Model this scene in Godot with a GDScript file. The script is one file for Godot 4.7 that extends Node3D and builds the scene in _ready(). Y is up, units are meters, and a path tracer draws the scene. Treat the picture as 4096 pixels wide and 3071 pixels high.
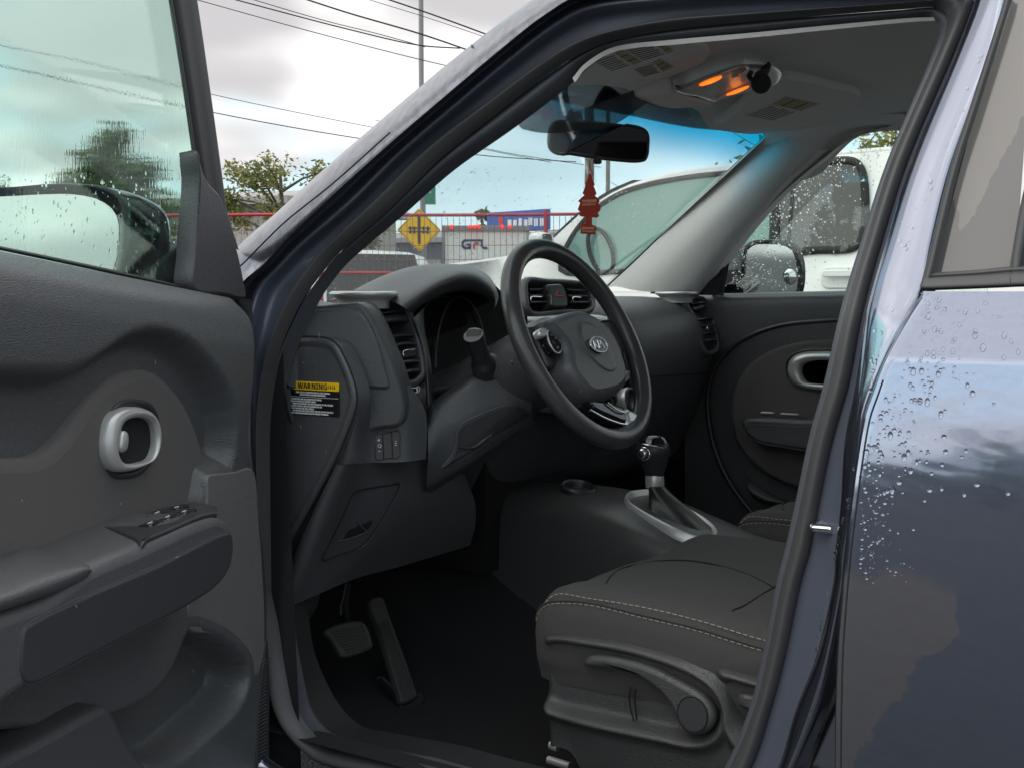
extends Node3D
# A blue compact car seen through its open driver's door, a parking lot and a street behind it.
# Axes: -x is the front of the car, +z its driver's side, y up, metres. Places were surveyed from the photograph:
# x, y are pixels of the 4096 x 3071 original and each is put on the real plane where the thing stands.
const FOC := 5000.0
var eye := Vector3(0, 1.08, 0)
var fw: Vector3
var rt: Vector3
var up: Vector3
var M := {}
var used := {}
var rng := RandomNumberGenerator.new()

func _ready():
	rng.seed = 7
	var cam := Camera3D.new()
	cam.name = "camera"
	add_child(cam)
	cam.position = eye
	cam.rotation_degrees = Vector3(-4.21, 32.5, 0)
	cam.fov = rad_to_deg(2.0 * atan(1535.5 / FOC))
	cam.near = 0.05
	cam.far = 600.0
	cam.current = true
	fw = -cam.basis.z
	rt = cam.basis.x
	up = cam.basis.y
	var sun := DirectionalLight3D.new()
	sun.name = "sun"
	add_child(sun)
	sun.light_energy = 0.2
	sun.light_angular_distance = 75.0
	sun.light_color = Color(1.0, 0.96, 0.9)
	sun.shadow_enabled = true
	sun.rotation_degrees = Vector3(-35, -35, 0)
	var we := WorldEnvironment.new()
	we.name = "environment"
	add_child(we)
	var e := Environment.new()
	e.background_mode = Environment.BG_SKY
	e.sky = Sky.new()
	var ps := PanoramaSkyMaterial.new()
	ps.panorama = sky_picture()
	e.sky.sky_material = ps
	e.background_energy_multiplier = 1.0
	e.tonemap_mode = Environment.TONE_MAPPER_LINEAR
	e.tonemap_exposure = 1.85
	e.sdfgi_enabled = true
	e.ssao_enabled = true
	e.ssil_enabled = true
	we.environment = e
	materials()
	ground_and_buildings()
	fence()
	street()
	trees()
	wires()
	vehicles()
	build_car()
	small_things()

# ------------------------------------------------------------------ sky
func sky_picture() -> ImageTexture:
	var w := 1024
	var h := 512
	var im := Image.create(w, h, false, Image.FORMAT_RGBF)
	var a := FastNoiseLite.new()
	a.seed = 11
	a.frequency = 0.9
	a.fractal_octaves = 5
	var b := FastNoiseLite.new()
	b.seed = 4
	b.frequency = 0.55
	b.fractal_octaves = 4
	for j in h:
		var th := PI * (j + 0.5) / h
		for i in w:
			var ph := TAU * (i + 0.5) / w
			var d := Vector3(sin(th) * sin(ph), cos(th), -sin(th) * cos(ph))
			if d.y < -0.02:
				im.set_pixel(i, j, Color(0.30, 0.30, 0.30))
				continue
			var q := d / (maxf(d.y, 0.0) + 0.16)
			var c := 0.5 + 0.62 * a.get_noise_3d(q.x, q.z, 3.0)
			var g := 0.5 + 0.75 * b.get_noise_3d(q.x + 9.0, q.z, 1.0)
			var col := Color(0.48, 0.47, 0.48).lerp(Color(0.88, 0.865, 0.85), smoothstep(0.34, 0.64, c))
			g += 0.20 * smoothstep(0.03, 0.08, d.y) * smoothstep(0.22, 0.12, d.y)   # a thinner, bluer gap low over the roofs
			var blue := Color(0.50, 0.76, 0.93).lerp(Color(0.62, 0.88, 0.97), smoothstep(0.3, 0.0, d.y))
			col = col.lerp(blue, 0.7 * smoothstep(0.56, 0.74, g))
			col = col.lerp(Color(0.92, 0.915, 0.91), 0.5 * smoothstep(0.07, 0.0, d.y))
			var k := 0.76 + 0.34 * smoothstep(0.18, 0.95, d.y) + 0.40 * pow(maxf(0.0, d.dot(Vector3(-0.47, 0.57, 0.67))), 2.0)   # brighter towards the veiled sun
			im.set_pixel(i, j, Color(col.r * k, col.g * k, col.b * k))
	return ImageTexture.create_from_image(im)

# ------------------------------------------------------------------ surveying
func ray(x: float, y: float) -> Vector3:
	return fw + rt * ((x - 2048.0) / FOC) + up * ((1535.5 - y) / FOC)

func onp(x: float, y: float, p: Vector3, n: Vector3) -> Vector3:
	var d := ray(x, y)
	return eye + d * ((p - eye).dot(n) / d.dot(n))

func atz(x: float, y: float, z: float) -> Vector3:
	return onp(x, y, Vector3(0, 0, z), Vector3(0, 0, 1))

func atx(x: float, y: float, v: float) -> Vector3:
	return onp(x, y, Vector3(v, 0, 0), Vector3(1, 0, 0))

func aty(x: float, y: float, v: float) -> Vector3:
	return onp(x, y, Vector3(0, v, 0), Vector3(0, 1, 0))

func far_at(x: float, y: float, depth: float) -> Vector3:
	return eye + ray(x, y) * depth

func aside(x: float, y: float, off: float) -> Vector3:   # the driver's side of the body: upright below the belt, leaning in above it
	var p := atz(x, y, -1.27 + off)
	if p.y > 1.03:
		p = onp(x, y, Vector3(0, 1.03, -1.27 + off), Vector3(0, 0.33, 1))
	return p

func side_rail(l: Array, off: float) -> PackedVector3Array:
	var r := PackedVector3Array()
	for i in range(0, l.size(), 2):
		r.append(aside(l[i], l[i + 1], off))
	return r

func plane_rail(l: Array, p: Vector3, n: Vector3) -> PackedVector3Array:
	var r := PackedVector3Array()
	for i in range(0, l.size(), 2):
		r.append(onp(l[i], l[i + 1], p, n))
	return r

func zr(l: Array, z: float) -> PackedVector3Array:
	return plane_rail(l, Vector3(0, 0, z), Vector3(0, 0, 1))

func xr(l: Array, x: float) -> PackedVector3Array:
	return plane_rail(l, Vector3(x, 0, 0), Vector3(1, 0, 0))

func pts(l: Array) -> PackedVector3Array:
	var r := PackedVector3Array()
	for i in range(0, l.size(), 3):
		r.append(Vector3(l[i], l[i + 1], l[i + 2]))
	return r

# ------------------------------------------------------------------ shapes
func st() -> SurfaceTool:
	var s := SurfaceTool.new()
	s.begin(Mesh.PRIMITIVE_TRIANGLES)
	return s

func spline(p: PackedVector3Array, n: int, closed := false) -> PackedVector3Array:
	var m := p.size()
	var fine := PackedVector3Array()
	var segs := m if closed else m - 1
	var sub := 10
	for i in segs:
		var p0 = p[(i - 1 + m) % m] if closed or i > 0 else p[0] * 2.0 - p[1]
		var p1 := p[i]
		var p2 := p[(i + 1) % m]
		var p3 = p[(i + 2) % m] if closed or i + 2 < m else p2 * 2.0 - p1
		# centripetal knots keep tight corners from looping
		var d1 := maxf(sqrt((p1 - p0).length()), 1e-4)
		var d2 := maxf(sqrt((p2 - p1).length()), 1e-4)
		var d3 := maxf(sqrt((p3 - p2).length()), 1e-4)
		var t1: Vector3 = ((p1 - p0) / d1 - (p2 - p0) / (d1 + d2) + (p2 - p1) / d2) * d2
		var t2: Vector3 = ((p2 - p1) / d2 - (p3 - p1) / (d2 + d3) + (p3 - p2) / d3) * d2
		for k in sub:
			var t := k / float(sub)
			var tt := t * t
			var ttt := tt * t
			fine.append(p1 * (2 * ttt - 3 * tt + 1) + t1 * (ttt - 2 * tt + t) + p2 * (3 * tt - 2 * ttt) + t2 * (ttt - tt))
	fine.append(p[0] if closed else p[m - 1])
	var acc := PackedFloat32Array([0.0])
	for i in range(1, fine.size()):
		acc.append(acc[i - 1] + fine[i].distance_to(fine[i - 1]))
	var total := acc[acc.size() - 1]
	var r := PackedVector3Array()
	var j := 0
	var cnt := n if closed else n - 1
	for i in n:
		var want := total * i / cnt
		while j < fine.size() - 2 and acc[j + 1] < want:
			j += 1
		var seg := maxf(acc[j + 1] - acc[j], 1e-9)
		r.append(fine[j].lerp(fine[j + 1], clampf((want - acc[j]) / seg, 0, 1)))
	return r

func spline_each(p: PackedVector3Array, sub: int) -> PackedVector3Array:   # the same number of steps between every two points, so that rails stay abreast
	var m := p.size()
	var r := PackedVector3Array()
	for i in m - 1:
		var p0 = p[i - 1] if i > 0 else p[0] * 2.0 - p[1]
		var p1 := p[i]
		var p2 := p[i + 1]
		var p3 = p[i + 2] if i + 2 < m else p2 * 2.0 - p1
		for k in sub:
			var t := k / float(sub)
			r.append(0.5 * ((2 * p1) + (p2 - p0) * t + (2 * p0 - 5 * p1 + 4 * p2 - p3) * t * t + (3 * p1 - p0 - 3 * p2 + p3) * t * t * t))
	r.append(p[m - 1])
	return r

func grid(s: SurfaceTool, rows: Array, close_row := false, close_col := false, group := 0):
	s.set_smooth_group(group)
	var nr := rows.size()
	var nc: int = rows[0].size()
	for i in (nr if close_row else nr - 1):
		var a: PackedVector3Array = rows[i]
		var b: PackedVector3Array = rows[(i + 1) % nr]
		for j in (nc if close_col else nc - 1):
			var k := (j + 1) % nc
			var ua := Vector2(j / float(nc), i / float(nr))
			var ub := Vector2((j + 1) / float(nc), i / float(nr))
			var uc := Vector2((j + 1) / float(nc), (i + 1) / float(nr))
			var ud := Vector2(j / float(nc), (i + 1) / float(nr))
			s.set_uv(ua); s.add_vertex(a[j])
			s.set_uv(ub); s.add_vertex(a[k])
			s.set_uv(uc); s.add_vertex(b[k])
			s.set_uv(ua); s.add_vertex(a[j])
			s.set_uv(uc); s.add_vertex(b[k])
			s.set_uv(ud); s.add_vertex(b[j])

func skin(s: SurfaceTool, rails: Array, n: int, across := 0, group := 0):   # a surface through the rails
	var rr := []
	for r in rails:
		rr.append(spline(r, n))
	if across > 0:
		rr = crossed(rr, across)
	grid(s, rr, false, false, group)

func crossed(rr: Array, sub: int) -> Array:
	var n: int = rr[0].size()
	var out := []
	for i in (rr.size() - 1) * sub + 1:
		var row := PackedVector3Array()
		row.resize(n)
		out.append(row)
	for j in n:
		var c := PackedVector3Array()
		for r in rr:
			c.append(r[j])
		var f := spline_each(c, sub)
		for i in f.size():
			out[i][j] = f[i]
	return out

func abreast(s: SurfaceTool, rails: Array, sub: int, across := 0, group := 0):
	var rr := []
	for r in rails:
		rr.append(spline_each(r, sub))
	if across > 0:
		rr = crossed(rr, across)
	grid(s, rr, false, false, group)

func tri(s: SurfaceTool, a: Vector3, b: Vector3, c: Vector3):
	s.set_uv(Vector2(0, 0)); s.add_vertex(a)
	s.set_uv(Vector2(1, 0)); s.add_vertex(b)
	s.set_uv(Vector2(0, 1)); s.add_vertex(c)

func axes_of(n: Vector3) -> Array:
	var u := n.cross(Vector3.UP)
	if u.length() < 0.3:
		u = n.cross(Vector3.RIGHT)
	u = u.normalized()
	return [u, u.cross(n).normalized()]

func cap(s: SurfaceTool, ring: PackedVector3Array, n: Vector3, group := 1, from := PackedVector3Array()):   # from: the outline whose triangles are used, where the ring itself is drawn in
	var ax := axes_of(n)
	var flat := PackedVector2Array()
	for p in (from if from.size() else ring):
		flat.append(Vector2(p.dot(ax[0]), p.dot(ax[1])))
	var ix := Geometry2D.triangulate_polygon(flat)
	if ix.is_empty():
		print("cap failed, ", ring.size(), " points at ", ring[0])
	s.set_smooth_group(group)
	for i in range(0, ix.size(), 3):
		var a := ring[ix[i]]
		var b := ring[ix[i + 1]]
		var c := ring[ix[i + 2]]
		if (b - a).cross(c - a).dot(n) > 0.0:   # front faces run clockwise
			var t := b
			b = c
			c = t
		s.set_uv(Vector2(a.dot(ax[0]), a.dot(ax[1]))); s.add_vertex(a)
		s.set_uv(Vector2(b.dot(ax[0]), b.dot(ax[1]))); s.add_vertex(b)
		s.set_uv(Vector2(c.dot(ax[0]), c.dot(ax[1]))); s.add_vertex(c)

func inset_ring(ring: PackedVector3Array, n: Vector3, by: float, raise: float) -> PackedVector3Array:
	var m := ring.size()
	var area := Vector3.ZERO
	for i in m:
		area += ring[i].cross(ring[(i + 1) % m])
	var turn := 1.0 if area.dot(n) > 0.0 else -1.0
	var r := PackedVector3Array()
	for i in m:
		var t := (ring[(i + 1) % m] - ring[(i - 1 + m) % m]).normalized()
		r.append(ring[i] + n.cross(t) * turn * by + n * raise)
	if absf(by) > 0.004:   # relax folds where the outline turns tighter than the inset
		for k in 3:
			for i in m:
				if (r[(i + 1) % m] - r[i]).dot(ring[(i + 1) % m] - ring[i]) < 0.0:
					r[i] = (r[(i - 2 + m) % m] + r[(i + 2) % m]) / 2.0
					r[(i + 1) % m] = (r[i] + r[(i + 3) % m]) / 2.0
	return r

# a moulded plate: the outline, then [inset, height] steps, then a flat or domed cap
func plate(s: SurfaceTool, ring: PackedVector3Array, n: Vector3, prof: Array, capped := true):
	var rows := []
	for f in prof:
		rows.append(inset_ring(ring, n, f[0], f[1]))
	grid(s, rows, false, true, 0)
	if capped:
		cap(s, rows[rows.size() - 1], n, 1, ring)

# a puffed plate: the outline drawn in towards its middle, [scale, height] steps
func puff(s: SurfaceTool, ring: PackedVector3Array, n: Vector3, prof: Array, capped := true):
	var c := Vector3.ZERO
	for p in ring:
		c += p / ring.size()
	var rows := []
	for f in prof:
		var row := PackedVector3Array()
		for p in ring:
			row.append(c + (p - c) * f[0] + n * f[1])
		rows.append(row)
	grid(s, rows, false, true, 0)
	if capped:
		cap(s, rows[rows.size() - 1], n, 1)

func slab(s: SurfaceTool, ring: PackedVector3Array, n: Vector3, thick: float, bevel := 0.002):
	plate(s, ring, n, [[0.0, -thick], [0.0, -bevel], [bevel * 0.3, -bevel * 0.3], [bevel, 0.0]])
	cap(s, inset_ring(ring, n, 0.0, -thick), -n, 2)

func tube(s: SurfaceTool, path: PackedVector3Array, rad, sides := 10, closed := false, flat := 1.0, flat_dir := Vector3.UP, capped := true):
	var m := path.size()
	var rows := []
	var last := Vector3.ZERO
	for i in m:
		var t: Vector3
		if closed:
			t = (path[(i + 1) % m] - path[(i - 1 + m) % m]).normalized()
		else:
			t = (path[mini(i + 1, m - 1)] - path[maxi(i - 1, 0)]).normalized()
		var u := last
		if u == Vector3.ZERO:
			u = flat_dir if flat != 1.0 else axes_of(t)[0]
		if flat != 1.0:
			u = flat_dir
		u = (u - t * u.dot(t)).normalized()
		last = u
		var v := t.cross(u)
		var r: float = rad[i * rad.size() / m] if rad is Array or rad is PackedFloat32Array else rad
		var row := PackedVector3Array()
		for k in sides:
			var a := TAU * k / sides
			row.append(path[i] + u * cos(a) * r * flat + v * sin(a) * r)
		rows.append(row)
	grid(s, rows, closed, true, 0)
	if not closed and capped:
		cap(s, rows[0], (path[0] - path[1]).normalized(), 1)
		cap(s, rows[m - 1], (path[m - 1] - path[m - 2]).normalized(), 1)

func bar(s: SurfaceTool, a: Vector3, b: Vector3, r: float, sides := 8):
	tube(s, PackedVector3Array([a, b]), r, sides)

func lathe(s: SurfaceTool, o: Vector3, axis: Vector3, prof: Array, sides := 24, squash := 1.0, squash_dir := Vector3.RIGHT, group := 0):
	var ax := axes_of(axis)
	if squash != 1.0:
		ax[0] = (squash_dir - axis * squash_dir.dot(axis)).normalized()
		ax[1] = ax[0].cross(axis).normalized()
	var rows := []
	for f in prof:
		var row := PackedVector3Array()
		for k in sides:
			var a := TAU * k / sides
			row.append(o + axis * f[1] + (ax[0] * cos(a) * squash + ax[1] * sin(a)) * f[0])
		rows.append(row)
	grid(s, rows, false, true, group)

func box(s: SurfaceTool, c: Vector3, size: Vector3, b := Basis(), bev := 0.0):
	var h := size / 2.0
	var bx := minf(bev, minf(h.x, minf(h.y, h.z)) * 0.9)
	if bx <= 0.0:
		s.set_smooth_group(-1)
		for ax in 3:
			for sg in [-1.0, 1.0]:
				var n := Vector3.ZERO
				n[ax] = sg
				var u := Vector3.ZERO
				u[(ax + 1) % 3] = 1.0
				var v := n.cross(u)
				var q := []
				for w in [[-1, -1], [1, -1], [1, 1], [-1, 1]]:
					q.append(c + b * ((n + u * w[0] + v * w[1]) * h))
				for t in [[0, 2, 1], [0, 3, 2]]:
					tri(s, q[t[0]], q[t[1]], q[t[2]])
		return
	var ring := PackedVector3Array()
	var seg := 4
	for q in [[1, 1, 0], [-1, 1, 1], [-1, -1, 2], [1, -1, 3]]:
		for k in seg:
			var a: float = (q[2] + k / float(seg - 1)) * PI / 2
			ring.append(c + b * Vector3(q[0] * (h.x - bx) + cos(a) * bx, q[1] * (h.y - bx) + sin(a) * bx, h.z))
	var n := (b * Vector3(0, 0, 1)).normalized()
	plate(s, ring, n, [[0.0, -size.z], [0.0, -bx], [bx * 0.3, -bx * 0.3], [bx, 0.0]])
	cap(s, inset_ring(ring, n, 0.0, -size.z), -n, 2)

func block(s: SurfaceTool, lo: Vector3, hi: Vector3, bev := 0.0):
	box(s, (lo + hi) / 2.0, hi - lo, Basis(), bev)

func round_rect(c: Vector3, u: Vector3, v: Vector3, w: float, h: float, r: float, seg := 5) -> PackedVector3Array:
	var ring := PackedVector3Array()
	for q in [[1, 1, 0], [-1, 1, 1], [-1, -1, 2], [1, -1, 3]]:
		for k in seg:
			var a: float = (q[2] + k / float(seg - 1)) * PI / 2
			ring.append(c + u * (q[0] * (w / 2 - r) + cos(a) * r) + v * (q[1] * (h / 2 - r) + sin(a) * r))
	return ring

func loop(l: PackedVector3Array, n := 64) -> PackedVector3Array:
	return spline(l, n, true)

func ellipse(c: Vector3, u: Vector3, v: Vector3, a: float, b: float, n := 32) -> PackedVector3Array:
	var r := PackedVector3Array()
	for k in n:
		r.append(c + u * cos(TAU * k / n) * a + v * sin(TAU * k / n) * b)
	return r

func drape(l: Array, rows: Array, lift: float) -> PackedVector3Array:   # surveyed points laid on a surface that is already built
	var out := PackedVector3Array()
	for i in range(0, l.size(), 2):
		var d := ray(l[i], l[i + 1]).normalized()
		var best := 1e9
		for j in rows.size() - 1:
			for k in rows[j].size() - 1:
				for t in [[rows[j][k], rows[j][k + 1], rows[j + 1][k + 1]], [rows[j][k], rows[j + 1][k + 1], rows[j + 1][k]]]:
					var h = Geometry3D.ray_intersects_triangle(eye, d, t[0], t[1], t[2])
					if h != null: best = minf(best, eye.distance_to(h))
		if best < 1e8: out.append(eye + d * (best - lift))
	return out

# ------------------------------------------------------------------ things and parts
func numbered(called: String) -> String:
	var k: int = used.get(called, 0)
	used[called] = k + 1
	return called if k == 0 else "%s_%03d" % [called, k]

func tag(o: Node, label: String, category := "", group := "", kind := ""):
	if label: o.set_meta("label", label)
	if category: o.set_meta("category", category)
	if group: o.set_meta("group", group)
	if kind: o.set_meta("kind", kind)

func thing(called: String, at: Vector3, label: String, category: String, group := "") -> Node3D:
	var o := Node3D.new()
	o.name = numbered(called)
	add_child(o)
	o.position = at
	tag(o, label, category, group)
	return o

func obj(called: String, s: SurfaceTool, m: Material, parent: Node3D = null, label := "") -> MeshInstance3D:
	s.generate_normals()
	var o := MeshInstance3D.new()
	o.name = called if parent else numbered(called)
	o.mesh = s.commit()
	o.material_override = m
	var p: Node3D = parent if parent else self
	p.add_child(o, true)
	if p.get_parent() == self:
		o.position = -p.position     # shapes are given in the world's axes
	if label: o.set_meta("label", label)
	return o

func lone(called: String, s: SurfaceTool, m: Material, label: String, category: String, group := "", kind := "") -> MeshInstance3D:
	var o := obj(called, s, m)
	tag(o, label, category, group, kind)
	return o

func words(txt: String, size: float, o: Vector3, right: Vector3, upv: Vector3, m: Material, parent: Node3D, called := "lettering", bold := false, mono := false, squeeze := 1.0):
	var tm := TextMesh.new()
	var f := SystemFont.new()
	f.font_names = PackedStringArray(["Droid Sans Mono" if mono else "Droid Sans"])
	if bold: f.font_weight = 700
	tm.font = f
	tm.text = txt
	tm.font_size = 32
	tm.pixel_size = size / 32.0
	tm.depth = 0.0006 / maxf(size, 0.001) * size
	var mi := MeshInstance3D.new()
	mi.name = called
	mi.mesh = tm
	mi.material_override = m
	parent.add_child(mi, true)
	var w := o
	if parent != self and parent.get_parent() == self:
		w = o - parent.position
	mi.transform = Transform3D(Basis(right.normalized() * squeeze, upv.normalized(), right.cross(upv).normalized()), w)
	return mi

# ------------------------------------------------------------------ materials
func lin(r: float, g: float, b: float, a := 1.0) -> Color:
	var c := Color(r, g, b).linear_to_srgb()
	c.a = a
	return c

func mat(called: String, r: float, g: float, b: float, rough := 0.5, metal := 0.0) -> StandardMaterial3D:
	var m := StandardMaterial3D.new()
	m.resource_name = called
	m.albedo_color = lin(r, g, b)
	m.roughness = rough
	m.metallic = metal
	M[called] = m
	return m

func noise_tex(kind: int, freq: float, size := 512, seed_ := 1, octaves := 3, ramp: Array = []) -> NoiseTexture2D:
	var n := FastNoiseLite.new()
	n.noise_type = kind
	n.frequency = freq
	n.seed = seed_
	n.fractal_octaves = octaves
	if kind == FastNoiseLite.TYPE_CELLULAR:
		n.cellular_return_type = FastNoiseLite.RETURN_DISTANCE2_SUB
		n.fractal_type = FastNoiseLite.FRACTAL_NONE
	var t := NoiseTexture2D.new()
	t.width = size
	t.height = size
	t.seamless = true
	t.noise = n
	if ramp:
		var g := Gradient.new()
		g.offsets = PackedFloat32Array(ramp[0])
		g.colors = PackedColorArray(ramp[1])
		t.color_ramp = g
	return t

func relief(m: StandardMaterial3D, t: Texture2D, per_metre: float, cm: float) -> StandardMaterial3D:
	m.heightmap_enabled = true
	m.heightmap_texture = t
	m.heightmap_scale = cm
	m.uv1_triplanar = true
	m.uv1_world_triplanar = true
	m.uv1_scale = Vector3.ONE * per_metre
	return m

func mottled(m: StandardMaterial3D, t: Texture2D):
	m.albedo_texture = t

func materials():
	var grain := noise_tex(FastNoiseLite.TYPE_CELLULAR, 0.045, 512, 3)
	var fine := noise_tex(FastNoiseLite.TYPE_SIMPLEX, 0.12, 512, 5, 3)
	var broad := noise_tex(FastNoiseLite.TYPE_SIMPLEX, 0.012, 512, 6, 5, [[0.0, 1.0], [Color(0.93, 0.93, 0.93), Color(1, 1, 1)]])
	var worn := noise_tex(FastNoiseLite.TYPE_SIMPLEX, 0.02, 512, 8, 5, [[0.0, 0.45, 0.6, 1.0], [Color(0.72, 0.72, 0.72), Color(0.9, 0.9, 0.9), Color(0.97, 0.97, 0.97), Color(1, 1, 1)]])
	# interior
	relief(mat("leather_grain", 0.082, 0.085, 0.090, 0.38), grain, 20.0, 0.05)
	mottled(M.leather_grain, broad)
	relief(mat("door_upper", 0.088, 0.092, 0.096, 0.40), grain, 18.0, 0.08)
	mottled(M.door_upper, broad)
	relief(mat("dash_plastic", 0.066, 0.068, 0.073, 0.36), grain, 22.0, 0.07)
	relief(mat("seat_plastic", 0.056, 0.057, 0.058, 0.33), grain, 18.0, 0.09)
	relief(mat("lower_lining", 0.140, 0.136, 0.135, 0.48), grain, 16.0, 0.07)
	relief(mat("inlay_black", 0.036, 0.038, 0.043, 0.5), fine, 30.0, 0.006)
	mat("smooth_black", 0.034, 0.035, 0.038, 0.34)
	mat("gloss_black", 0.012, 0.012, 0.013, 0.08)
	mat("dull_black", 0.018, 0.019, 0.021, 0.62)
	mat("void_black", 0.006, 0.006, 0.007, 0.9)
	relief(mat("cloth", 0.105, 0.099, 0.098, 0.95), fine, 30.0, 0.02)
	M.cloth.rim_enabled = true
	M.cloth.rim = 0.12
	mottled(M.cloth, broad)
	relief(mat("seat_cloth", 0.062, 0.060, 0.060, 0.95), fine, 34.0, 0.02)
	M.seat_cloth.rim_enabled = true
	M.seat_cloth.rim = 0.12
	mottled(M.seat_cloth, broad)
	relief(mat("carpet", 0.036, 0.036, 0.037, 1.0), fine, 14.0, 0.5)
	relief(mat("headliner", 0.84, 0.84, 0.815, 0.95), fine, 30.0, 0.02)
	relief(mat("headliner_light", 0.84, 0.835, 0.81, 0.9), fine, 30.0, 0.02)
	relief(mat("pillar_trim", 0.62, 0.625, 0.61, 0.9), fine, 30.0, 0.02)
	mat("thread", 0.42, 0.38, 0.30, 0.8)
	mat("rubber", 0.062, 0.063, 0.066, 0.50)
	mat("rubber_lip", 0.075, 0.081, 0.095, 0.5)
	mat("satin_silver", 0.62, 0.63, 0.62, 0.32, 0.5)
	mat("chrome", 0.75, 0.76, 0.77, 0.10, 1.0)
	mat("silver_paint", 0.50, 0.505, 0.50, 0.34, 0.45)
	mat("white_mark", 0.75, 0.75, 0.74, 0.6)
	mat("red_mark", 0.55, 0.06, 0.04, 0.6)
	mat("label_yellow", 1.0, 0.60, 0.0, 0.5)
	mat("label_black", 0.008, 0.008, 0.010, 0.4)
	mat("paper", 0.80, 0.79, 0.74, 0.8)
	mat("paper_yellow", 0.50, 0.45, 0.30, 0.8)
	mat("ink", 0.10, 0.10, 0.10, 0.8)
	mat("red_card", 0.36, 0.035, 0.012, 0.7)
	mat("pale_card", 0.62, 0.28, 0.18, 0.7)
	mat("mirror_glass", 0.62, 0.65, 0.64, 0.04, 1.0)
	mat("dim_mirror", 0.05, 0.05, 0.055, 0.03, 0.9)
	mat("wheel_leather", 0.052, 0.052, 0.053, 0.28)
	relief(mat("boot_leather", 0.018, 0.018, 0.019, 0.42), grain, 14.0, 0.02)
	relief(mat("console_plastic", 0.060, 0.061, 0.063, 0.38), grain, 12.0, 0.02)
	mat("pedal_rubber", 0.045, 0.043, 0.040, 0.7)
	mat("smooth_seat", 0.040, 0.041, 0.043, 0.45)
	mat("cap_grey", 0.10, 0.10, 0.10, 0.2)
	mat("reflection_grey", 0.09, 0.10, 0.10, 0.6)  # grey film for the reflection painted on the windscreen
	M.reflection_grey.transparency = BaseMaterial3D.TRANSPARENCY_ALPHA
	M.reflection_grey.albedo_color.a = 0.6
	mat("recess_shade_black", 0.030, 0.031, 0.034, 0.5)  # panel plastic darkened to the tone of a shaded recess
	mat("lens", 0.55, 0.52, 0.48, 0.15)
	# paint
	var p := mat("navy_paint", 0.215, 0.240, 0.305, 0.15, 0.95)
	p.clearcoat_enabled = true
	p.clearcoat = 1.0
	p.clearcoat_roughness = 0.03
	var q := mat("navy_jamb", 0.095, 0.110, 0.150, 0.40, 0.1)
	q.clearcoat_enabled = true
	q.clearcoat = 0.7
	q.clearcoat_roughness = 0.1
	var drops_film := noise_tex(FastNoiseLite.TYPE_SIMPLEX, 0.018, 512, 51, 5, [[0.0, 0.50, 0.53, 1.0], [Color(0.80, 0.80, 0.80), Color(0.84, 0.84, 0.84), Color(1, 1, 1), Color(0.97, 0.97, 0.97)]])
	var wpl := mat("wet_dimmed_pillar", 0.165, 0.178, 0.215, 0.30, 0.85)  # wet film; the body paint also darkened to dull its sky reflection
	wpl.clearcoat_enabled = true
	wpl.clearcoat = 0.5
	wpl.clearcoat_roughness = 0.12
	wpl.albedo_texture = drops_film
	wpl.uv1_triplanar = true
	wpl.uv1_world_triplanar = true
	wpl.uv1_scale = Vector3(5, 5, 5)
	var wet := mat("wet_paint", 1, 1, 1, 0.10, 0.95)
	wet.clearcoat_enabled = true
	wet.clearcoat = 1.0
	wet.clearcoat_roughness = 0.03
	wet.albedo_texture = paint_picture()
	var tinted := mat("privacy_glass", 1, 1, 1, 0.10)
	tinted.albedo_texture = window_picture()
	tinted.metallic_specular = 0.75
	# glass of the car: tinted through its whole thickness
	glass("door_glass", 0.70, 0.95, 0.85, 0.09)
	relief(M.door_glass, noise_tex(FastNoiseLite.TYPE_SIMPLEX, 0.03, 512, 12, 4), 6.0, 0.0018)
	M.door_glass.uv1_scale = Vector3(9, 1.6, 9)
	glass("clear_glass", 0.90, 0.99, 0.95, 0.09)
	glass("screen_glass", 1, 1, 1, 0.09)
	var sg: StandardMaterial3D = M.screen_glass
	sg.vertex_color_use_as_albedo = true
	glass("water", 0.99, 0.99, 0.99, 0.066)
	# street
	mat("white_body", 0.76, 0.77, 0.74, 0.25)
	M.white_body.clearcoat_enabled = true
	mat("grey_body", 0.62, 0.64, 0.63, 0.25)
	mat("red_body", 0.50, 0.03, 0.04, 0.25)
	mat("dark_glass", 0.05, 0.055, 0.055, 0.06)
	mat("green_dark_glass", 0.15, 0.30, 0.26, 0.06)
	mat("tyre", 0.02, 0.02, 0.02, 0.8)
	mat("fence_red", 0.42, 0.028, 0.045, 0.5)
	mat("fence_wire", 0.22, 0.09, 0.08, 0.6)
	mat("sign_yellow", 1.0, 0.57, 0.0, 0.45)
	mat("sign_black", 0.02, 0.02, 0.025, 0.5)
	mat("sign_green", 0.02, 0.22, 0.13, 0.5)
	mat("pole_grey", 0.24, 0.24, 0.24, 0.6)
	relief(mat("pole_wood", 0.20, 0.18, 0.16, 0.9), noise_tex(FastNoiseLite.TYPE_SIMPLEX, 0.05, 256, 15, 4), 2.0, 0.8)
	mat("cable", 0.03, 0.03, 0.035, 0.7)
	mat("wall_beige", 0.50, 0.48, 0.45, 0.85)
	mottled(M.wall_beige, broad)
	mat("roof_grey", 0.36, 0.34, 0.33, 0.8)
	mat("wall_dark", 0.085, 0.10, 0.13, 0.7)
	mat("wall_grey", 0.30, 0.31, 0.32, 0.8)
	mat("shop_blue", 0.03, 0.10, 0.42, 0.5)
	mat("shop_red", 0.60, 0.03, 0.04, 0.5)
	mat("pane", 0.42, 0.47, 0.46, 0.08)
	mat("truck_white", 0.80, 0.81, 0.77, 0.5)
	mat("truck_blue", 0.02, 0.06, 0.17, 0.5)
	mat("truck_red", 0.62, 0.10, 0.06, 0.5)
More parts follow.
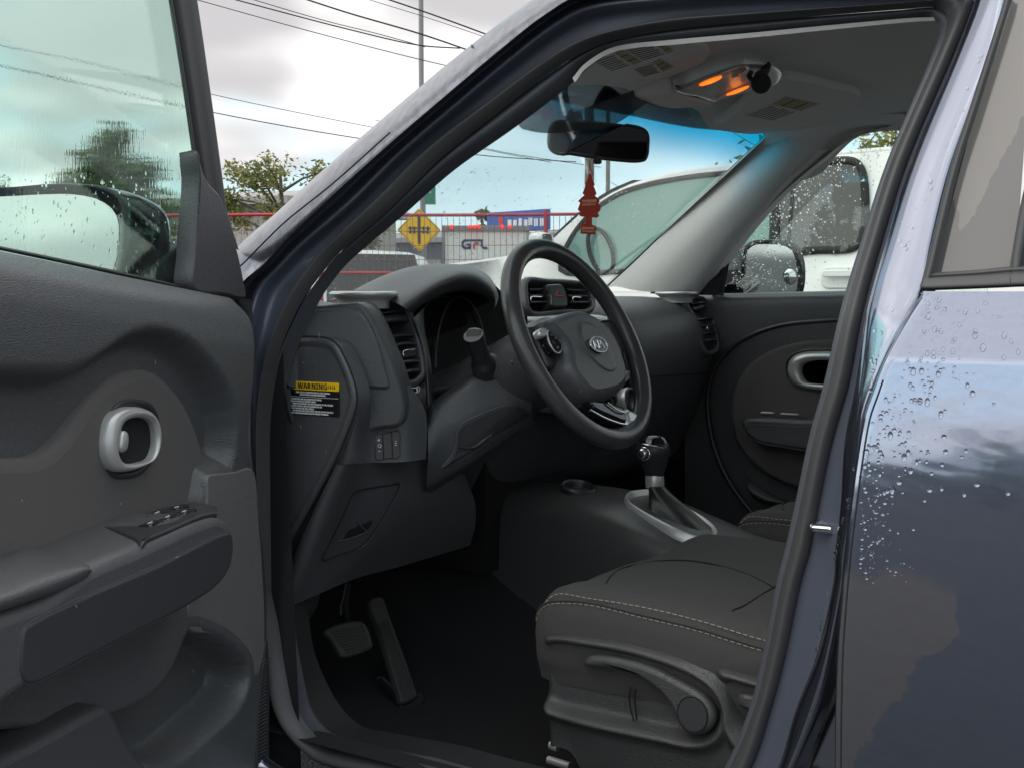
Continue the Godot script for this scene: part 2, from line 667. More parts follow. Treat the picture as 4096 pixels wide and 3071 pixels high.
	var lampm := mat("marker_lamp", 0.7, 0.06, 0.04, 0.3)
	lampm.emission_enabled = true
	lampm.emission = Color(1.0, 0.12, 0.08)
	lampm.emission_energy_multiplier = 0.8
	var gl := mat("lamp_glow", 0.8, 0.45, 0.15, 0.4)
	gl.emission_enabled = true
	gl.emission = Color(1.0, 0.42, 0.06)
	gl.emission_energy_multiplier = 0.9
	mat("bark", 0.10, 0.085, 0.07, 0.9)
	for l in [["leaf_dark", 0.035, 0.055, 0.022], ["leaf_olive", 0.11, 0.13, 0.025], ["leaf_yellow", 0.22, 0.20, 0.03], ["leaf_mid", 0.06, 0.09, 0.03]]:
		var lm := mat(l[0], l[1], l[2], l[3], 0.7)
		lm.backlight_enabled = true
		lm.backlight = Color(0.45, 0.45, 0.3)
	relief(mat("asphalt", 0.050, 0.051, 0.055, 0.75), noise_tex(FastNoiseLite.TYPE_SIMPLEX, 0.15, 512, 21, 4), 1.2, 0.5)
	mottled(M.asphalt, worn)
	mat("line_paint", 0.6, 0.6, 0.58, 0.7)
	mat("concrete", 0.32, 0.32, 0.31, 0.85)

func glass(called: String, r: float, g: float, b: float, scale: float):
	var m := mat(called, r, g, b, 0.0)
	m.refraction_enabled = true
	m.refraction_scale = scale * 0.5
	m.albedo_color.a = 0.0

func paint_picture() -> ImageTexture:   # the rear door's paint: dry film and wet sheets with ragged edges, in the paint's own tone
	var w := 512
	var h := 1024
	var im := Image.create(w, h, false, Image.FORMAT_RGB8)
	var a := FastNoiseLite.new()
	a.seed = 31
	a.frequency = 0.006
	a.fractal_octaves = 5
	var b := FastNoiseLite.new()
	b.seed = 32
	b.frequency = 0.05
	for j in h:
		for i in w:
			var x := i / float(w)
			var y := j / float(h)
			var edge := (0.36 - 0.25 * smoothstep(0.50, 0.92, y) + 0.13 * a.get_noise_2d(i * 0.9, j * 0.8) + 0.012 * b.get_noise_2d(i, j * 0.6)) * 0.82
			var dry := smoothstep(-0.003, 0.003, edge - x) * smoothstep(0.49, 0.53, y + 0.03 * a.get_noise_2d(i * 2.0, 5.0))
			var n := 1.0 + 0.05 * b.get_noise_2d(i, j)
			var c := Vector3(0.190, 0.222, 0.300).lerp(Vector3(0.280, 0.284, 0.312), dry) * n
			im.set_pixel(i, j, lin(c.x, c.y, c.z))
	return ImageTexture.create_from_image(im)

func window_picture() -> ImageTexture:   # dried water on the dark rear window
	var w := 512
	var h := 1024
	var im := Image.create(w, h, false, Image.FORMAT_RGB8)
	var a := FastNoiseLite.new()
	a.seed = 41
	a.frequency = 0.005
	a.fractal_octaves = 7
	for j in h:
		for i in w:
			var x := i / float(w)
			var y := j / float(h)
			var edge := 0.74 - 0.66 * smoothstep(0.10, 0.95, y) + 0.16 * a.get_noise_2d(i, j * 0.8)
			var dry := smoothstep(-0.004, 0.004, edge - x)
			var c := Vector3(0.085, 0.085, 0.086).lerp(Vector3(0.155, 0.148, 0.14), dry)
			im.set_pixel(i, j, lin(c.x, c.y, c.z))
	return ImageTexture.create_from_image(im)

# ------------------------------------------------------------------ the place round the car
func ground_and_buildings():
	var s := st()
	for i in 20:   # one sheet to the horizon, finer near the car
		for j in 20:
			var f := func(k): return signf(k - 10) * pow(absf(k - 10) / 10.0, 2.5) * 400.0
			var a := Vector3(f.call(i), 0, f.call(j))
			var c := Vector3(f.call(i + 1), 0, f.call(j + 1))
			tri(s, a, Vector3(c.x, 0, a.z), c)
			tri(s, a, c, Vector3(a.x, 0, c.z))
	lone("ground", s, M.asphalt, "dark wet asphalt of the parking lot and the street", "ground", "", "structure")
	# low beige building beyond the fence on the left
	house("low_building", far_at(560, 1000, 42), far_at(1130, 1000, 40), 4.1, 8.0, "low beige building with a grey roof behind the fence, left of the car's pillar", "wall_beige", "roof_grey", 0.5, 3)
	house("dark_building", far_at(1395, 1000, 62), far_at(1775, 1000, 60), 3.75, 9.0, "dark single storey building with pale windows behind the yellow sign", "wall_dark", "wall_grey", 0.25, 4)
	house("grey_building", far_at(1180, 1000, 75), far_at(1480, 1000, 72), 3.2, 9.0, "plain grey low building left of the dark building with pale windows", "wall_grey", "roof_grey", 0.3, 3)
	# shop with a blue fascia
	var a := far_at(1965, 900, 72)
	var b := far_at(2420, 900, 66)
	var t := house("shop", a, b, 4.4, 10.0, "pale shop with a blue fascia and white letters above the fence", "wall_beige", "roof_grey", 0.2, 4)
	var al := (b - a); al.y = 0
	var u := al.normalized()
	var n := Vector3.UP.cross(u)
	if n.dot(eye - a) < 0.0: n = -n
	var c := Vector3((a.x + b.x) / 2, 5.15, (a.z + b.z) / 2) + n * 0.5
	s = st()
	slab(s, round_rect(c - u * al.length() * 0.22, u, Vector3.UP, al.length() * 0.55, 1.15, 0.05), n, 0.3, 0.03)
	var fa := obj("fascia", s, M.shop_blue, t)
	s = st()
	for k in [0.0, 0.42, 0.82, 1.25, 1.62, 2.05, 2.5]:
		box(s, c + u * (-al.length() * 0.16 + k - 1.0) + n * 0.02 + Vector3(0, -0.12 + 0.05 * sin(k * 9.0), 0), Vector3(0.28, 0.42, 0.04), Basis(u, Vector3.UP, n))
	obj("fascia_marks", s, M.white_mark, fa)
	s = st()
	box(s, c + u * (-al.length() * 0.16 - 1.7) + n * 0.02, Vector3(0.35, 0.8, 0.05), Basis(u, Vector3.UP, n))
	obj("red_mark", s, M.shop_red, fa)
	# behind the photographer, mirrored in the paint
	house("long_shed", Vector3(-60, 1, 78), Vector3(40, 1, 84), 3.6, 8.0, "long low grey shed across the lot, behind the photographer", "wall_grey", "roof_grey", 0.3, 6)

func house(called: String, a: Vector3, b: Vector3, h: float, deep: float, label: String, wall: String, roof: String, over: float, panes: int) -> Node3D:
	a.y = 0
	b.y = 0
	var u := (b - a).normalized()
	var n := Vector3.UP.cross(u)
	if n.dot(eye - a) < 0.0: n = -n
	var w := a.distance_to(b)
	var c := (a + b) / 2 - n * deep / 2
	var bs := Basis(u, Vector3.UP, n)
	var t := thing(called, c, label, "building")
	var s := st()
	box(s, c + Vector3(0, h / 2, 0), Vector3(w, h, deep), bs)
	obj("wall", s, M[wall], t)
	s = st()
	# a shallow pitched roof with eaves
	var e0 := [c - u * (w / 2 + over) + n * (deep / 2 + over) + Vector3(0, h, 0), c + u * (w / 2 + over) + n * (deep / 2 + over) + Vector3(0, h, 0)]
	var e1 := [c - u * (w / 2 + over) - n * (deep / 2 + over) + Vector3(0, h, 0), c + u * (w / 2 + over) - n * (deep / 2 + over) + Vector3(0, h, 0)]
	var rg := [c - u * (w / 2 - 1.0) + Vector3(0, h + 0.55, 0), c + u * (w / 2 - 1.0) + Vector3(0, h + 0.55, 0)]
	s.set_smooth_group(-1)
	for q in [[e0[0], e0[1], rg[1], rg[0]], [e1[0], e1[1], rg[1], rg[0]]]:
		tri(s, q[0], q[1], q[2])
		tri(s, q[0], q[2], q[3])
	tri(s, e0[0], e1[0], rg[0])
	tri(s, e0[1], e1[1], rg[1])
	box(s, c + Vector3(0, h - 0.12, 0), Vector3(w + 2 * over, 0.236, deep + 2 * over), bs)
	obj("roof", s, M[roof], t)
	for k in panes:
		var pc := c + u * (w * ((k + 0.5) / panes - 0.5)) + n * (deep / 2)
		s = st()
		var ww := w / panes * 0.62
		for side in [[-ww / 2, 0, 0.1, 1.5], [ww / 2, 0, 0.1, 1.5], [0, -0.75, ww + 0.1, 0.1], [0, 0.75, ww + 0.1, 0.1], [0, 0, 0.06, 1.4]]:
			box(s, pc + u * side[0] + Vector3(0, 1.9 + side[1], 0), Vector3(side[2], side[3], 0.16), bs)
		var fr := obj("window", s, M.roof_grey, t)
		s = st()
		box(s, pc + Vector3(0, 1.9, 0), Vector3(ww, 1.4, 0.06), bs)
		obj("pane", s, M.pane, fr)
	return t

func fence():
	var a := far_at(-700, 900, 14.0)
	var b := far_at(4600, 900, 12.2)
	a.y = 0
	b.y = 0
	var u := (b - a).normalized()
	var t := thing("wire_fence", (a + b) / 2, "red welded wire fence with a red top rail behind the parked cars", "fence")
	var w := a.distance_to(b)
	for y in [1.90, 1.29]:
		var s := st()
		bar(s, a + Vector3(0, y, 0), b + Vector3(0, y, 0), 0.017 if y > 1.5 else 0.016)
		obj("rail", s, M.fence_red, t)
	var n := int(w / 2.4)
	for k in n + 1:
		var s := st()
		bar(s, a + u * (2.4 * k + 0.9), a + u * (2.4 * k + 0.9) + Vector3(0, 1.95, 0), 0.022)
		obj("post", s, M.fence_red, t)
	var s := st()
	for k in int(w / 0.062):
		var p := a + u * (0.062 * k)
		bar(s, p + Vector3(0, 0.06, 0), p + Vector3(0, 1.88, 0), 0.0034, 4)
	for k in 12:
		bar(s, a + Vector3(0, 0.08 + 0.15 * k, 0), b + Vector3(0, 0.08 + 0.15 * k, 0), 0.003, 4)
	tag(obj("wire_mesh", s, M.fence_wire, t), "", "", "", "stuff")

func street():
	# rail crossing warning diamond with its post
	var c := far_at(1672, 915, 32.0)
	var n := (eye - c); n.y = 0; n = n.normalized()
	var u := Vector3.UP.cross(n)
	var t := thing("warning_sign", Vector3(c.x, 0, c.z), "yellow diamond sign with a road crossing railway tracks, seen through the windscreen", "sign")
	var s := st()
	slab(s, round_rect(c, (u + Vector3.UP).normalized(), (Vector3.UP - u).normalized(), 0.80, 0.80, 0.05), n, 0.02, 0.004)
	var pl := obj("panel", s, M.sign_yellow, t)
	s = st()
	slab(s, round_rect(c + n * 0.006, u, Vector3.UP, 0.078, 0.72, 0.01), n, 0.004, 0.001)
	for y in [0.05, -0.045]:
		slab(s, round_rect(c + n * 0.009 + Vector3(0, y, 0), u, Vector3.UP, 0.56, 0.035, 0.005), n, 0.004, 0.001)
	for x in [-0.22, -0.12, 0.12, 0.22]:
		slab(s, round_rect(c + n * 0.012 + u * x, u, Vector3.UP, 0.05, 0.19, 0.005), n, 0.004, 0.001)
	obj("crossing_symbol", s, M.sign_black, pl)
	s = st()
	for k in 4:
		var d := [(u + Vector3.UP), (Vector3.UP - u), -(u + Vector3.UP), (u - Vector3.UP)]
		var p0: Vector3 = c + n * 0.004 + (d[k].normalized() * 0.37 + d[(k + 1) % 4].normalized() * 0.37)
		var p1: Vector3 = c + n * 0.004 + (d[(k + 1) % 4].normalized() * 0.37 + d[(k + 2) % 4].normalized() * 0.37)
		bar(s, p0, p1, 0.006, 4)
	obj("border_line", s, M.sign_black, pl)
	s = st()
	bar(s, Vector3(c.x, 0, c.z) - n * 0.05, Vector3(c.x, c.y + 0.5, c.z) - n * 0.05, 0.035)
	obj("post", s, M.pole_grey, t)
	# lamp pole with a green street name plate
	var p := far_at(1690, 1000, 44.0)
	p.y = 0
	t = thing("light_pole", p, "tall grey light pole with a green street plate, rising above the left roof pillar", "pole")
	s = st()
	tube(s, PackedVector3Array([p, p + Vector3(-0.02, 8, 0), p + Vector3(0, 17, 0)]), [0.105, 0.09, 0.075], 12)
	obj("shaft", s, M.pole_grey, t)
	s = st()
	var g := far_at(1716, 775, 43.8)
	slab(s, round_rect(g, rt, Vector3.UP, 0.40, 0.62, 0.02), -fw, 0.02, 0.004)
	obj("street_plate", s, M.sign_green, t)
	# two utility poles seen through the windscreen
	utility_pole(far_at(2352, 1000, 26.0), 0.094, "thick weathered utility pole behind the hanging air freshener")
	utility_pole(far_at(2426, 1000, 40.0), 0.068, "thin utility pole right of the thick weathered utility pole")

func utility_pole(p: Vector3, r: float, label: String):
	p.y = 0
	var t := thing("utility_pole", p, label, "pole", "utility poles across the street")
	var s := st()
	tube(s, PackedVector3Array([p, p + Vector3(0, 6, 0), p + Vector3(0.03, 13, 0)]), [r * 1.1, r, r * 0.85], 12)
	obj("shaft", s, M.pole_wood, t)
	s = st()
	box(s, p + Vector3(0, 12, 0), Vector3(2.2, 0.12, 0.1), Basis(rt, Vector3.UP, -fw))
	obj("crossarm", s, M.pole_wood, t)

func wires():
	# each cable: two or three surveyed points, its distance, its thickness in mm and where it shows
	var ws := [
		[[700, -25, 1300, 141, 1778, 261, 2300, 370], 34, 9, "thin cable running down to the pole, lowest of the bundle crossing the light pole"],
		[[900, -12, 1400, 119, 1676, 181, 1840, 193], 33, 13, "black cable curving to level where it meets the light pole"],
		[[950, -20, 1300, 83, 1517, 137, 1700, 188], 35, 9, "thin cable just above the black cable that curves to level"],
		[[1180, -17, 1400, 54, 1676, 134, 1900, 210], 32, 16, "thick black cable in the middle of the bundle crossing the light pole"],
		[[1500, -20, 1700, 48, 1944, 137, 2100, 200], 32, 15, "thick black cable, topmost to the right of the light pole"],
		[[1430, -15, 1700, 68, 1930, 145, 2100, 205], 36, 7, "hair thin cable just below the topmost thick cable"],
		[[-300, 130, 300, 240, 840, 376, 1400, 492, 2200, 640], 38, 8, "faint cable crossing the door glass high above the tree"],
		[[-300, 200, 60, 275, 860, 452, 1437, 554, 1893, 612, 2300, 638], 36, 11, "dark cable crossing the door glass just above the tree"],
		[[1500, 480, 1930, 586, 2400, 660], 42, 8, "faint cable low in the sky left of the inside mirror"],
		[[2440, 250, 2700, 390, 2960, 540, 3200, 690], 30, 7, "cable sloping down beneath the blue sun band, lower of two"],
		[[2500, 190, 2800, 370, 3100, 540], 30, 7, "cable sloping down beneath the blue sun band, upper of two"],
		[[2440, 720, 2560, 800, 2700, 880], 30, 6, "short guy cable right of the thin utility pole"]]
	for w in ws:
		var l: Array = w[0]
		var p := PackedVector3Array()
		for i in range(0, l.size(), 2):
			p.append(far_at(l[i], l[i + 1], w[1]))
		var s := st()
		tube(s, spline(p, 24), w[2] * 0.001 * 1.35, 6)
		lone("power_line", s, M.cable, w[3], "cable", "power lines above the street")

	for k in 3:
		var y: float = [7.6, 8.3, 8.8][k]
		var s := st()
		tube(s, spline(PackedVector3Array([Vector3(-60, y + 0.4, 38), Vector3(-20, y - 0.3, 36), Vector3(25, y + 0.3, 34)]), 24), 0.022, 6)
		lone("rear_power_line", s, M.cable, ["lowest of the three cables across the lot, mirrored in the rear door", "middle one of the three cables across the lot, mirrored in the rear door", "topmost of the three cables across the lot, mirrored in the rear door"][k], "cable", "power lines behind the photographer")

# ------------------------------------------------------------------ trees
func trees():
	tree(far_at(460, 1000, 36), 5.9, 2.0, 4.6, "bushy", ["leaf_dark", "leaf_mid"], 7000, 0.13, "dark bushy evergreen seen through the streaked door glass", 3)
	tree(far_at(10, 1000, 48), 5.6, 1.8, 2.4, "round", ["leaf_mid", "leaf_olive"], 700, 0.14, "small green tree at the left edge of the door glass", 4)
	tree(far_at(1130, 1000, 30), 4.3, 1.5, 3.6, "open", ["leaf_olive", "leaf_yellow", "leaf_mid"], 4200, 0.065, "sparse olive and yellow tree between the door frame and the roof pillar", 5)
	tree(far_at(1385, 1000, 34), 4.3, 1.4, 2.4, "open", ["leaf_olive", "leaf_mid"], 2200, 0.07, "sparse olive tree half hidden by the roof pillar", 6)
	tree(far_at(1925, 1000, 95), 7.6, 2.6, 4.4, "round", ["leaf_mid", "leaf_dark"], 2400, 0.30, "small distant tree right above the fence rail, left of the blue fascia", 7)
	tree(far_at(3560, 800, 17), 3.5, 1.2, 4.2, "round", ["leaf_olive", "leaf_yellow"], 1800, 0.09, "yellow green tree showing over the van's roof", 8)
	for k in 4:
		tree([Vector3(-22, 0, 62), Vector3(-30, 0, 66), Vector3(-12, 0, 60), Vector3(-44, 0, 64)][k], [7.5, 5.6, 8.0, 6.4][k], 2.2, 4.0, "round", ["leaf_dark", "leaf_mid"], 500, 0.3,
			["tall dark tree behind the photographer, nearest the long shed's middle", "lower dark tree behind the photographer, close to the shed wall", "broad dark tree behind the photographer, at the shed's right half", "dark tree behind the photographer, at the shed's left half"][k], 20 + k)

func tree(p: Vector3, h: float, low: float, wide: float, kind: String, leaves: Array, n: int, size: float, label: String, sd: int):
	p.y = 0
	var r := RandomNumberGenerator.new()
	r.seed = sd
	var t := thing("tree", p, label, "tree", "trees round the lot")
	var s := st()
	var tr := h * 0.022
	tube(s, PackedVector3Array([p, p + Vector3(0.05, h * 0.45, 0), p + Vector3(-0.03, h * 0.92, 0.02)]), [tr * 1.5, tr, tr * 0.35], 8)
	var tips := []
	for k in (16 if kind == "open" else 12):
		var y := low + (h * 0.85 - low) * (k / 15.0) * r.randf_range(0.8, 1.05)
		var a := r.randf() * TAU
		var f := (y - low) / (h - low)
		var reach := wide * 0.5 * (1.0 - 0.75 * f if kind == "bushy" else sqrt(maxf(0.05, 1.0 - pow(2.0 * f - 0.85, 2.0)))) * r.randf_range(0.7, 1.05)
		var q := p + Vector3(cos(a) * reach, y + reach * r.randf_range(0.2, 0.6), sin(a) * reach)
		var b0 := p + Vector3(0, y, 0)
		tube(s, PackedVector3Array([b0, b0.lerp(q, 0.5) + Vector3(0, 0.08, 0), q]), [tr * 0.45, tr * 0.3, tr * 0.1], 5)
		tips.append([b0, q])
	obj("trunk", s, M.bark, t)
	var blobs := []
	for q in tips:
		for k in 3:
			blobs.append([q[0].lerp(q[1], r.randf_range(0.45, 1.08)), r.randf_range(0.16, 0.30) * wide * (0.42 if kind == "open" else 0.62)])
	if kind == "bushy":
		for k in 46:
			var f := pow(r.randf(), 1.3)
			var a := r.randf() * TAU
			var q := wide * 0.5 * (1.0 - 0.8 * f) * sqrt(r.randf())
			blobs.append([p + Vector3(cos(a) * q, lerpf(low * 0.8, h * 0.97, f), sin(a) * q), wide * r.randf_range(0.09, 0.15)])
	blobs.append([p + Vector3(0, h * 0.93, 0), wide * 0.13])
	for li in leaves.size():
		s = st()
		s.set_smooth_group(-1)
		for k in n / leaves.size():
			var bl: Array = blobs[r.randi() % blobs.size()]
			var d := Vector3(r.randfn(), r.randfn(), r.randfn()).normalized() * pow(r.randf(), 0.5)
			var c: Vector3 = bl[0] + d * bl[1]
			var u := Vector3(r.randfn(), r.randfn() * 0.6, r.randfn()).normalized()
			var v := u.cross(Vector3(r.randfn(), r.randfn(), r.randfn()).normalized()).normalized()
			var z := size * r.randf_range(0.6, 1.35)
			tri(s, c - u * z, c + v * z * 0.45, c + u * z)
			tri(s, c - u * z, c + u * z, c - v * z * 0.45)
		tag(obj("crown", s, M[leaves[li]], t), "", "", "", "stuff")

# ------------------------------------------------------------------ vehicles beyond the car
func vehicles():
	van()
	truck()
	# pale car behind the dash on the left, red car behind the fence, cars in the far row
	parked_car(far_at(1470, 1000, 16.5), 1.62, M.grey_body, 2.35, "silver car seen low through the windscreen's left corner")
	parked_car(far_at(800, 1000, 19.0), 1.42, M.red_body, 0.15, "red car parked beyond the fence, beside the open door's frame")
	parked_car(far_at(1850, 1000, 17.0), 1.36, M.white_body, 0.3, "white car beyond the fence, below the truck's lettering")

func van():
	# side face stands on z = -6.2
	var zs := -6.2
	var t := thing("van", Vector3(-2.2, 0, -7.2), "white van with a dark side window parked on the passenger's side", "van")
	var s := st()
	# body: sections across the van at several places along it; outlines of the side from nose to tail
	var top := [-5.0, 0.75, -4.96, 1.0, -4.8, 1.15, -4.58, 1.225, -4.3, 1.255, -4.0, 1.288, -3.82, 1.318, -3.73, 1.365, -3.60, 1.485, -3.40, 1.605, -3.2, 1.68, -2.95, 1.725, -2.5, 1.758, -2.0, 1.775, -1.0, 1.79, 0.4, 1.79, 0.75, 1.72, 0.85, 1.5, 0.9, 0.8]
	var rows := []
	for prof in [[0.0, 0.0], [0.03, 0.0], [0.10, 0.02], [0.25, 0.035], [0.6, 0.05], [1.0, 0.055], [1.4, 0.05], [1.75, 0.035], [1.9, 0.02], [1.97, 0.0], [2.0, 0.0]]:
		var row := PackedVector3Array()
		for i in range(0, top.size(), 2):
			var y: float = top[i + 1]
			var lean := maxf(0.0, y - 1.1) * 0.16
			var zin: float = clampf(prof[0], lean, 2.0 - lean)
			row.append(Vector3(top[i], y + prof[1] * (1.0 if i > 3 else 0.0), zs - zin))
		rows.append(spline(row, 60))
	grid(s, rows)
	# near flank from the waist down to the sill
	for sd in [0.0, 2.0]:
		var fl := []
		for y in [0.35, 0.6, 0.95, 1.1]:
			var row := PackedVector3Array()
			for x in [-5.0, -4.2, -3.0, -1.5, 0.0, 0.88]:
				row.append(Vector3(x, minf(y, 1.03 if x < -4.5 else 2.0), zs - sd + (0.03 if sd == 0.0 else -0.03) * sin(y * 2.6)))
			fl.append(spline(row, 30))
		grid(s, fl)
		fl = [PackedVector3Array(), PackedVector3Array()]
		var topline: PackedVector3Array = rows[0] if sd == 0.0 else rows[rows.size() - 1]
		for p in topline:
			fl[0].append(p)
			fl[1].append(Vector3(clampf(p.x, -5.0, 0.88), minf(1.08, p.y - 0.01), zs - sd + (0.012 if sd == 0.0 else -0.012)))
		grid(s, fl)
	for x in [-5.04, 0.9]:
		block(s, Vector3(x - 0.02, 0.3, zs - 1.97), Vector3(x + 0.02, 0.9, zs - 0.03))
	obj("body", s, M.white_body, t)
	# glazing, a few mm proud of the leaning flank
	var glaze := func(l: Array, d: float) -> PackedVector3Array:
		var ring := PackedVector3Array()
		for p in plane_rail(l, Vector3(0, 1.1, zs + d), Vector3(0, 0.16, 1).normalized()):
			ring.append(p)
		return ring
	var nn := Vector3(0, 0.16, 1).normalized()
	s = st()
	var sw: PackedVector3Array = loop(glaze.call([3120, 1008, 3126, 690, 3150, 668, 3250, 655, 3420, 648, 3452, 690, 3452, 950, 3420, 990, 3260, 1002, 3150, 1012], 0.012), 60)
	slab(s, sw, nn, 0.02, 0.004)
	var w1 := obj("sliding_door_window", s, M.dark_glass, t)
	s = st()
	tube(s, sw, 0.022, 6, true)
	obj("window_seal", s, M.tyre, w1)
	s = st()
	var dw: PackedVector3Array = loop(glaze.call([2240, 1075, 2260, 990, 2330, 880, 2420, 800, 2520, 752, 2700, 712, 2900, 690, 3040, 682, 3072, 710, 3080, 1000, 3050, 1025, 2700, 1062, 2450, 1085], 0.012), 60)
	slab(s, dw, nn, 0.02, 0.004)
	var w2 := obj("front_door_window", s, M.green_dark_glass, t)
	s = st()
	tube(s, dw, 0.016, 6, true)
	obj("window_seal", s, M.tyre, w2)
	s = st()
	tube(s, loop(ellipse(onp(2400, 1000, Vector3(0, 1.1, zs + 0.03), nn), Vector3(0.55, 0.3, 0).normalized(), Vector3(-0.35, 0.8, 0).normalized(), 0.07, 0.135), 30), 0.012, 6, true)
	obj("steering_wheel", s, M.tyre, t)
	# the windscreen on the sloping front
	s = st()
	var wr := []
	for k in [0.12, 0.5, 1.0, 1.5, 1.88]:
		var row := PackedVector3Array()
		var bl := 0.05 * sin(k / 2.0 * PI)
		for q in [[-3.77, 1.36], [-3.55, 1.53], [-3.38, 1.63], [-3.22, 1.685]]:
			row.append(Vector3(q[0] - 0.01, q[1] + 0.02 + bl, zs - k))
		wr.append(spline(row, 10))
	grid(s, wr)
	obj("windscreen", s, M.dark_glass, t)
	# mirror, handle, rub line, wheels
	s = st()
	var mc := onp(2156, 962, Vector3(0, 0, zs + 0.14), Vector3(0, 0, 1))
	puff(s, round_rect(mc, Vector3(1, 0, 0), Vector3.UP, 0.10, 0.11, 0.035), Vector3(0, 0, 1), [[0.7, -0.10], [0.95, -0.06], [1.0, 0.0], [0.9, 0.05], [0.6, 0.07]])
	bar(s, mc + Vector3(0.02, -0.05, -0.05), mc + Vector3(0.06, -0.09, -0.16), 0.025)
	obj("side_mirror", s, M.white_body, t)
	s = st()
	slab(s, round_rect(mc + Vector3(0.053, 0, 0), Vector3(0, 0, 1), Vector3.UP, 0.10, 0.09, 0.03), Vector3(1, 0, 0), 0.02)
	obj("mirror_glass", s, M.dark_glass, t)
	s = st()
	var hc := onp(3370, 1110, Vector3(0, 0, zs + 0.05), Vector3(0, 0, 1))
	slab(s, round_rect(hc - Vector3(0, 0, 0.03), Vector3(1, 0, 0), Vector3.UP, 0.24, 0.11, 0.04), Vector3(0, 0, 1), 0.03, 0.005)
	slab(s, round_rect(hc + Vector3(0, 0.02, 0.01), Vector3(1, 0, 0), Vector3.UP, 0.2, 0.035, 0.015), Vector3(0, 0, 1), 0.02, 0.005)
	obj("door_handle", s, M.white_body, t)
	s = st()
	for x in [-2.28, -0.42]:
		s = st()
		tube(s, PackedVector3Array([Vector3(x, 0.4, zs + 0.032), Vector3(x, 1.1, zs + 0.022), Vector3(x + 0.01, 1.66, zs - 0.06)]), 0.004, 4)
		obj("door_gap", s, M.tyre, t)
	for x in [-4.1, -0.9]:
		for z in [zs - 0.12, zs - 1.88]:
			s = st()
			lathe(s, Vector3(x, 0.33, z), Vector3(0, 0, 1), [[0.0, 0.10], [0.2, 0.11], [0.31, 0.11], [0.33, 0.06], [0.33, -0.06], [0.3, -0.11], [0.0, -0.11]], 24)
			obj("wheel", s, M.tyre, t)

func truck():
	var c := far_at(1938, 985, 45.0)
	var n := (eye - c); n.y = 0; n = n.normalized()
	var u := Vector3.UP.cross(n)
	var bs := Basis(u, Vector3.UP, n)
	var w := 3.15
	var base := Vector3(c.x, 0, c.z) + u * 0.0
	var t := thing("box_truck", base, "white box truck with blue and red lettering and red marker lamps", "truck")
	var s := st()
	box(s, base + Vector3(0, 2.15, 0) - n * 3.0, Vector3(w, 2.75, 6.0), bs, 0.05)
	obj("cargo_box", s, M.truck_white, t)
	s = st()
	box(s, base + Vector3(0, 3.42, 0) + n * 0.03, Vector3(w, 0.2, 0.08), bs, 0.01)
	box(s, base + u * (-w / 2 + 0.06) + Vector3(0, 2.1, 0) + n * 0.02, Vector3(0.1, 2.5, 0.06), bs, 0.01)
	box(s, base + u * (w / 2 - 0.06) + Vector3(0, 2.1, 0) + n * 0.02, Vector3(0.1, 2.5, 0.06), bs, 0.01)
	obj("door_frame", s, M.pole_grey, t)
	for x in [1800, 1875, 1893, 1910, 2003, 2035]:
		s = st()
		var p := far_at(x, 899, 44.6)
		lathe(s, p, n, [[0.0, 0.03], [0.045, 0.025], [0.065, 0.0], [0.065, -0.2]], 12)
		obj("marker_lamp", s, M.marker_lamp, t)
	# the lettering, built as bars
	var o := func(x: float, y: float) -> Vector3:
		return onp(x, y, base + n * 0.02, n)
	var strokes := func(called: String, lists: Array, m: Material):
		var z := st()
		for l in lists:
			for i in range(0, l.size() - 2, 2):
				var a: Vector3 = o.call(l[i], l[i + 1])
				var b: Vector3 = o.call(l[i + 2], l[i + 3])
				var d := (b - a)
				box(z, (a + b) / 2, Vector3(d.length() + 0.055, 0.078, 0.012), Basis(d.normalized(), n.cross(d).normalized(), n))
		obj(called, z, m, t)
	strokes.call("letter_g", [[1880, 955, 1852, 955, 1845, 963, 1845, 978, 1852, 986, 1874, 986, 1874, 972, 1864, 972]], M.truck_blue)
	strokes.call("letter_f", [[1891, 988, 1891, 972, 1897, 967, 1908, 967]], M.truck_red)
	strokes.call("letter_l", [[1884, 955, 1922, 955, 1922, 978, 1928, 986, 1942, 986]], M.truck_blue)
	s = st()
	for x in [-1.0, 1.0]:
		lathe(s, base + u * x + Vector3(0, 0.5, 0) - n * 1.2, u, [[0.0, 0.15], [0.4, 0.15], [0.5, 0.1], [0.5, -0.1], [0.4, -0.15], [0.0, -0.15]], 20)
	obj("wheel", s, M.tyre, t)
	s = st()
	box(s, base + Vector3(0, 0.62, 0) - n * 2.6, Vector3(1.1, 0.3, 5.0), bs)
	obj("chassis", s, M.tyre, t)

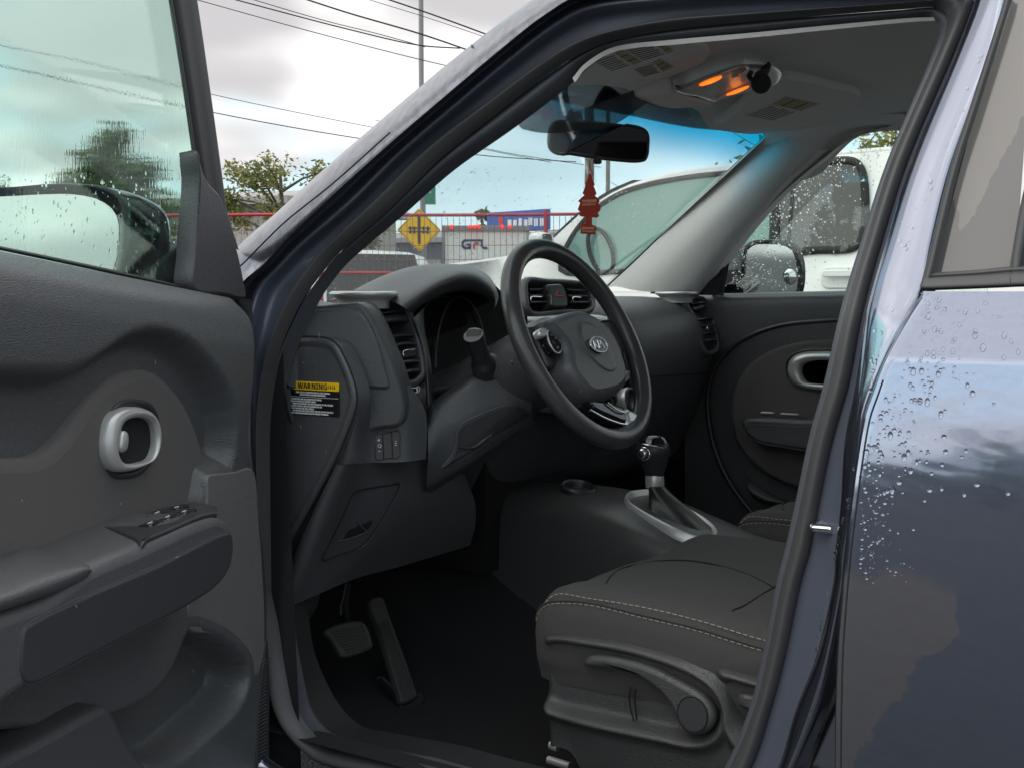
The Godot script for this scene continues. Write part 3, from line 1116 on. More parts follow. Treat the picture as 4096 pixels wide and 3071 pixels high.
func parked_car(p: Vector3, h: float, m: Material, yaw: float, label: String):
	p.y = 0
	var t := thing("parked_car", p, label, "car")
	t.rotation.y = yaw
	var s := st()
	var side := [-2.1, 0.55, -2.05, 0.75, -1.2, 0.88, -0.95, 0.92, -0.35, h - 0.06, 0.1, h, 0.8, h - 0.02, 1.35, h - 0.25, 1.75, 0.98, 2.1, 0.92, 2.15, 0.55]
	var rows := []
	for z in [[-0.86, 0.14], [-0.84, 0.06], [-0.6, 0.0], [0.0, -0.02], [0.6, 0.0], [0.84, 0.06], [0.86, 0.14]]:
		var row := PackedVector3Array()
		for i in range(0, side.size(), 2):
			var y: float = side[i + 1]
			row.append(Vector3(side[i], y - (z[1] if y > 0.6 else 0.0), z[0] * (1.0 - 0.22 * maxf(0.0, y - 0.9))))
		rows.append(spline(row, 40))
	grid(s, rows)
	for q in [0, rows.size() - 1]:
		var low := PackedVector3Array()
		for v in rows[q]:
			low.append(Vector3(v.x, 0.28, v.z * 0.98))
		grid(s, [rows[q], low])
	var o := obj("body", s, m, t)
	o.position = Vector3.ZERO
	s = st()
	for z in [-0.005, 0.005]:
		rows = []
		for k in [-0.62, 0.0, 0.62]:
			rows.append(PackedVector3Array([Vector3(-0.93, 0.945, k), Vector3(-0.65, 0.945 + (h - 0.06 - 0.92) * 0.5, k * 0.95), Vector3(-0.36, h - 0.07, k * 0.9)]))
		grid(s, rows)
	o = obj("windscreen", s, M.dark_glass, t)
	o.position = Vector3(-0.03, 0.025, 0)
	for z in [-1.0, 1.0]:
		s = st()
		slab(s, PackedVector3Array([Vector3(-0.75, 0.93, z * 0.865), Vector3(-0.3, h - 0.17, z * 0.80), Vector3(0.85, h - 0.15, z * 0.80), Vector3(1.3, 0.95, z * 0.865)]), Vector3(0, 0.2, z).normalized(), 0.03)
		o = obj("side_window", s, M.dark_glass, t)
		o.position = Vector3(0, 0, z * 0.02)
	for x in [-1.35, 1.3]:
		for z in [-0.78, 0.78]:
			s = st()
			lathe(s, Vector3(x, 0.31, z), Vector3(0, 0, 1), [[0.0, 0.1], [0.2, 0.1], [0.31, 0.08], [0.31, -0.08], [0.2, -0.1], [0.0, -0.1]], 20)
			o = obj("wheel", s, M.tyre, t)
			o.position = Vector3.ZERO

# ------------------------------------------------------------------ the car
var car: Node3D
const DP := Vector3(-1.15, 0, -1.16)          # the open door: its hinge line
const DN := Vector3(0.954, 0, -0.3)           # the way its lining faces
const DS := Vector3(0.3, 0, 0.954)            # from the hinge to its handle side

func dr(l: Array, w: float) -> PackedVector3Array:
	return plane_rail(l, DP + DN * w, DN)

func build_car():
	car = thing("compact_car", Vector3(-0.8, 0, -2.0), "dark blue compact car with its driver's door wide open, wet from rain", "car")
	aperture()
	rear_door()
	open_door()
	roof_lining()
	windscreen()
	dash()
	cluster_and_column()
	steering_wheel()
	centre_stack()
	console()
	floor_and_pedals()
	seat(-1.70, "driver_seat", true)
	seat(-2.40, "passenger_seat", false)
	passenger_side()
	front_body()

# stations round the door opening: seal outside, seal inside, trim edge
const LOOP := [
	[1660, 3120, 1720, 3062, 1724, 3040], [1326, 3066, 1420, 3004, 1440, 2985], [1217, 3000, 1300, 2970, 1325, 2955], [1123, 2884, 1200, 2866, 1226, 2853],
	[1076, 2740, 1150, 2680, 1180, 2670], [1068, 2560, 1118, 2500, 1150, 2495], [1060, 2300, 1077, 2300, 1113, 2300], [1050, 1941, 1071, 1941, 1108, 1941],
	[1046, 1724, 1070, 1724, 1104, 1724], [1057, 1579, 1080, 1562, 1115, 1575], [1086, 1405, 1118, 1400, 1160, 1402], [1159, 1200, 1205, 1210, 1254, 1205],
	[1240, 1065, 1295, 1085, 1330, 1095], [1310, 985, 1365, 1005, 1400, 1022], [1500, 800, 1560, 835, 1592, 858], [1715, 590, 1762, 635, 1795, 678],
	[1960, 405, 1995, 450, 2030, 512], [2169, 253, 2195, 297, 2240, 352], [2314, 166, 2330, 212, 2352, 252], [2458, 119, 2465, 160, 2475, 190],
	[2700, 72, 2700, 119, 2705, 164], [3000, 52, 3005, 88, 3010, 137], [3275, 36, 3300, 62, 3310, 108], [3560, 18, 3600, 38, 3620, 80],
	[3720, 6, 3715, 28, 3720, 71], [3830, -15, 3768, 45, 3745, 88], [3893, 20, 3790, 92, 3768, 115], [3811, 232, 3745, 235, 3728, 238],
	[3637, 637, 3566, 650, 3552, 655], [3528, 977, 3462, 975, 3448, 976], [3478, 1152, 3408, 1152, 3393, 1152], [3442, 1304, 3368, 1304, 3354, 1304],
	[3398, 1536, 3318, 1533, 3302, 1533], [3333, 1760, 3258, 1752, 3242, 1752], [3282, 1999, 3206, 1999, 3190, 1999], [3243, 2200, 3162, 2197, 3146, 2197],
	[3203, 2342, 3126, 2342, 3110, 2342], [3145, 2617, 3072, 2617, 3056, 2617], [3087, 2834, 3018, 2834, 3002, 2834], [3007, 3071, 2918, 3071, 2900, 3071],
	[2860, 3290, 2790, 3230, 2770, 3215], [2500, 3330, 2500, 3250, 2500, 3235], [2000, 3215, 2010, 3135, 2012, 3118]]

func station(k: int, c: int) -> Array:
	var l := []
	for q in LOOP:
		l += [q[c * 2], q[c * 2 + 1]]
	return l

func aperture():
	# the rubber seal runs the whole way round
	var a := side_rail(station(0, 0), 0.0)
	var b := side_rail(station(0, 1), -0.012)
	var c := side_rail(station(0, 2), -0.04)
	for r in [a, b, c]:
		r.append(r[0])
	var o := PackedVector3Array()
	var i := PackedVector3Array()
	var mid := PackedVector3Array()
	for k in a.size():
		o.append(a[k] + Vector3(0, 0, -0.03))
		mid.append(a[k].lerp(b[k], 0.35) + Vector3(0, 0, 0.016))
		i.append(a[k].lerp(b[k], 0.8) + Vector3(0, 0, 0.010))
	var s := st()
	abreast(s, [o, a, mid, i, b], 6, 4)
	obj("door_seal", s, M.rubber, car)
	s = st()
	var b2 := PackedVector3Array()
	var cc := PackedVector3Array()
	for k in a.size():
		b2.append(b[k].lerp(a[k], 0.25) + Vector3(0, 0, -0.010))
		cc.append(c[k] + (c[k] - b[k]) * 0.02 + Vector3(0, 0, -0.012))
	var md := PackedVector3Array()
	for k in a.size():
		md.append(b[k].lerp(c[k], 0.55) + Vector3(0, 0, 0.008))
	abreast(s, [b2, md, c, cc], 6, 3)
	obj("opening_trim", s, M.rubber_lip, car)
	s = st()
	var c2 := PackedVector3Array()
	var c3 := PackedVector3Array()
	for k in [39, 40, 41, 42, 0, 1, 2, 3, 4, 5, 6]:
		c2.append(cc[k] + Vector3(0, 0, 0.002))
		c3.append(cc[k] + (c[k] - b[k]).normalized() * 0.006 + Vector3(-0.02 if k > 3 and k < 10 else 0.0, 0, -0.05))
	abreast(s, [c2, c3], 6)
	obj("inner_trim", s, M.dull_black, car)
	# painted jamb between the outer skin and the seal, left side and along the roof
	var J := [[930, 2700, 960, 2700, 1062, 2600], [930, 2300, 965, 2300, 1058, 2300], [930, 1900, 965, 1900, 1050, 1941], [925, 1500, 965, 1520, 1062, 1540], [930, 1300, 990, 1330, 1086, 1405],
		[955, 1150, 1030, 1165, 1159, 1200], [1055, 1055, 1120, 1062, 1240, 1065], [1141, 959, 1205, 975, 1310, 985], [1320, 788, 1400, 808, 1500, 800], [1560, 572, 1600, 610, 1715, 590],
		[1800, 367, 1850, 395, 1960, 405], [2010, 190, 2060, 220, 2169, 253], [2180, 58, 2225, 95, 2314, 166], [2350, -30, 2380, 25, 2458, 119],
		[2700, -75, 2700, -8, 2700, 72], [3000, -95, 3000, -28, 3000, 52], [3275, -110, 3275, -40, 3275, 36], [3560, -125, 3560, -50, 3560, 18], [3900, -140, 3900, -70, 3850, -10]]
	var l1 := []; var l2 := []; var l3 := []; var l12 := []; var l23 := []
	for q in J:
		l1 += [q[0], q[1]]
		l12 += [q[0] * 0.62 + q[2] * 0.38, q[1] * 0.62 + q[3] * 0.38]
		l2 += [q[2], q[3]]
		l23 += [q[2] * 0.6 + q[4] * 0.4, q[3] * 0.6 + q[5] * 0.4]
		l3 += [q[4], q[5]]
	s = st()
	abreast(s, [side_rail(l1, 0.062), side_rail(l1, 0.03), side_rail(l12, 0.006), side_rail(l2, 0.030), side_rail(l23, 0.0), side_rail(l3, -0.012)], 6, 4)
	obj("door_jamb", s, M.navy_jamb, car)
	# outer skin of the roof pillar
	var r1 := [900, 1200, 955, 1150, 1055, 1055, 1141, 959, 1320, 788, 1560, 572, 1800, 367, 2010, 190, 2180, 58, 2350, -30, 2700, -75]
	var r0 := [800, 1110, 905, 1025, 1010, 930, 1090, 863, 1280, 690, 1480, 518, 1690, 340, 1880, 186, 2040, 68, 2240, -60, 2600, -170]
	var rm := []
	for k in range(0, r1.size(), 2):
		rm += [r1[k] * 0.5 + r0[k] * 0.5, r1[k + 1] * 0.5 + r0[k + 1] * 0.5]
	s = st()
	var back := PackedVector3Array()
	for p in side_rail(r0, 0.0):
		back.append(p + Vector3(-0.06, -0.05, -0.05))
	abreast(s, [side_rail(r1, 0.046), side_rail(r1, 0.056), side_rail(rm, 0.046), side_rail(r0, 0.006), back], 6, 5)
	obj("roof_pillar", s, M.wet_dimmed_pillar if M.has("wet_dimmed_pillar") else M.navy_paint, car)
	s = st()
	tube(s, spline(side_rail([905, 1110, 969, 1057, 1060, 965, 1141, 887, 1330, 735, 1560, 530], 0.072), 40), 0.0012, 5)
	obj("pillar_crease", s, M.dull_black, car)
	# centre pillar: painted jamb, latch striker, flange, outer face
	s = st()
	var sl := [3905, -40, 3893, 20, 3811, 232, 3637, 637, 3528, 977, 3478, 1152, 3442, 1304, 3398, 1536, 3333, 1760, 3282, 1999, 3243, 2200, 3203, 2342, 3145, 2617, 3087, 2834, 3007, 3071, 2860, 3300]
	var jl := [3920, -40, 3908, 20, 3830, 232, 3662, 637, 3556, 977, 3505, 1152, 3470, 1290, 3428, 1536, 3385, 1760, 3368, 1999, 3344, 2200, 3333, 2342, 3270, 2617, 3190, 2834, 3116, 3071, 3000, 3300]
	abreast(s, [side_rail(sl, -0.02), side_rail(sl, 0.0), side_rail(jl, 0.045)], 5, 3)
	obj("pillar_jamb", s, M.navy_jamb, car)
	s = st()
	var fl := [4045, -40, 4015, 20, 3975, 232, 3810, 637, 3722, 977, 3690, 1152, 3600, 1330, 3470, 1636, 3452, 1760, 3420, 1999, 3383, 2200, 3370, 2342, 3318, 2617, 3262, 2834, 3166, 3071, 3060, 3300]
	var fe := PackedVector3Array()
	for p in side_rail(fl, 0.082):
		fe.append(p + Vector3(0.006, 0, -0.03))
	abreast(s, [side_rail(jl, 0.045), side_rail(jl, 0.066), side_rail(fl, 0.080), fe], 5, 4)
	obj("pillar_face", s, M.navy_paint, car)
	var p := aside(3335, 2118, 0.0)
	s = st()
	var a0 := aside(3332, 2118, 0.035)
	var a1 := aside(3255, 2112, 0.030)
	tube(s, spline(PackedVector3Array([a0, a0.lerp(a1, 0.85), a1, a1 + Vector3(-0.002, 0.001, -0.012), a0.lerp(a1, 0.8) + Vector3(0, 0.002, -0.03), a0 + Vector3(0, 0.002, -0.03)]), 24), 0.0046, 10)
	obj("latch_striker", s, M.chrome, car)
	s = st()
	lathe(s, a0 + Vector3(0.004, 0, -0.012), Vector3(-0.9, 0, 0.43).normalized(), [[0.0, 0.004], [0.018, 0.003], [0.021, 0.0], [0.021, -0.003]], 20, 0.6, Vector3(0, 0, 1))
	obj("striker_plate", s, M.chrome, car)
	# sill: painted rocker below the seal
	s = st()
	abreast(s, [side_rail([960, 2650, 990, 2850, 1090, 3020, 1326, 3100, 1700, 3160, 2300, 3330, 2850, 3330, 3100, 3120], -0.01), side_rail([940, 2700, 1000, 2950, 1130, 3080, 1326, 3140, 1700, 3230, 2300, 3390, 2850, 3400, 3160, 3160], 0.07),
		side_rail([900, 3000, 1000, 3150, 1130, 3250, 1326, 3300, 1700, 3400, 2300, 3500, 2850, 3500, 3300, 3500], 0.10)], 6, 3)
	obj("rocker_panel", s, M.navy_paint, car)
	s = st()
	abreast(s, [side_rail([3180, 3250, 3290, 2930, 3362, 2760], 0.03), side_rail([3390, 3300, 3390, 2960, 3390, 2760], 0.03)], 6)
	obj("rear_rocker", s, M.navy_paint, car)

func door_z(y: float) -> float:   # the rear door's section: how far out it stands at each height
	if zs_.is_empty():
		var z := -1.166
		var q := 1.10
		while q > 0.3:
			var sl := lerpf(0.115, 0.26, smoothstep(1.016, 1.024, q)) if q > 0.98 else (lerpf(0.074, 0.120, (q - 0.905) / 0.075) if q > 0.905 else (lerpf(-0.02, 0.074, (q - 0.70) / 0.205) if q > 0.70 else lerpf(-0.10, -0.02, clampf((q - 0.5) / 0.2, 0, 1))))
			zs_.append(z)
			z += sl * 0.001
			q -= 0.001
	var f := clampf((1.10 - y) / 0.001, 0.0, zs_.size() - 1.001)
	return lerpf(zs_[int(f)], zs_[int(f) + 1], f - int(f))

var zs_ := PackedFloat32Array()

func rear_door():
	var edge := zr([3672, 1166, 3666, 1195, 3640, 1240, 3594, 1326, 3529, 1463, 3490, 1580, 3463, 1666, 3434, 1869, 3418, 2013, 3402, 2160, 3384, 2378, 3370, 2595, 3364, 2797, 3358, 3071, 3354, 3300], -1.145)
	edge = spline(edge, 160)
	var rows := []
	var peel := FastNoiseLite.new()
	peel.seed = 3
	peel.frequency = 1.0
	for p in edge:
		var row := PackedVector3Array()
		row.append(Vector3(p.x + 0.002, p.y, door_z(p.y) - 0.03))
		row.append(Vector3(p.x - 0.0015, p.y, door_z(p.y) - 0.006))
		row.append(Vector3(p.x, p.y, door_z(p.y) - 0.0015))
		for k in 50:
			row.append(Vector3(p.x + 0.0025 + 0.34 * k / 39.0, p.y, door_z(p.y) + 0.00010 * peel.get_noise_2d((p.x + 0.34 * k / 39.0) * 26.0, p.y * 55.0)))
		rows.append(row)
	var s := st()
	grid(s, rows)
	var d := obj("rear_door", s, M.wet_paint, car)
	s = st()
	var hem := PackedVector3Array()
	for p in edge:
		if p.y < 1.0:
			hem.append(Vector3(p.x + 0.0062, p.y, door_z(p.y) + 0.0003))
	tube(s, hem, 0.0007, 5)
	obj("hem_line", s, M.dull_black, d)
	# window: rubber frame, dark glass, belt moulding
	var fp := Vector3(0, 1.03, -1.178)
	var fn := Vector3(0, 0.33, 1).normalized()
	s = st()
	abreast(s, [plane_rail([4028, -60, 4012, 20, 3888, 405, 3795, 688, 3702, 1071, 3680, 1150], fp, fn), plane_rail([4042, -60, 4027, 20, 3905, 405, 3815, 688, 3722, 1071, 3700, 1150], fp + fn * 0.006, fn),
		plane_rail([4062, -60, 4044, 20, 3925, 405, 3835, 688, 3745, 1071, 3722, 1150], fp - fn * 0.002, fn)], 6, 3)
	obj("window_frame", s, M.rubber, d)
	s = st()
	var gp := fp - fn * 0.012
	grid(s, [spline(plane_rail([4040, -60, 3915, 405, 3735, 1090], gp, fn), 20), spline(plane_rail([4120, -60, 4110, 405, 4062, 1090], gp, fn), 20)])
	obj("window_glass", s, M.privacy_glass, d)
	s = st()
	grid(s, [spline(plane_rail([4200, -60, 4150, 405, 4052, 1090], gp - fn * 0.004, fn), 20), spline(plane_rail([4500, -60, 4500, 405, 4500, 1090], gp - fn * 0.004, fn), 20)])
	obj("quarter_glass", s, M.privacy_glass, d)
	s = st()
	abreast(s, [plane_rail([4150, 600, 4092, 780, 4040, 1070], fp - fn * 0.008, fn), plane_rail([4160, 600, 4104, 780, 4052, 1070], fp, fn), plane_rail([4180, 600, 4126, 780, 4072, 1070], fp, fn), plane_rail([4190, 600, 4136, 780, 4082, 1070], fp - fn * 0.008, fn)], 6)
	obj("window_divider", s, M.rubber, d)
	s = st()
	abreast(s, [plane_rail([3716, 1092, 3900, 1080, 4040, 1066, 4060, 1066, 4300, 1058], fp - fn * 0.008, fn), plane_rail([3712, 1100, 3900, 1089, 4040, 1075, 4060, 1074, 4300, 1066], fp + fn * 0.003, fn), plane_rail([3700, 1112, 3900, 1102, 4040, 1092, 4060, 1091, 4300, 1084], fp + fn * 0.001, fn),
		plane_rail([3698, 1116, 3900, 1106, 4040, 1098, 4060, 1097, 4300, 1090], fp + fn * 0.006, fn), plane_rail([3688, 1152, 3900, 1144, 4040, 1138, 4060, 1137, 4300, 1128], fp + fn * 0.011, fn), plane_rail([3686, 1164, 3900, 1156, 4040, 1150, 4060, 1149, 4300, 1140], fp + fn * 0.002, fn)], 6, 3)
	obj("belt_moulding", s, M.rubber, d)

# ------------------------------------------------------------------ the open door
func sd_poly(p: Vector2, q: PackedVector2Array) -> float:   # distance to an outline, negative inside
	var best := 1e9
	var inside := false
	var n := q.size()
	var j := n - 1
	for i in n:
		var a := q[i]
		var b := q[j]
		var e := b - a
		var w := p - a
		var d := w - e * clampf(w.dot(e) / maxf(e.length_squared(), 1e-9), 0, 1)
		best = minf(best, d.length_squared())
		if (a.y > p.y) != (b.y > p.y) and p.x < (b.x - a.x) * (p.y - a.y) / (b.y - a.y) + a.x:
			inside = not inside
		j = i
	return -sqrt(best) if inside else sqrt(best)

func flat2(r: PackedVector3Array) -> PackedVector2Array:
	var o := PackedVector2Array()
	for p in r:
		o.append(Vector2((p - DP).dot(DS), p.y))
	return o

func open_door():
	# lining: one moulded skin with the swooping recess and the map pocket pressed into it
	var wave := flat2(spline(dr([-700, 1470, -300, 1466, 0, 1463, 253, 1461, 347, 1420, 434, 1355, 507, 1318, 586, 1306, 688, 1330, 760, 1384, 832, 1463, 883, 1543, 925, 1650, 940, 1780, 930, 1875, 850, 1890, 822, 1930, 818, 2060, 812, 2180, 500, 2380, 0, 2580, -700, 2850], 0.0), 60, true))
	var pocket := flat2(spline(dr([746, 2519, 832, 2537, 912, 2580, 963, 2631, 988, 2689, 985, 2740, 941, 2827, 832, 2935, 724, 3029, 637, 3062, 579, 3050, 400, 3200, -200, 3400, -200, 3000, 200, 2900, 463, 2850, 579, 2790, 652, 2720, 695, 2640, 724, 2560], 0.0), 60, true))
	var lefts := spline(dr([-400, 905, -400, 1400, -400, 2000, -400, 2600, -400, 3300], 0.0), 120)
	var rights := spline(dr([1003, 1197, 1012, 1290, 1006, 1420, 1000, 1724, 1010, 1876, 1030, 2050, 1050, 2200, 1062, 2350, 1066, 2500, 1062, 2750, 1058, 3071, 1056, 3300], 0.0), 120)
	var s := st()
	var rows := []
	var nu := 190
	for j in 120:
		# even out the heights
		var row := PackedVector3Array()
		var a := rights[j]
		var b := lefts[j]
		for i in nu:
			var t := i / float(nu - 1)
			t = t * t * 0.35 + t * 0.65
			var p := a.lerp(b, t)
			if j < 12:   # the waist line falls towards the hinge
				p.y += 0.0
			var q := Vector2((p - DP).dot(DS), p.y)
			var w := 0.0
			var d := sd_poly(q, wave)
			w -= 0.034 * smoothstep(0.002, -0.026, d)
			var dp_ := sd_poly(q, pocket)
			w -= 0.055 * smoothstep(0.002, -0.010, dp_)
			if dp_ < 0.05 and dp_ > -0.002: w += 0.004 * smoothstep(0.05, 0.0, dp_)
			var edge := a.distance_to(p)
			w -= 0.028 * pow(clampf(1.0 - edge / 0.018, 0, 1), 2.0)
			var topd := j / 119.0
			w -= 0.022 * pow(clampf(1.0 - topd / 0.05, 0, 1), 2.0)
			w += 0.012 * smoothstep(0.0, 0.10, topd) * smoothstep(0.35, 0.12, topd)
			row.append(p + DN * w)
		rows.append(row)
	var first := PackedVector3Array()
	for p in rows[0]:
		first.append(p + DN * -0.03)
	var all := [first]
	all.append_array(rows)
	grid(s, all)
	var door := obj("driver_door", s, M.door_upper, car, "driver's door swung wide open, seen from its lining side")
	# lower lining right of the cloth, a separate moulding a little proud
	s = st()
	var low := dr([819, 1960, 819, 1915, 824, 1900, 840, 1896, 930, 1886, 1006, 1879, 1024, 2050, 1040, 2250, 1050, 2450, 1046, 2620, 1020, 2700, 1000, 2700, 985, 2640, 940, 2575, 860, 2535, 746, 2512, 742, 2420, 780, 2300, 815, 2100], 0.0)
	plate(s, spline(low, 90, true), DN, [[0.0, -0.02], [0.0, 0.001], [0.0008, 0.0022], [0.002, 0.003]])
	obj("lower_lining", s, M.lower_lining, door)
	# edge of the door towards the hinge
	s = st()
	var er := dr([1003, 1197, 1012, 1290, 1006, 1420, 1000, 1724, 1010, 1876, 1030, 2050, 1050, 2200, 1062, 2350, 1066, 2500, 1062, 2750, 1058, 3071, 1056, 3300], -0.022)
	var er2 := PackedVector3Array()
	var er3 := PackedVector3Array()
	for p in er:
		er2.append(p - DN * 0.05 - DS * 0.012)
		er3.append(p - DN * 0.10 - DS * 0.012)
	abreast(s, [er, er2, er3], 6, 3)
	obj("door_edge", s, M.dull_black, door)
	# cloth panel
	s = st()
	var cl := spline(dr([-500, 1850, 0, 1833, 130, 1825, 188, 1792, 239, 1738, 304, 1646, 376, 1557, 449, 1500, 536, 1474, 608, 1492, 673, 1550, 724, 1623, 767, 1717, 796, 1818, 814, 1927, 818, 2060, 815, 2140, 500, 2320, 0, 2520, -500, 2700], -0.024), 140, true)
	plate(s, cl, DN, [[0.0, -0.02], [0.0, 0.0], [0.002, 0.004], [0.006, 0.0065], [0.014, 0.008]])
	obj("cloth_panel", s, M.cloth, door)
	# inner handle: dark cup, satin ring, lever
	var hc := onp(515, 1738, DP + DN * -0.014, DN)
	var hr := spline(dr([422, 1700, 440, 1640, 480, 1602, 545, 1595, 600, 1615, 625, 1655, 634, 1720, 630, 1790, 600, 1850, 560, 1895, 500, 1915, 445, 1908, 418, 1870, 410, 1800], -0.016), 60, true)
	s = st()
	plate(s, hr, DN, [[0.0, -0.004], [0.0005, 0.002], [0.003, 0.0035], [0.008, 0.001], [0.010, -0.004]], false)
	var cup := obj("handle_cup", s, M.smooth_black, door)
	s = st()
	plate(s, spline(dr([484, 1690, 540, 1664, 596, 1668, 626, 1710, 630, 1770, 612, 1826, 575, 1856, 510, 1858, 470, 1836, 464, 1770], -0.0125), 40, true), DN, [[0.0, -0.002], [0.0, 0.0]])
	obj("cup_shade_plate", s, M.void_black, cup)  # flat black plate, paints the shade inside the cup
	s = st()
	var outer := spline(dr([430, 1740, 446, 1672, 490, 1634, 560, 1628, 610, 1652, 634, 1700, 636, 1765, 620, 1825, 575, 1862, 510, 1886, 458, 1880, 432, 1830], -0.006), 64, true)
	var inner := spline(dr([478, 1748, 494, 1694, 528, 1674, 582, 1672, 613, 1693, 624, 1738, 621, 1792, 602, 1834, 562, 1850, 508, 1853, 484, 1838, 473, 1800], -0.005), 64, true)
	var rr := []
	for f in [[0.0, -0.016], [0.0, -0.003], [0.12, 0.001], [0.4, 0.004], [0.7, 0.004], [0.92, 0.001], [1.0, -0.003], [1.0, -0.014]]:
		var row := PackedVector3Array()
		for k in outer.size():
			row.append(outer[k].lerp(inner[k], f[0]) + DN * f[1])
		rr.append(row)
	grid(s, rr, false, true)
	obj("handle_ring", s, M.silver_paint, door)
	s = st()
	puff(s, spline(dr([480, 1742, 487, 1724, 500, 1724, 507, 1737, 506, 1780, 498, 1802, 484, 1808, 476, 1795], -0.003), 30, true), DN, [[0.9, -0.008], [1.0, 0.0], [0.9, 0.002], [0.6, 0.003], [0.2, 0.0035]])
	obj("lock_lever", s, M.silver_paint, door)
	# armrest: body, inlaid panel, pad, switch plate with buttons
	var aw := 0.088
	s = st()
	var arm := spline(dr([-300, 2570, 0, 2452, 200, 2376, 355, 2268, 579, 2172, 680, 2126, 796, 2076, 872, 2058, 914, 2080, 937, 2139, 934, 2218, 905, 2291, 854, 2342, 767, 2410, 507, 2542, 326, 2642, 181, 2722, 60, 2800, -300, 3050], aw), 150, true)
	plate(s, arm, DN, [[0.004, -0.13], [0.0, -0.016], [0.001, -0.009], [0.004, -0.004], [0.008, -0.001], [0.013, 0.0]])
	var rest := obj("armrest", s, M.leather_grain, door)
	s = st()
	var ins := spline(dr([922, 2128, 900, 2128, 840, 2150, 651, 2247, 362, 2370, 130, 2482, 90, 2512, 78, 2580, 76, 2690, 96, 2732, 130, 2738, 181, 2716, 507, 2546, 724, 2436, 868, 2338, 915, 2270, 930, 2190], aw + 0.0005), 120, true)
	plate(s, ins, DN, [[0.0, -0.01], [0.0, -0.0045], [0.0012, -0.0045], [0.0012, 0.0002], [0.0022, 0.0012], [0.004, 0.0015]])
	obj("armrest_inlay", s, M.inlay_black, rest)
	s = st()
	tube(s, inset_ring(ins, DN, 0.0005, -0.0008), 0.0007, 5, true)
	obj("inlay_joint", s, M.rubber_lip, rest)
	s = st()
	skin(s, [dr([-350, 2290, 0, 2220, 71, 2192, 200, 2198, 300, 2220, 345, 2246], -0.03), dr([-350, 2320, 0, 2246, 80, 2216, 210, 2214, 305, 2232, 350, 2252], 0.02), dr([-350, 2420, 0, 2338, 120, 2294, 250, 2258, 322, 2250, 354, 2258], aw - 0.014), dr([-350, 2500, 0, 2396, 150, 2344, 280, 2296, 340, 2272, 362, 2272], aw + 0.004), dr([-350, 2560, 0, 2442, 160, 2388, 290, 2338, 345, 2308, 365, 2284], aw + 0.0005), dr([-350, 2560, 0, 2442, 160, 2388, 290, 2338, 345, 2308, 365, 2284], aw - 0.02)], 60, 6)
	obj("armrest_pad", s, M.leather_grain, rest)
	s = st()
	var r0 := dr([392, 2122, 560, 2080, 688, 2043, 811, 2030, 868, 2046], -0.012)
	var r1 := dr([560, 2180, 600, 2160, 690, 2122, 796, 2076, 868, 2060], aw - 0.006)
	var r2 := PackedVector3Array()
	for k in 5:
		r0[k] += Vector3(0, 0.006, 0)
		r1[k] += Vector3(0, 0.0045, 0)
		r2.append(r0[k].lerp(r1[k], 0.5) + Vector3(0, 0.002, 0))
	var sr := crossed([spline(r0, 40), spline(r2, 40), spline(r1, 40)], 4)
	grid(s, sr)
	var rim := PackedVector3Array([r0[0], r2[0], r1[0], r1[1], r1[2], r1[3], r1[4]])
	var rim1 := PackedVector3Array()
	var rim2 := PackedVector3Array()
	for q in rim:
		rim1.append(q + Vector3(0, -0.004, 0) + DS * 0.003 + DN * 0.001)
		rim2.append(q + Vector3(0, -0.03, 0) + DS * 0.008 - DN * 0.006)
	abreast(s, [rim, rim1, rim2], 6, 3)
	var w0 := dr([373, 2236, 385, 2190, 392, 2122], -0.01)
	var w1 := dr([500, 2230, 520, 2200, 560, 2180], aw - 0.01)
	skin(s, [w0, w1], 20)
	var sp := obj("switch_plate", s, M.smooth_black, rest)
	var bu := (r1[3] - r1[1]).normalized()
	var bn := (r1[2] - r0[2]).cross(r1[3] - r1[1]).normalized()
	if bn.y < 0.0: bn = -bn
	var bv := bu.cross(bn).normalized()
	for q in [[2, 9], [5, 10], [2, 16], [5, 17], [2, 23], [5, 24]]:
		var cl_ := [sr[q[0]][q[1]] + bn * 0.0002]
		s = st()
		puff(s, round_rect(cl_[0], bu, bv, 0.028, 0.019, 0.004), bn, [[1.0, -0.002], [0.98, 0.0008], [0.88, 0.0016], [0.4, 0.0010]])
		obj("window_switch", s, M.gloss_black, rest)
		s = st()
		box(s, cl_[0] + bn * 0.0017, Vector3(0.008, 0.0007, 0.0015), Basis(bu, bn, bu.cross(bn)))
		obj("switch_mark", s, M.white_mark, rest)
	# map pocket lip at the lower left, speaker mesh at the hinge edge
	s = st()
	var lip := spline(dr([-300, 3170, 0, 3036, 200, 2935, 391, 2830, 428, 2818, 455, 2838, 475, 2880, 500, 2930, 536, 2993, 579, 3044, 640, 3120, 660, 3320, -300, 3320], 0.035), 110, true)
	plate(s, lip, DN, [[0.0, -0.08], [0.0, -0.012], [0.001, -0.006], [0.004, -0.002], [0.009, 0.0]])
	obj("pocket_front", s, M.dash_plastic, door)
	s = st()
	var mesh_o := spline(dr([1062, 2560, 1050, 2640, 1035, 2760, 1028, 2900, 1028, 3100, 1064, 3100, 1070, 2900, 1072, 2740], 0.001), 50, true)
	plate(s, mesh_o, DN, [[0.0, -0.02], [0.0, 0.001], [0.0015, 0.0025], [0.003, 0.001]])
	var sm := obj("speaker_grille", s, M.dull_black, door)
	s = st()
	for k in 34:
		var y := 2640 + k * 14
		var f := smoothstep(2560, 2900, y)
		bar(s, onp(lerpf(1048, 1034, f), y + 12, DP + DN * 0.003, DN), onp(1064, y - 6, DP + DN * 0.003, DN), 0.0008, 4)
	obj("grille_ribs", s, M.rubber_lip, sm)
	# window frame, glass, corner cover, mirror
	var tl := Vector3(-0.16, 0.0, 0.0)      # the frame leans in with the side of the car
	s = st()
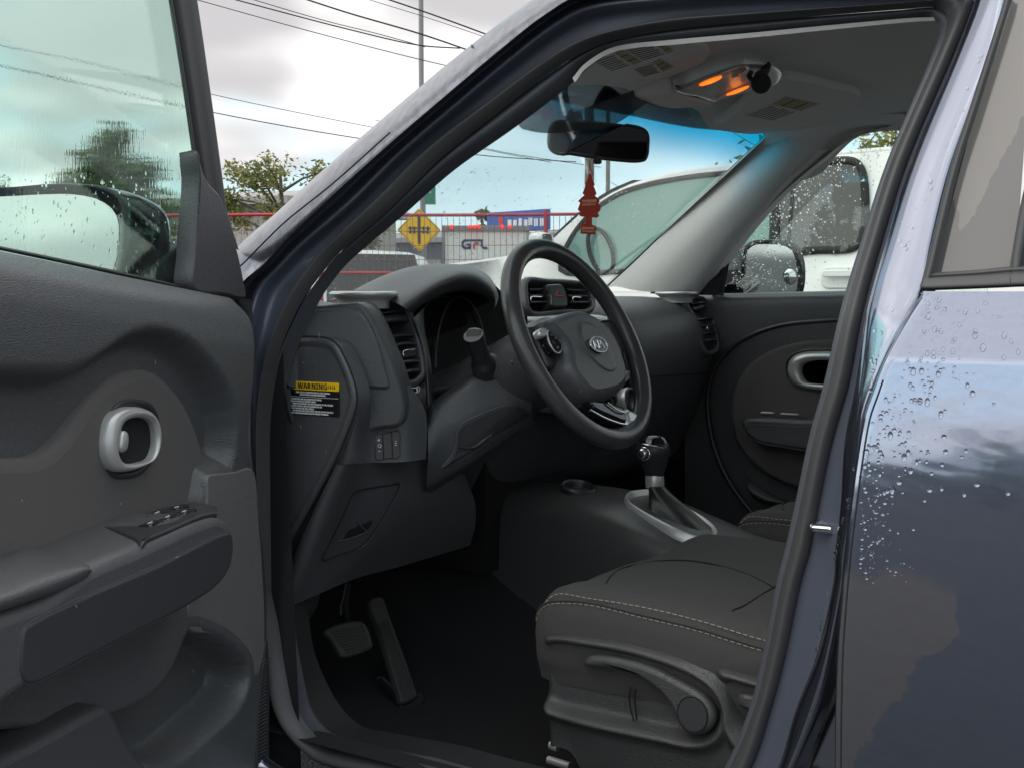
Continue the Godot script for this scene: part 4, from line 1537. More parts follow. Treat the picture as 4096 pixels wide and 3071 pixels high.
	var f0 := [640, -160, 676, 0, 726, 311, 768, 601, 792, 740, 800, 900]
	var f1 := [750, -160, 784, 0, 843, 405, 892, 760, 906, 850, 950, 1000]
	var fm := []
	for k in range(0, f0.size(), 2):
		fm += [f0[k] * 0.58 + f1[k] * 0.42, f0[k + 1] * 0.58 + f1[k + 1] * 0.42]
	abreast(s, [dr(f0, -0.07), dr(f0, -0.045), dr(fm, -0.038), dr(fm, -0.050), dr(f1, -0.052), dr(f1, -0.075)], 6, 2)
	obj("window_frame", s, M.dull_black, door)
	s = st()
	abreast(s, [dr([652, -160, 672, 0, 722, 311, 764, 601, 782, 720], -0.052), dr([664, -160, 684, 0, 734, 311, 776, 601, 792, 720], -0.040), dr([676, -160, 696, 0, 748, 311, 790, 601, 800, 720], -0.045)], 6, 3)
	obj("window_seal", s, M.rubber, door)
	s = st()
	var sail := spline(dr([793, 600, 803, 640, 816, 690, 840, 735, 880, 778, 908, 856, 950, 995, 975, 1110, 986, 1190, 900, 1182, 770, 1150, 776, 1020, 788, 850, 797, 720, 790, 640], -0.030), 80, true)
	plate(s, sail, DN, [[0.003, -0.028], [0.0, -0.008], [0.001, -0.003], [0.0025, -0.0008], [0.004, 0.0]])
	obj("mirror_corner_cover", s, M.dash_plastic, door)
	s = st()
	abreast(s, [dr([795, 720, 780, 800, 760, 950, 748, 1070, 742, 1150], -0.05), dr([803, 720, 788, 800, 770, 950, 760, 1070, 754, 1150], -0.035), dr([812, 720, 800, 800, 784, 950, 775, 1070, 770, 1155], -0.04)], 6, 3)
	obj("glass_channel", s, M.rubber, door)
	s = st()
	abreast(s, [dr([-400, 905, 0, 985, 370, 1062, 742, 1145], -0.055), dr([-400, 912, 0, 992, 370, 1070, 742, 1152], -0.045), dr([-400, 922, 0, 1002, 370, 1080, 742, 1162], -0.05)], 6, 3)
	obj("window_wiper_strip", s, M.dull_black, door)
	s = st()
	pane(s, dr([690, -200, 740, 311, 785, 601, 800, 750, 790, 1180, 740, 1180, 370, 1100, -420, 950, -420, -200], -0.060), -DN, 0.004)
	obj("window_glass", s, M.door_glass, door)
	door_mirror(door)

func pane(s: SurfaceTool, ring: PackedVector3Array, n: Vector3, thick: float):   # a closed sheet of glass
	cap(s, ring, n, 1)
	var back := PackedVector3Array()
	for p in ring:
		back.append(p - n * thick)
	cap(s, back, -n, 2)
	var m := ring.size()
	s.set_smooth_group(3)
	var c := Vector3.ZERO
	for p in ring: c += p / m
	for i in m:
		var a := ring[i]
		var b := ring[(i + 1) % m]
		var d := back[(i + 1) % m]
		var e := back[i]
		if (b - a).cross(d - a).dot((a + b) / 2 - c) > 0.0:
			tri(s, a, d, b); tri(s, a, e, d)
		else:
			tri(s, a, b, d); tri(s, a, d, e)

func door_mirror(door: Node3D):
	var w := -0.17
	var n := Vector3(0.56, 0.10, 0.83).normalized()
	var c := onp(235, 925, DP + DN * w, DN)
	var outl := spline(plane_rail([-210, 880, -190, 800, -100, 762, 60, 750, 181, 740, 300, 740, 400, 752, 470, 790, 495, 870, 492, 980, 470, 1080, 440, 1150, 300, 1130, 0, 1060, -190, 1010], c, n), 70, true)
	var face := spline(plane_rail([-190, 880, -170, 830, -90, 796, 60, 784, 181, 778, 280, 778, 376, 796, 440, 836, 466, 892, 464, 980, 448, 1070, 425, 1120, 300, 1100, 0, 1040, -170, 985], c + n * -0.004, n), 70, true)
	var s := st()
	var rr := []
	var mid := c + Vector3(0, -0.01, 0)
	for f in [[1.0, -0.001, 0.0, 0.0], [0.0, 0.004, 0.0, 0.0], [0.0, -0.008, 0.0, 0.012], [0.0, -0.03, 0.03, 0.032], [0.0, -0.065, 0.16, 0.050], [0.0, -0.09, 0.5, 0.055], [0.0, -0.10, 0.95, 0.045]]:
		var row := PackedVector3Array()
		for k in outl.size():
			var p: Vector3 = outl[k].lerp(face[k], f[0]) + n * f[1]
			row.append(p.lerp(mid + n * f[1], f[2]) + Vector3(0.84, 0, -0.54) * f[3])
		rr.append(row)
	grid(s, crossed(rr, 3), false, true)
	var h := obj("door_mirror", s, M.navy_shell if M.has("navy_shell") else M.gloss_black, door)
	s = st()
	cap(s, face, n)
	obj("mirror_face", s, M.mirror_glass, door)
	s = st()
	var a := onp(560, 1035, DP + DN * (w + 0.01), DN)
	var b := onp(760, 1060, DP + DN * -0.075, DN)
	tube(s, spline(PackedVector3Array([a - n * 0.03, a, b, b - DS * 0.03]), 14), [0.022, 0.026, 0.028, 0.03], 14)
	obj("mirror_arm", s, M.dull_black, door)
	s = st()
	slab(s, spline(dr([690, 1000, 750, 985, 772, 1100, 768, 1200, 560, 1160, 580, 1110], -0.072), 30, true), DN, 0.02, 0.004)
	obj("mirror_base", s, M.dull_black, door)

# ------------------------------------------------------------------ roof, glass
func roof_lining():
	var s := st()
	var a := PackedVector3Array()   # along the near rail
	for p in side_rail([2300, 318, 2352, 262, 2475, 196, 2705, 172, 3010, 145, 3310, 116, 3620, 88, 3760, 78, 3900, 60], -0.045):
		a.append(p)
	var b := pts([-1.02, 1.388, -1.62, -0.96, 1.418, -1.62, -0.88, 1.440, -1.62, -0.78, 1.452, -1.62, -0.66, 1.458, -1.62, -0.54, 1.46, -1.62, -0.4, 1.462, -1.62, -0.2, 1.462, -1.62, 0.0, 1.462, -1.62])
	var c := pts([-1.06, 1.405, -2.05, -1.0, 1.428, -2.05, -0.9, 1.452, -2.05, -0.8, 1.466, -2.05, -0.68, 1.472, -2.05, -0.56, 1.476, -2.05, -0.4, 1.478, -2.05, -0.2, 1.478, -2.05, 0.0, 1.478, -2.05])
	var d := pts([-1.02, 1.41, -2.48, -0.96, 1.428, -2.48, -0.88, 1.446, -2.48, -0.78, 1.458, -2.48, -0.66, 1.464, -2.48, -0.54, 1.466, -2.48, -0.4, 1.466, -2.48, -0.2, 1.466, -2.48, 0.0, 1.466, -2.48])
	var e := pts([-0.995, 1.428, -2.63, -0.93, 1.425, -2.64, -0.86, 1.428, -2.65, -0.78, 1.43, -2.66, -0.68, 1.43, -2.66, -0.56, 1.43, -2.66, -0.4, 1.43, -2.66, -0.2, 1.43, -2.66, 0.0, 1.43, -2.66])
	abreast(s, [a, b, c, d, e], 5, 6)
	obj("headliner", s, M.headliner, car)
	s = st()   # outer roof keeps the daylight out
	grid(s, [PackedVector3Array([Vector3(-0.80, 1.43, -1.46), Vector3(0.9, 1.50, -1.38)]), PackedVector3Array([Vector3(-0.98, 1.50, -2.05), Vector3(0.9, 1.56, -2.05)]), PackedVector3Array([Vector3(-0.92, 1.455, -2.70), Vector3(0.9, 1.50, -2.72)])])
	obj("roof", s, M.navy_paint, car)
	# rear of the cabin, closed behind the seats
	s = st()
	grid(s, [PackedVector3Array([Vector3(0.55, 0.3, -1.3), Vector3(0.55, 0.3, -2.75)]), PackedVector3Array([Vector3(0.55, 0.98, -1.3), Vector3(0.55, 0.98, -2.75)])])
	obj("rear_cabin", s, M.dull_black, car)
	s = st()
	var tr := side_rail([2300, 330, 2352, 268, 2475, 202, 2705, 178, 3010, 150, 3310, 120, 3620, 90, 3762, 82], -0.035)
	var tr2 := side_rail([2290, 312, 2350, 246, 2470, 184, 2700, 158, 3005, 131, 3305, 102, 3615, 74, 3750, 68], -0.03)
	abreast(s, [tr2, tr], 5)
	obj("headliner_edge", s, M.headliner_light, car)
	# sun visors
	visor([2262, 345, 2300, 305, 2360, 262, 2480, 205, 2640, 180, 2780, 168, 2835, 190, 2846, 222, 2820, 250, 2730, 292, 2620, 330, 2516, 368, 2490, 360, 2380, 345], Vector3(-0.95, 1.388, -1.7), Vector3(-0.38, 1, 0.10), [
		[[2367, 245, 2456, 213, 2530, 260, 2446, 288], "paper"], [[2458, 212, 2490, 202, 2568, 247, 2533, 260], "paper_yellow"], [[2494, 200, 2610, 174, 2672, 216, 2570, 246], "paper"],
		[[2613, 173, 2655, 166, 2694, 204, 2674, 214], "paper_yellow"], [[2530, 275, 2612, 252, 2650, 288, 2574, 310], "paper"], [[2614, 251, 2642, 236, 2697, 267, 2653, 287], "paper_yellow"]], "sun visor above the driver's side of the windscreen")
	visor([2860, 505, 2905, 480, 3000, 400, 3100, 332, 3150, 314, 3200, 318, 3330, 346, 3440, 376, 3446, 400, 3420, 424, 3340, 465, 3230, 505, 3120, 522, 3000, 512], Vector3(-0.9, 1.405, -2.32), Vector3(-0.30, 1, -0.06), [
		[[2975, 463, 3090, 418, 3200, 445, 3087, 486], "paper"], [[3092, 417, 3145, 388, 3276, 416, 3203, 444], "paper_yellow"]], "sun visor above the passenger's side of the windscreen")
	# overhead panel with two lit reading lamps
	var op := Vector3(-0.93, 1.405, -2.0)
	var on := Vector3(0.30, -1, 0.02).normalized()
	s = st()
	var ring := spline(plane_rail([2690, 345, 2740, 318, 2850, 282, 2960, 248, 3040, 242, 3110, 262, 3126, 292, 3090, 330, 3000, 352, 2900, 378, 2860, 392, 2780, 372], op, on), 70, true)
	plate(s, ring, on, [[0.0, -0.03], [0.0, 0.004], [0.003, 0.008], [0.010, 0.010]])
	var pan := obj("overhead_panel", s, M.satin_silver, car)
	s = st()
	ring = spline(plane_rail([2540, 376, 2600, 362, 2690, 345, 2770, 372, 2865, 396, 2830, 412, 2720, 428, 2650, 424, 2590, 405], op, on), 50, true)
	plate(s, ring, on, [[0.0, -0.03], [0.0, 0.0], [0.003, 0.004], [0.012, 0.007]])
	obj("glasses_holder", s, M.headliner, car)
	s = st()
	tube(s, spline(plane_rail([2540, 382, 2590, 410, 2650, 428, 2720, 432, 2790, 424], op, on), 24), 0.0012, 5)
	tube(s, spline(plane_rail([2705, 344, 2770, 370, 2862, 394], op + on * 0.008, on), 24), 0.0018, 5)
	tube(s, spline(plane_rail([2742, 375, 2796, 390], op + on * 0.006, on), 8), 0.0012, 5)
	obj("holder_joint", s, M.dull_black, pan)
	var pu := (onp(2900, 290, op, on) - onp(2800, 330, op, on)).normalized()
	var pv := on.cross(pu).normalized()
	for q in [[2842, 319, 0.020, 0.0085], [2950, 358, 0.021, 0.006]]:
		s = st()
		var lc := onp(q[0], q[1], op + on * 0.0105, on)
		var big := ellipse(lc + on * 0.0004, pu, pv, q[2] * 1.9, q[3] * 1.45)
		plate(s, big, on, [[0.0, -0.004], [0.0, 0.0], [0.001, 0.001], [0.002, 0.001]])
		var lens_ := obj("lamp_lens", s, M.lens, pan)
		s = st()
		puff(s, ellipse(lc + on * 0.0022, pu, pv, q[2], q[3]), on, [[1.0, 0.0], [0.9, 0.0016], [0.6, 0.0026], [0.25, 0.003]])
		obj("reading_lamp", s, M.lamp_glow, pan)
		var li := OmniLight3D.new()
		li.name = "reading_lamp_light"
		pan.add_child(li, true)
		li.position = lc + on * 0.012
		li.light_color = Color(1.0, 0.55, 0.18)
		li.light_energy = 0.00008
		li.light_size = 0.01
		li.omni_range = 5.0
		li.omni_attenuation = 2.0
		li.shadow_enabled = true
	s = st()
	tube(s, spline(plane_rail([2870, 300, 2920, 280, 2980, 262, 2990, 275, 2960, 300, 2930, 312], op + on * 0.012, on), 24), 0.002, 6)
	obj("lamp_switches", s, M.chrome, pan)
	# round black gadget hung from the lamp panel
	var g := onp(3045, 334, op + on * 0.055, on)
	var gt := thing("ceiling_gadget", onp(3040, 270, op, on), "small round black gadget on a short bracket under the reading lamps", "gadget")
	s = st()
	lathe(s, g, (eye - g).normalized(), [[0.0, 0.014], [0.010, 0.014], [0.0145, 0.011], [0.016, 0.005], [0.0155, -0.006], [0.011, -0.012], [0.0, -0.013]], 28)
	obj("round_body", s, M.dull_black, gt)
	s = st()
	tube(s, spline(PackedVector3Array([onp(3068, 262, op + on * 0.004, on), onp(3058, 290, op + on * 0.02, on), onp(3035, 305, op + on * 0.035, on), g]), 14), 0.0075, 10)
	tube(s, spline(PackedVector3Array([onp(3005, 290, op + on * 0.02, on), onp(3000, 310, op + on * 0.04, on), onp(3018, 330, op + on * 0.05, on)]), 10), 0.004, 8)
	obj("bracket", s, M.dull_black, gt)
	# grab handle over the far door
	s = st()
	tube(s, spline(PackedVector3Array([atz(3560, 372, -2.60), atz(3560, 388, -2.56), atz(3572, 372, -2.54), atz(3640, 320, -2.54), atz(3760, 300, -2.54), atz(3860, 300, -2.56)]), 24), [0.016, 0.016, 0.014, 0.011, 0.011, 0.011, 0.011, 0.011, 0.011], 12)
	obj("grab_handle", s, M.headliner, car)

func visor(outline: Array, p: Vector3, n: Vector3, papers: Array, label: String):
	n = n.normalized()
	if n.y > 0.0: n = -n
	var s := st()
	var ring := spline(plane_rail(outline, p, n), 80, true)
	plate(s, ring, n, [[0.004, -0.018], [0.0, -0.010], [0.0015, -0.004], [0.005, 0.0]])
	var v := obj("sun_visor", s, M.headliner_light, car, label)
	for q in papers:
		s = st()
		var r := plane_rail(q[0], p + n * 0.0012, n)
		slab(s, r, n, 0.0008, 0.0002)
		var lab := obj("sticker", s, M[q[1]], v)
		var u := r[1] - r[0]
		var w := r[3] - r[0]
		s = st()
		var rows := 7 if q[1] == "paper" else 2
		for k in rows:
			var f := (k + 0.8) / (rows + 0.6)
			var a := r[0].lerp(r[3], f) + (r[1] - r[0]) * 0.07
			var b := r[1].lerp(r[2], f) - (r[1] - r[0]) * (0.07 + 0.10 * fmod(k * 0.37, 1.0))
			bar(s, a + n * 0.0004, b + n * 0.0004, 0.0007, 4)
		obj("print", s, M.ink, v)

func windscreen():
	var L := [Vector3(-1.44, 1.02, -1.30), Vector3(-1.30, 1.125, -1.32), Vector3(-1.14, 1.245, -1.35), Vector3(-0.97, 1.35, -1.42), Vector3(-0.87, 1.405, -1.47)]
	var R := [Vector3(-1.56, 1.01, -2.74), Vector3(-1.42, 1.115, -2.705), Vector3(-1.26, 1.235, -2.67), Vector3(-1.10, 1.355, -2.645), Vector3(-0.995, 1.436, -2.63)]
	var rows := []
	var nv := 40
	var l := spline(PackedVector3Array(L), nv)
	var r := spline(PackedVector3Array(R), nv)
	for sheet in 2:
		var rr := []
		for j in nv:
			var row := PackedVector3Array()
			for i in 41:
				var t := i / 40.0
				var p := l[j].lerp(r[j], t)
				p.x -= 0.10 * sin(PI * t) * (1.0 - 0.45 * j / float(nv - 1))
				p += Vector3(-0.62, 0.78, 0) * (0.004 if sheet == 0 else 0.0)
				row.append(p)
			rr.append(row)
		rows.append(rr)
	var s := st()
	# blue sun band at the top, fading into the clear glass
	var shade := func(j: int) -> Color:
		var f := j / float(nv - 1)
		var k := smoothstep(0.74, 0.95, f)
		return Color(0.93, 0.998, 0.985).lerp(Color(0.0, 0.44, 0.70), k)
	s.set_smooth_group(0)
	for sheet in 2:
		for j in nv - 1:
			for i in 40:
				var a: Vector3 = rows[sheet][j][i]
				var b: Vector3 = rows[sheet][j][i + 1]
				var c: Vector3 = rows[sheet][j + 1][i + 1]
				var d: Vector3 = rows[sheet][j + 1][i]
				var ca: Color = shade.call(j)
				var cb: Color = shade.call(j + 1)
				var q := [[a, ca], [b, ca], [c, cb], [a, ca], [c, cb], [d, cb]]
				if sheet == 1: q = [[a, ca], [c, cb], [b, ca], [a, ca], [d, cb], [c, cb]]
				for v in q:
					s.set_color(v[1])
					s.set_smooth_group(sheet)
					s.add_vertex(v[0])
	for i in 40:
		for e in [[0, 1.0], [nv - 1, -1.0]]:
			var a: Vector3 = rows[0][e[0]][i]
			var b: Vector3 = rows[0][e[0]][i + 1]
			var c: Vector3 = rows[1][e[0]][i + 1]
			var d: Vector3 = rows[1][e[0]][i]
			s.set_color(shade.call(e[0]))
			s.set_smooth_group(2 + e[0])
			for v in ([a, c, b, a, d, c] if e[1] > 0 else [a, b, c, a, c, d]):
				s.add_vertex(v)
	for e in [[0, 1.0], [40, -1.0]]:
		for j in nv - 1:
			var a: Vector3 = rows[0][j][e[0]]
			var b: Vector3 = rows[0][j + 1][e[0]]
			var c: Vector3 = rows[1][j + 1][e[0]]
			var d: Vector3 = rows[1][j][e[0]]
			s.set_color(shade.call(j))
			s.set_smooth_group(60 + e[0])
			for v in ([a, b, c, a, c, d] if e[1] > 0 else [a, c, b, a, d, c]):
				s.add_vertex(v)
	obj("windscreen", s, M.screen_glass, car)
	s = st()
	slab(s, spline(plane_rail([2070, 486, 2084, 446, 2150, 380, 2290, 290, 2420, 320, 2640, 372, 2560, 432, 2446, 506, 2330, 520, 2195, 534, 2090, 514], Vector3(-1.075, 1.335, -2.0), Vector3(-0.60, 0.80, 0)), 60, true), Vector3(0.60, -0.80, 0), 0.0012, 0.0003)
	obj("reflection_patch", s, M.reflection_grey, car)  # thin grey sheet, paints in a reflection on the glass
	# far roof pillar trim, from the dash up to the headliner
	s = st()
	abreast(s, [PackedVector3Array([Vector3(-1.53, 1.03, -2.72), Vector3(-1.40, 1.125, -2.69), Vector3(-1.24, 1.245, -2.655), Vector3(-1.08, 1.365, -2.63), Vector3(-0.985, 1.437, -2.615)]),
		zr([2430, 1150, 2560, 1032, 2740, 858, 2930, 672, 3085, 524], -2.665), zr([2560, 1165, 2680, 1045, 2850, 872, 3030, 700, 3180, 560], -2.61), zr([2740, 1170, 2830, 1060, 2985, 880, 3130, 728, 3275, 600], -2.625), zr([2800, 1172, 2890, 1062, 3040, 885, 3170, 742, 3330, 600], -2.68)], 6, 4)
	obj("far_pillar_trim", s, M.pillar_trim, car)
	s = st()
	tube(s, spline(zr([2400, 1178, 2442, 1137, 2560, 1027, 2740, 852, 2930, 666, 3088, 520], -2.672), 40), 0.004, 8)
	obj("glass_edge", s, M.dull_black, car)
	s = st()
	skin(s, [zr([3040, 500, 3120, 488, 3250, 474, 3420, 462, 3640, 455, 3900, 450], -2.60), zr([3060, 560, 3150, 560, 3280, 545, 3410, 505, 3640, 484, 3900, 480], -2.63), zr([3100, 640, 3200, 660, 3300, 610, 3418, 530, 3640, 506, 3900, 500], -2.69), zr([3160, 740, 3290, 690, 3350, 620, 3440, 545, 3640, 520, 3900, 514], -2.706)], 40, 4)
	obj("far_roof_trim", s, M.headliner, car)
	# header strip where the lining meets the glass
	s = st()
	abreast(s, [PackedVector3Array([Vector3(-0.93, 1.40, -1.36), Vector3(-1.0, 1.425, -1.7), Vector3(-1.035, 1.435, -2.05), Vector3(-1.03, 1.44, -2.35), Vector3(-0.985, 1.442, -2.66)]), PackedVector3Array([Vector3(-0.945, 1.366, -1.40), Vector3(-1.025, 1.385, -1.7), Vector3(-1.062, 1.403, -2.05), Vector3(-1.055, 1.41, -2.35), Vector3(-0.998, 1.428, -2.64)]),
		PackedVector3Array([Vector3(-0.90, 1.37, -1.44), Vector3(-0.98, 1.392, -1.7), Vector3(-1.02, 1.412, -2.05), Vector3(-1.01, 1.418, -2.35), Vector3(-0.95, 1.43, -2.63)])], 8, 4)
	obj("header_trim", s, M.headliner, car)

# ------------------------------------------------------------------ dash
func dash():
	var s := st()
	var prof := [[-1.78, 1.035], [-1.6, 1.055], [-1.40, 1.068], [-1.27, 1.066], [-1.20, 1.045], [-1.165, 1.0], [-1.155, 0.93], [-1.18, 0.84], [-1.215, 0.76], [-1.26, 0.69], [-1.40, 0.645], [-1.6, 0.63]]
	var rails := []
	for z in [[-1.40, -0.06, 0.0], [-1.52, -0.06, 0.0], [-1.56, -0.17, -0.03], [-1.86, -0.17, -0.03], [-1.90, -0.06, 0.0], [-2.0, -0.03, 0.01], [-2.24, -0.03, 0.01], [-2.34, -0.005, 0.0], [-2.45, 0.005, 0.0], [-2.6, 0.003, 0.0], [-2.70, -0.012, -0.004]]:
		var r := PackedVector3Array()
		for q in prof:
			r.append(Vector3(q[0] + (z[1] if q[0] > -1.3 else 0.0), q[1] + z[2] * 0.5, z[0]))
		rails.append(spline(r, 60))
	grid(s, crossed(rails, 4))
	obj("dashboard", s, M.dash_plastic, car)
	s = st()   # cross joint on the passenger side
	tube(s, spline(PackedVector3Array([Vector3(-1.155, 0.905, -2.34), Vector3(-1.149, 0.90, -2.5), Vector3(-1.15, 0.898, -2.68)]), 12), 0.0012, 5)
	obj("dash_joint", s, M.void_black, car)
	# end of the dash facing the open door
	var ep := Vector3(-1.2, 1.0, -1.345)
	var en := Vector3(0.45, 0.0, 0.89).normalized()
	s = st()
	plate(s, spline(plane_rail([1225, 1230, 1290, 1222, 1380, 1212, 1425, 1210, 1456, 1224, 1482, 1258, 1510, 1312, 1540, 1380, 1572, 1458, 1598, 1540, 1618, 1640, 1600, 1700, 1500, 1720, 1380, 1760, 1200, 1760, 1130, 1600, 1160, 1400], ep, en), 120, true), en, [[0.0, -0.08], [0.0, -0.006], [0.002, -0.002], [0.006, 0.0]])
	var end := obj("dash_end_panel", s, M.dash_plastic, car)
	s = st()
	plate(s, spline(plane_rail([1180, 1250, 1289, 1238, 1400, 1236, 1440, 1246, 1466, 1272, 1490, 1314, 1518, 1385, 1540, 1470, 1556, 1550, 1490, 1552, 1424, 1548, 1300, 1548, 1150, 1548, 1140, 1400], ep, en), 120, true), en, [[0.0, -0.006], [0.0, 0.0015], [0.0012, 0.0035], [0.004, 0.005]])
	obj("grained_inlay", s, M.leather_grain, end)
	# end cover with the warning label
	var cz := Vector3(0, 0, -1.334)
	var zn := Vector3(0, 0, 1)
	s = st()
	var cover := spline(zr([1100, 1362, 1180, 1349, 1273, 1349, 1318, 1358, 1348, 1380, 1372, 1422, 1399, 1482, 1422, 1556, 1426, 1600, 1416, 1650, 1384, 1738, 1325, 1872, 1240, 2030, 1160, 2170, 1112, 2245, 1085, 2200, 1080, 1900, 1085, 1600], cz.z), 150, true)
	plate(s, cover, zn, [[0.0, -0.03], [0.0, -0.003], [0.0015, 0.0015], [0.004, 0.003], [0.009, 0.003], [0.0125, 0.0005], [0.0145, 0.0]])
	var cv := obj("fuse_side_cover", s, M.leather_grain, car)
	s = st()
	tube(s, inset_ring(cover, zn, -0.0008, -0.0005), 0.0009, 5, true)
	obj("cover_gap", s, M.void_black, cv)
	warning_label(cz + zn * 0.0008, cv)
	# speaker pods: silver rings with domed tops
	for q in [[Vector3(-1.211, 1.069, -1.482), 0.052, "near"], [Vector3(-1.225, 1.069, -2.626), 0.050, "far"]]:
		s = st()
		lathe(s, q[0], Vector3.UP, [[q[1] * 0.74, -0.014], [q[1] * 0.74, -0.004], [q[1] * 0.82, 0.001], [q[1], 0.006], [q[1] * 1.005, 0.008], [q[1] * 0.98, 0.0105], [q[1] * 0.9, 0.012], [q[1] * 0.86, 0.012]], 48)
		var pod := obj("speaker_pod", s, M.satin_silver, car)
		s = st()
		lathe(s, q[0], Vector3.UP, [[q[1] * 0.87, 0.011], [q[1] * 0.7, 0.0125], [q[1] * 0.35, 0.013], [0.0, 0.0132]], 32)
		obj("speaker_top", s, M.dull_black, pod)
	# corner vents
	vent(Vector3(-1.165, 1.0, -1.49), Vector3(0.84, 0.44, 0.30).normalized(), [1446, 1216, 1492, 1218, 1560, 1214, 1598, 1215, 1622, 1236, 1650, 1300, 1668, 1370, 1682, 1440, 1684, 1490, 1668, 1512, 1638, 1522, 1606, 1508, 1584, 1460, 1556, 1385, 1520, 1300, 1484, 1244],
		[[1506, 1256, 1612, 1248, 0.0022], [1518, 1282, 1636, 1272, 0.0065], [1543, 1350, 1646, 1340, 0.003], [1562, 1383, 1652, 1375, 0.003], [1574, 1416, 1600, 1414, 0.003], [1584, 1452, 1668, 1446, 0.003], [1603, 1490, 1672, 1482, 0.003]],
		[1605, 1423, 1656, 1416], "driver's corner air vent")
	vent(Vector3(-1.165, 1.0, -2.64), Vector3(0.88, 0.40, 0.10).normalized(), [2746, 1200, 2780, 1196, 2815, 1196, 2832, 1216, 2850, 1270, 2866, 1340, 2870, 1385, 2856, 1402, 2830, 1402, 2812, 1380, 2796, 1320, 2772, 1250],
		[[2762, 1216, 2824, 1212, 0.0022], [2770, 1236, 2832, 1230, 0.006], [2784, 1280, 2844, 1274, 0.003], [2796, 1306, 2850, 1300, 0.003], [2806, 1336, 2856, 1330, 0.003], [2816, 1364, 2862, 1360, 0.003]],
		[2822, 1318, 2852, 1314], "passenger's corner air vent")
	s = st()
	var sp := Vector3(-1.112, 0.94, -1.462)
	var sn := Vector3(0.9, 0.0, 0.3).normalized()
	plate(s, round_rect(onp(1636, 1562, sp, sn), sn.cross(Vector3.UP) * -1.0, Vector3.UP, 0.030, 0.007, 0.002), sn, [[0.0, -0.004], [0.0, 0.0], [0.001, 0.0006]])
	obj("vent_slider", s, M.gloss_black, car)
	s = st()
	tube(s, round_rect(onp(1636, 1562, sp + sn * 0.0006, sn), sn.cross(Vector3.UP) * -1.0, Vector3.UP, 0.030, 0.007, 0.002), 0.0006, 5, true)
	tube(s, ellipse(onp(1605, 1565, sp + sn * 0.0006, sn), Vector3.UP, sn.cross(Vector3.UP), 0.004, 0.0016, 12), 0.0004, 4, true)
	tube(s, ellipse(onp(1672, 1556, sp + sn * 0.0006, sn), Vector3.UP, sn.cross(Vector3.UP), 0.004, 0.003, 12), 0.0004, 4, true)
	obj("slider_marks", s, M.white_mark, car)
	# panel under the vent with the dimmer switches
	s = st()
	var kp := Vector3(-1.12, 0.93, -1.405)
	var kn := Vector3(0.62, 0.06, 0.78).normalized()
	skin(s, [plane_rail([1395, 1552, 1424, 1600, 1414, 1650, 1384, 1736, 1340, 1856], Vector3(0, 0, -1.345), zn), plane_rail([1424, 1556, 1450, 1600, 1440, 1660, 1420, 1740, 1400, 1856], Vector3(0, 0, -1.349), zn), plane_rail([1500, 1557, 1505, 1620, 1505, 1700, 1500, 1780, 1500, 1850], kp, kn), plane_rail([1575, 1552, 1612, 1640, 1620, 1700, 1620, 1780, 1620, 1846], kp - kn * 0.004, kn), plane_rail([1640, 1540, 1700, 1640, 1708, 1720, 1706, 1780, 1702, 1835], kp - kn * 0.03, kn)], 30, 4)
	var lower := obj("lower_dash", s, M.dash_plastic, car)
	s = st()
	plate(s, spline(plane_rail([1497, 1742, 1545, 1731, 1597, 1724, 1600, 1780, 1597, 1826, 1550, 1832, 1503, 1837, 1500, 1790], kp + kn * 0.002, kn), 50, true), kn, [[0.0, -0.008], [0.0, 0.0], [0.0015, 0.0008], [0.0016, -0.001]])
	obj("switch_bank", s, M.smooth_black, lower)
	s = st()
	for x in [[1530, 1735, 1534, 1833], [1566, 1728, 1570, 1829]]:
		bar(s, onp(x[0], x[1], kp + kn * 0.0028, kn), onp(x[2], x[3], kp + kn * 0.0028, kn), 0.0007, 4)
	obj("switch_gaps", s, M.void_black, lower)
	s = st()
	for x in [[1510, 1760, 1520, 1758], [1515, 1753, 1515, 1765], [1513, 1804, 1521, 1803], [1580, 1764, 1585, 1763], [1580, 1772, 1586, 1770], [1579, 1780, 1586, 1779]]:
		bar(s, onp(x[0], x[1], kp + kn * 0.0028, kn), onp(x[2], x[3], kp + kn * 0.0028, kn), 0.0006, 4)
	tube(s, ellipse(onp(1518, 1782, kp + kn * 0.0028, kn), kn.cross(Vector3.UP), Vector3.UP, 0.0022, 0.0024, 12), 0.0005, 4, true)
	obj("switch_marks", s, M.white_mark, lower)
	s = st()
	tube(s, spline(plane_rail([1424, 1551, 1490, 1555, 1560, 1556], kp + kn * 0.001, kn), 12), 0.0009, 4)
	obj("panel_joint", s, M.void_black, lower)
	# knee panel down to the footwell
	s = st()
	var kr := []
	for q in [zr([1345, 1856, 1270, 2010, 1185, 2200, 1112, 2420], -1.325), zr([1362, 1858, 1288, 2015, 1204, 2210, 1128, 2428], -1.318), zr([1400, 1858, 1330, 2020, 1250, 2220, 1170, 2420], -1.33), zr([1470, 1854, 1420, 2010, 1360, 2160, 1290, 2368], -1.38), zr([1580, 1848, 1570, 2000, 1520, 2150, 1430, 2310], -1.455), zr([1705, 1835, 1710, 1990, 1670, 2130, 1610, 2262], -1.56), zr([1860, 1900, 1900, 2010, 1900, 2100, 1880, 2180], -1.8)]:
		kr.append(spline(q, 40))
	kr = crossed(kr, 5)
	grid(s, kr)
	var knee := obj("knee_panel", s, M.dash_plastic, car)
	s = st()
	var fc := drape([1412, 1972, 1440, 1960, 1500, 1948, 1560, 1940, 1597, 1936, 1590, 1960, 1560, 2020, 1510, 2100, 1463, 2166, 1427, 2193, 1350, 2220, 1292, 2240, 1290, 2225, 1320, 2165, 1350, 2105, 1380, 2040], kr, 0.0008)
	tube(s, spline(fc, 90, true), 0.0013, 5, true)
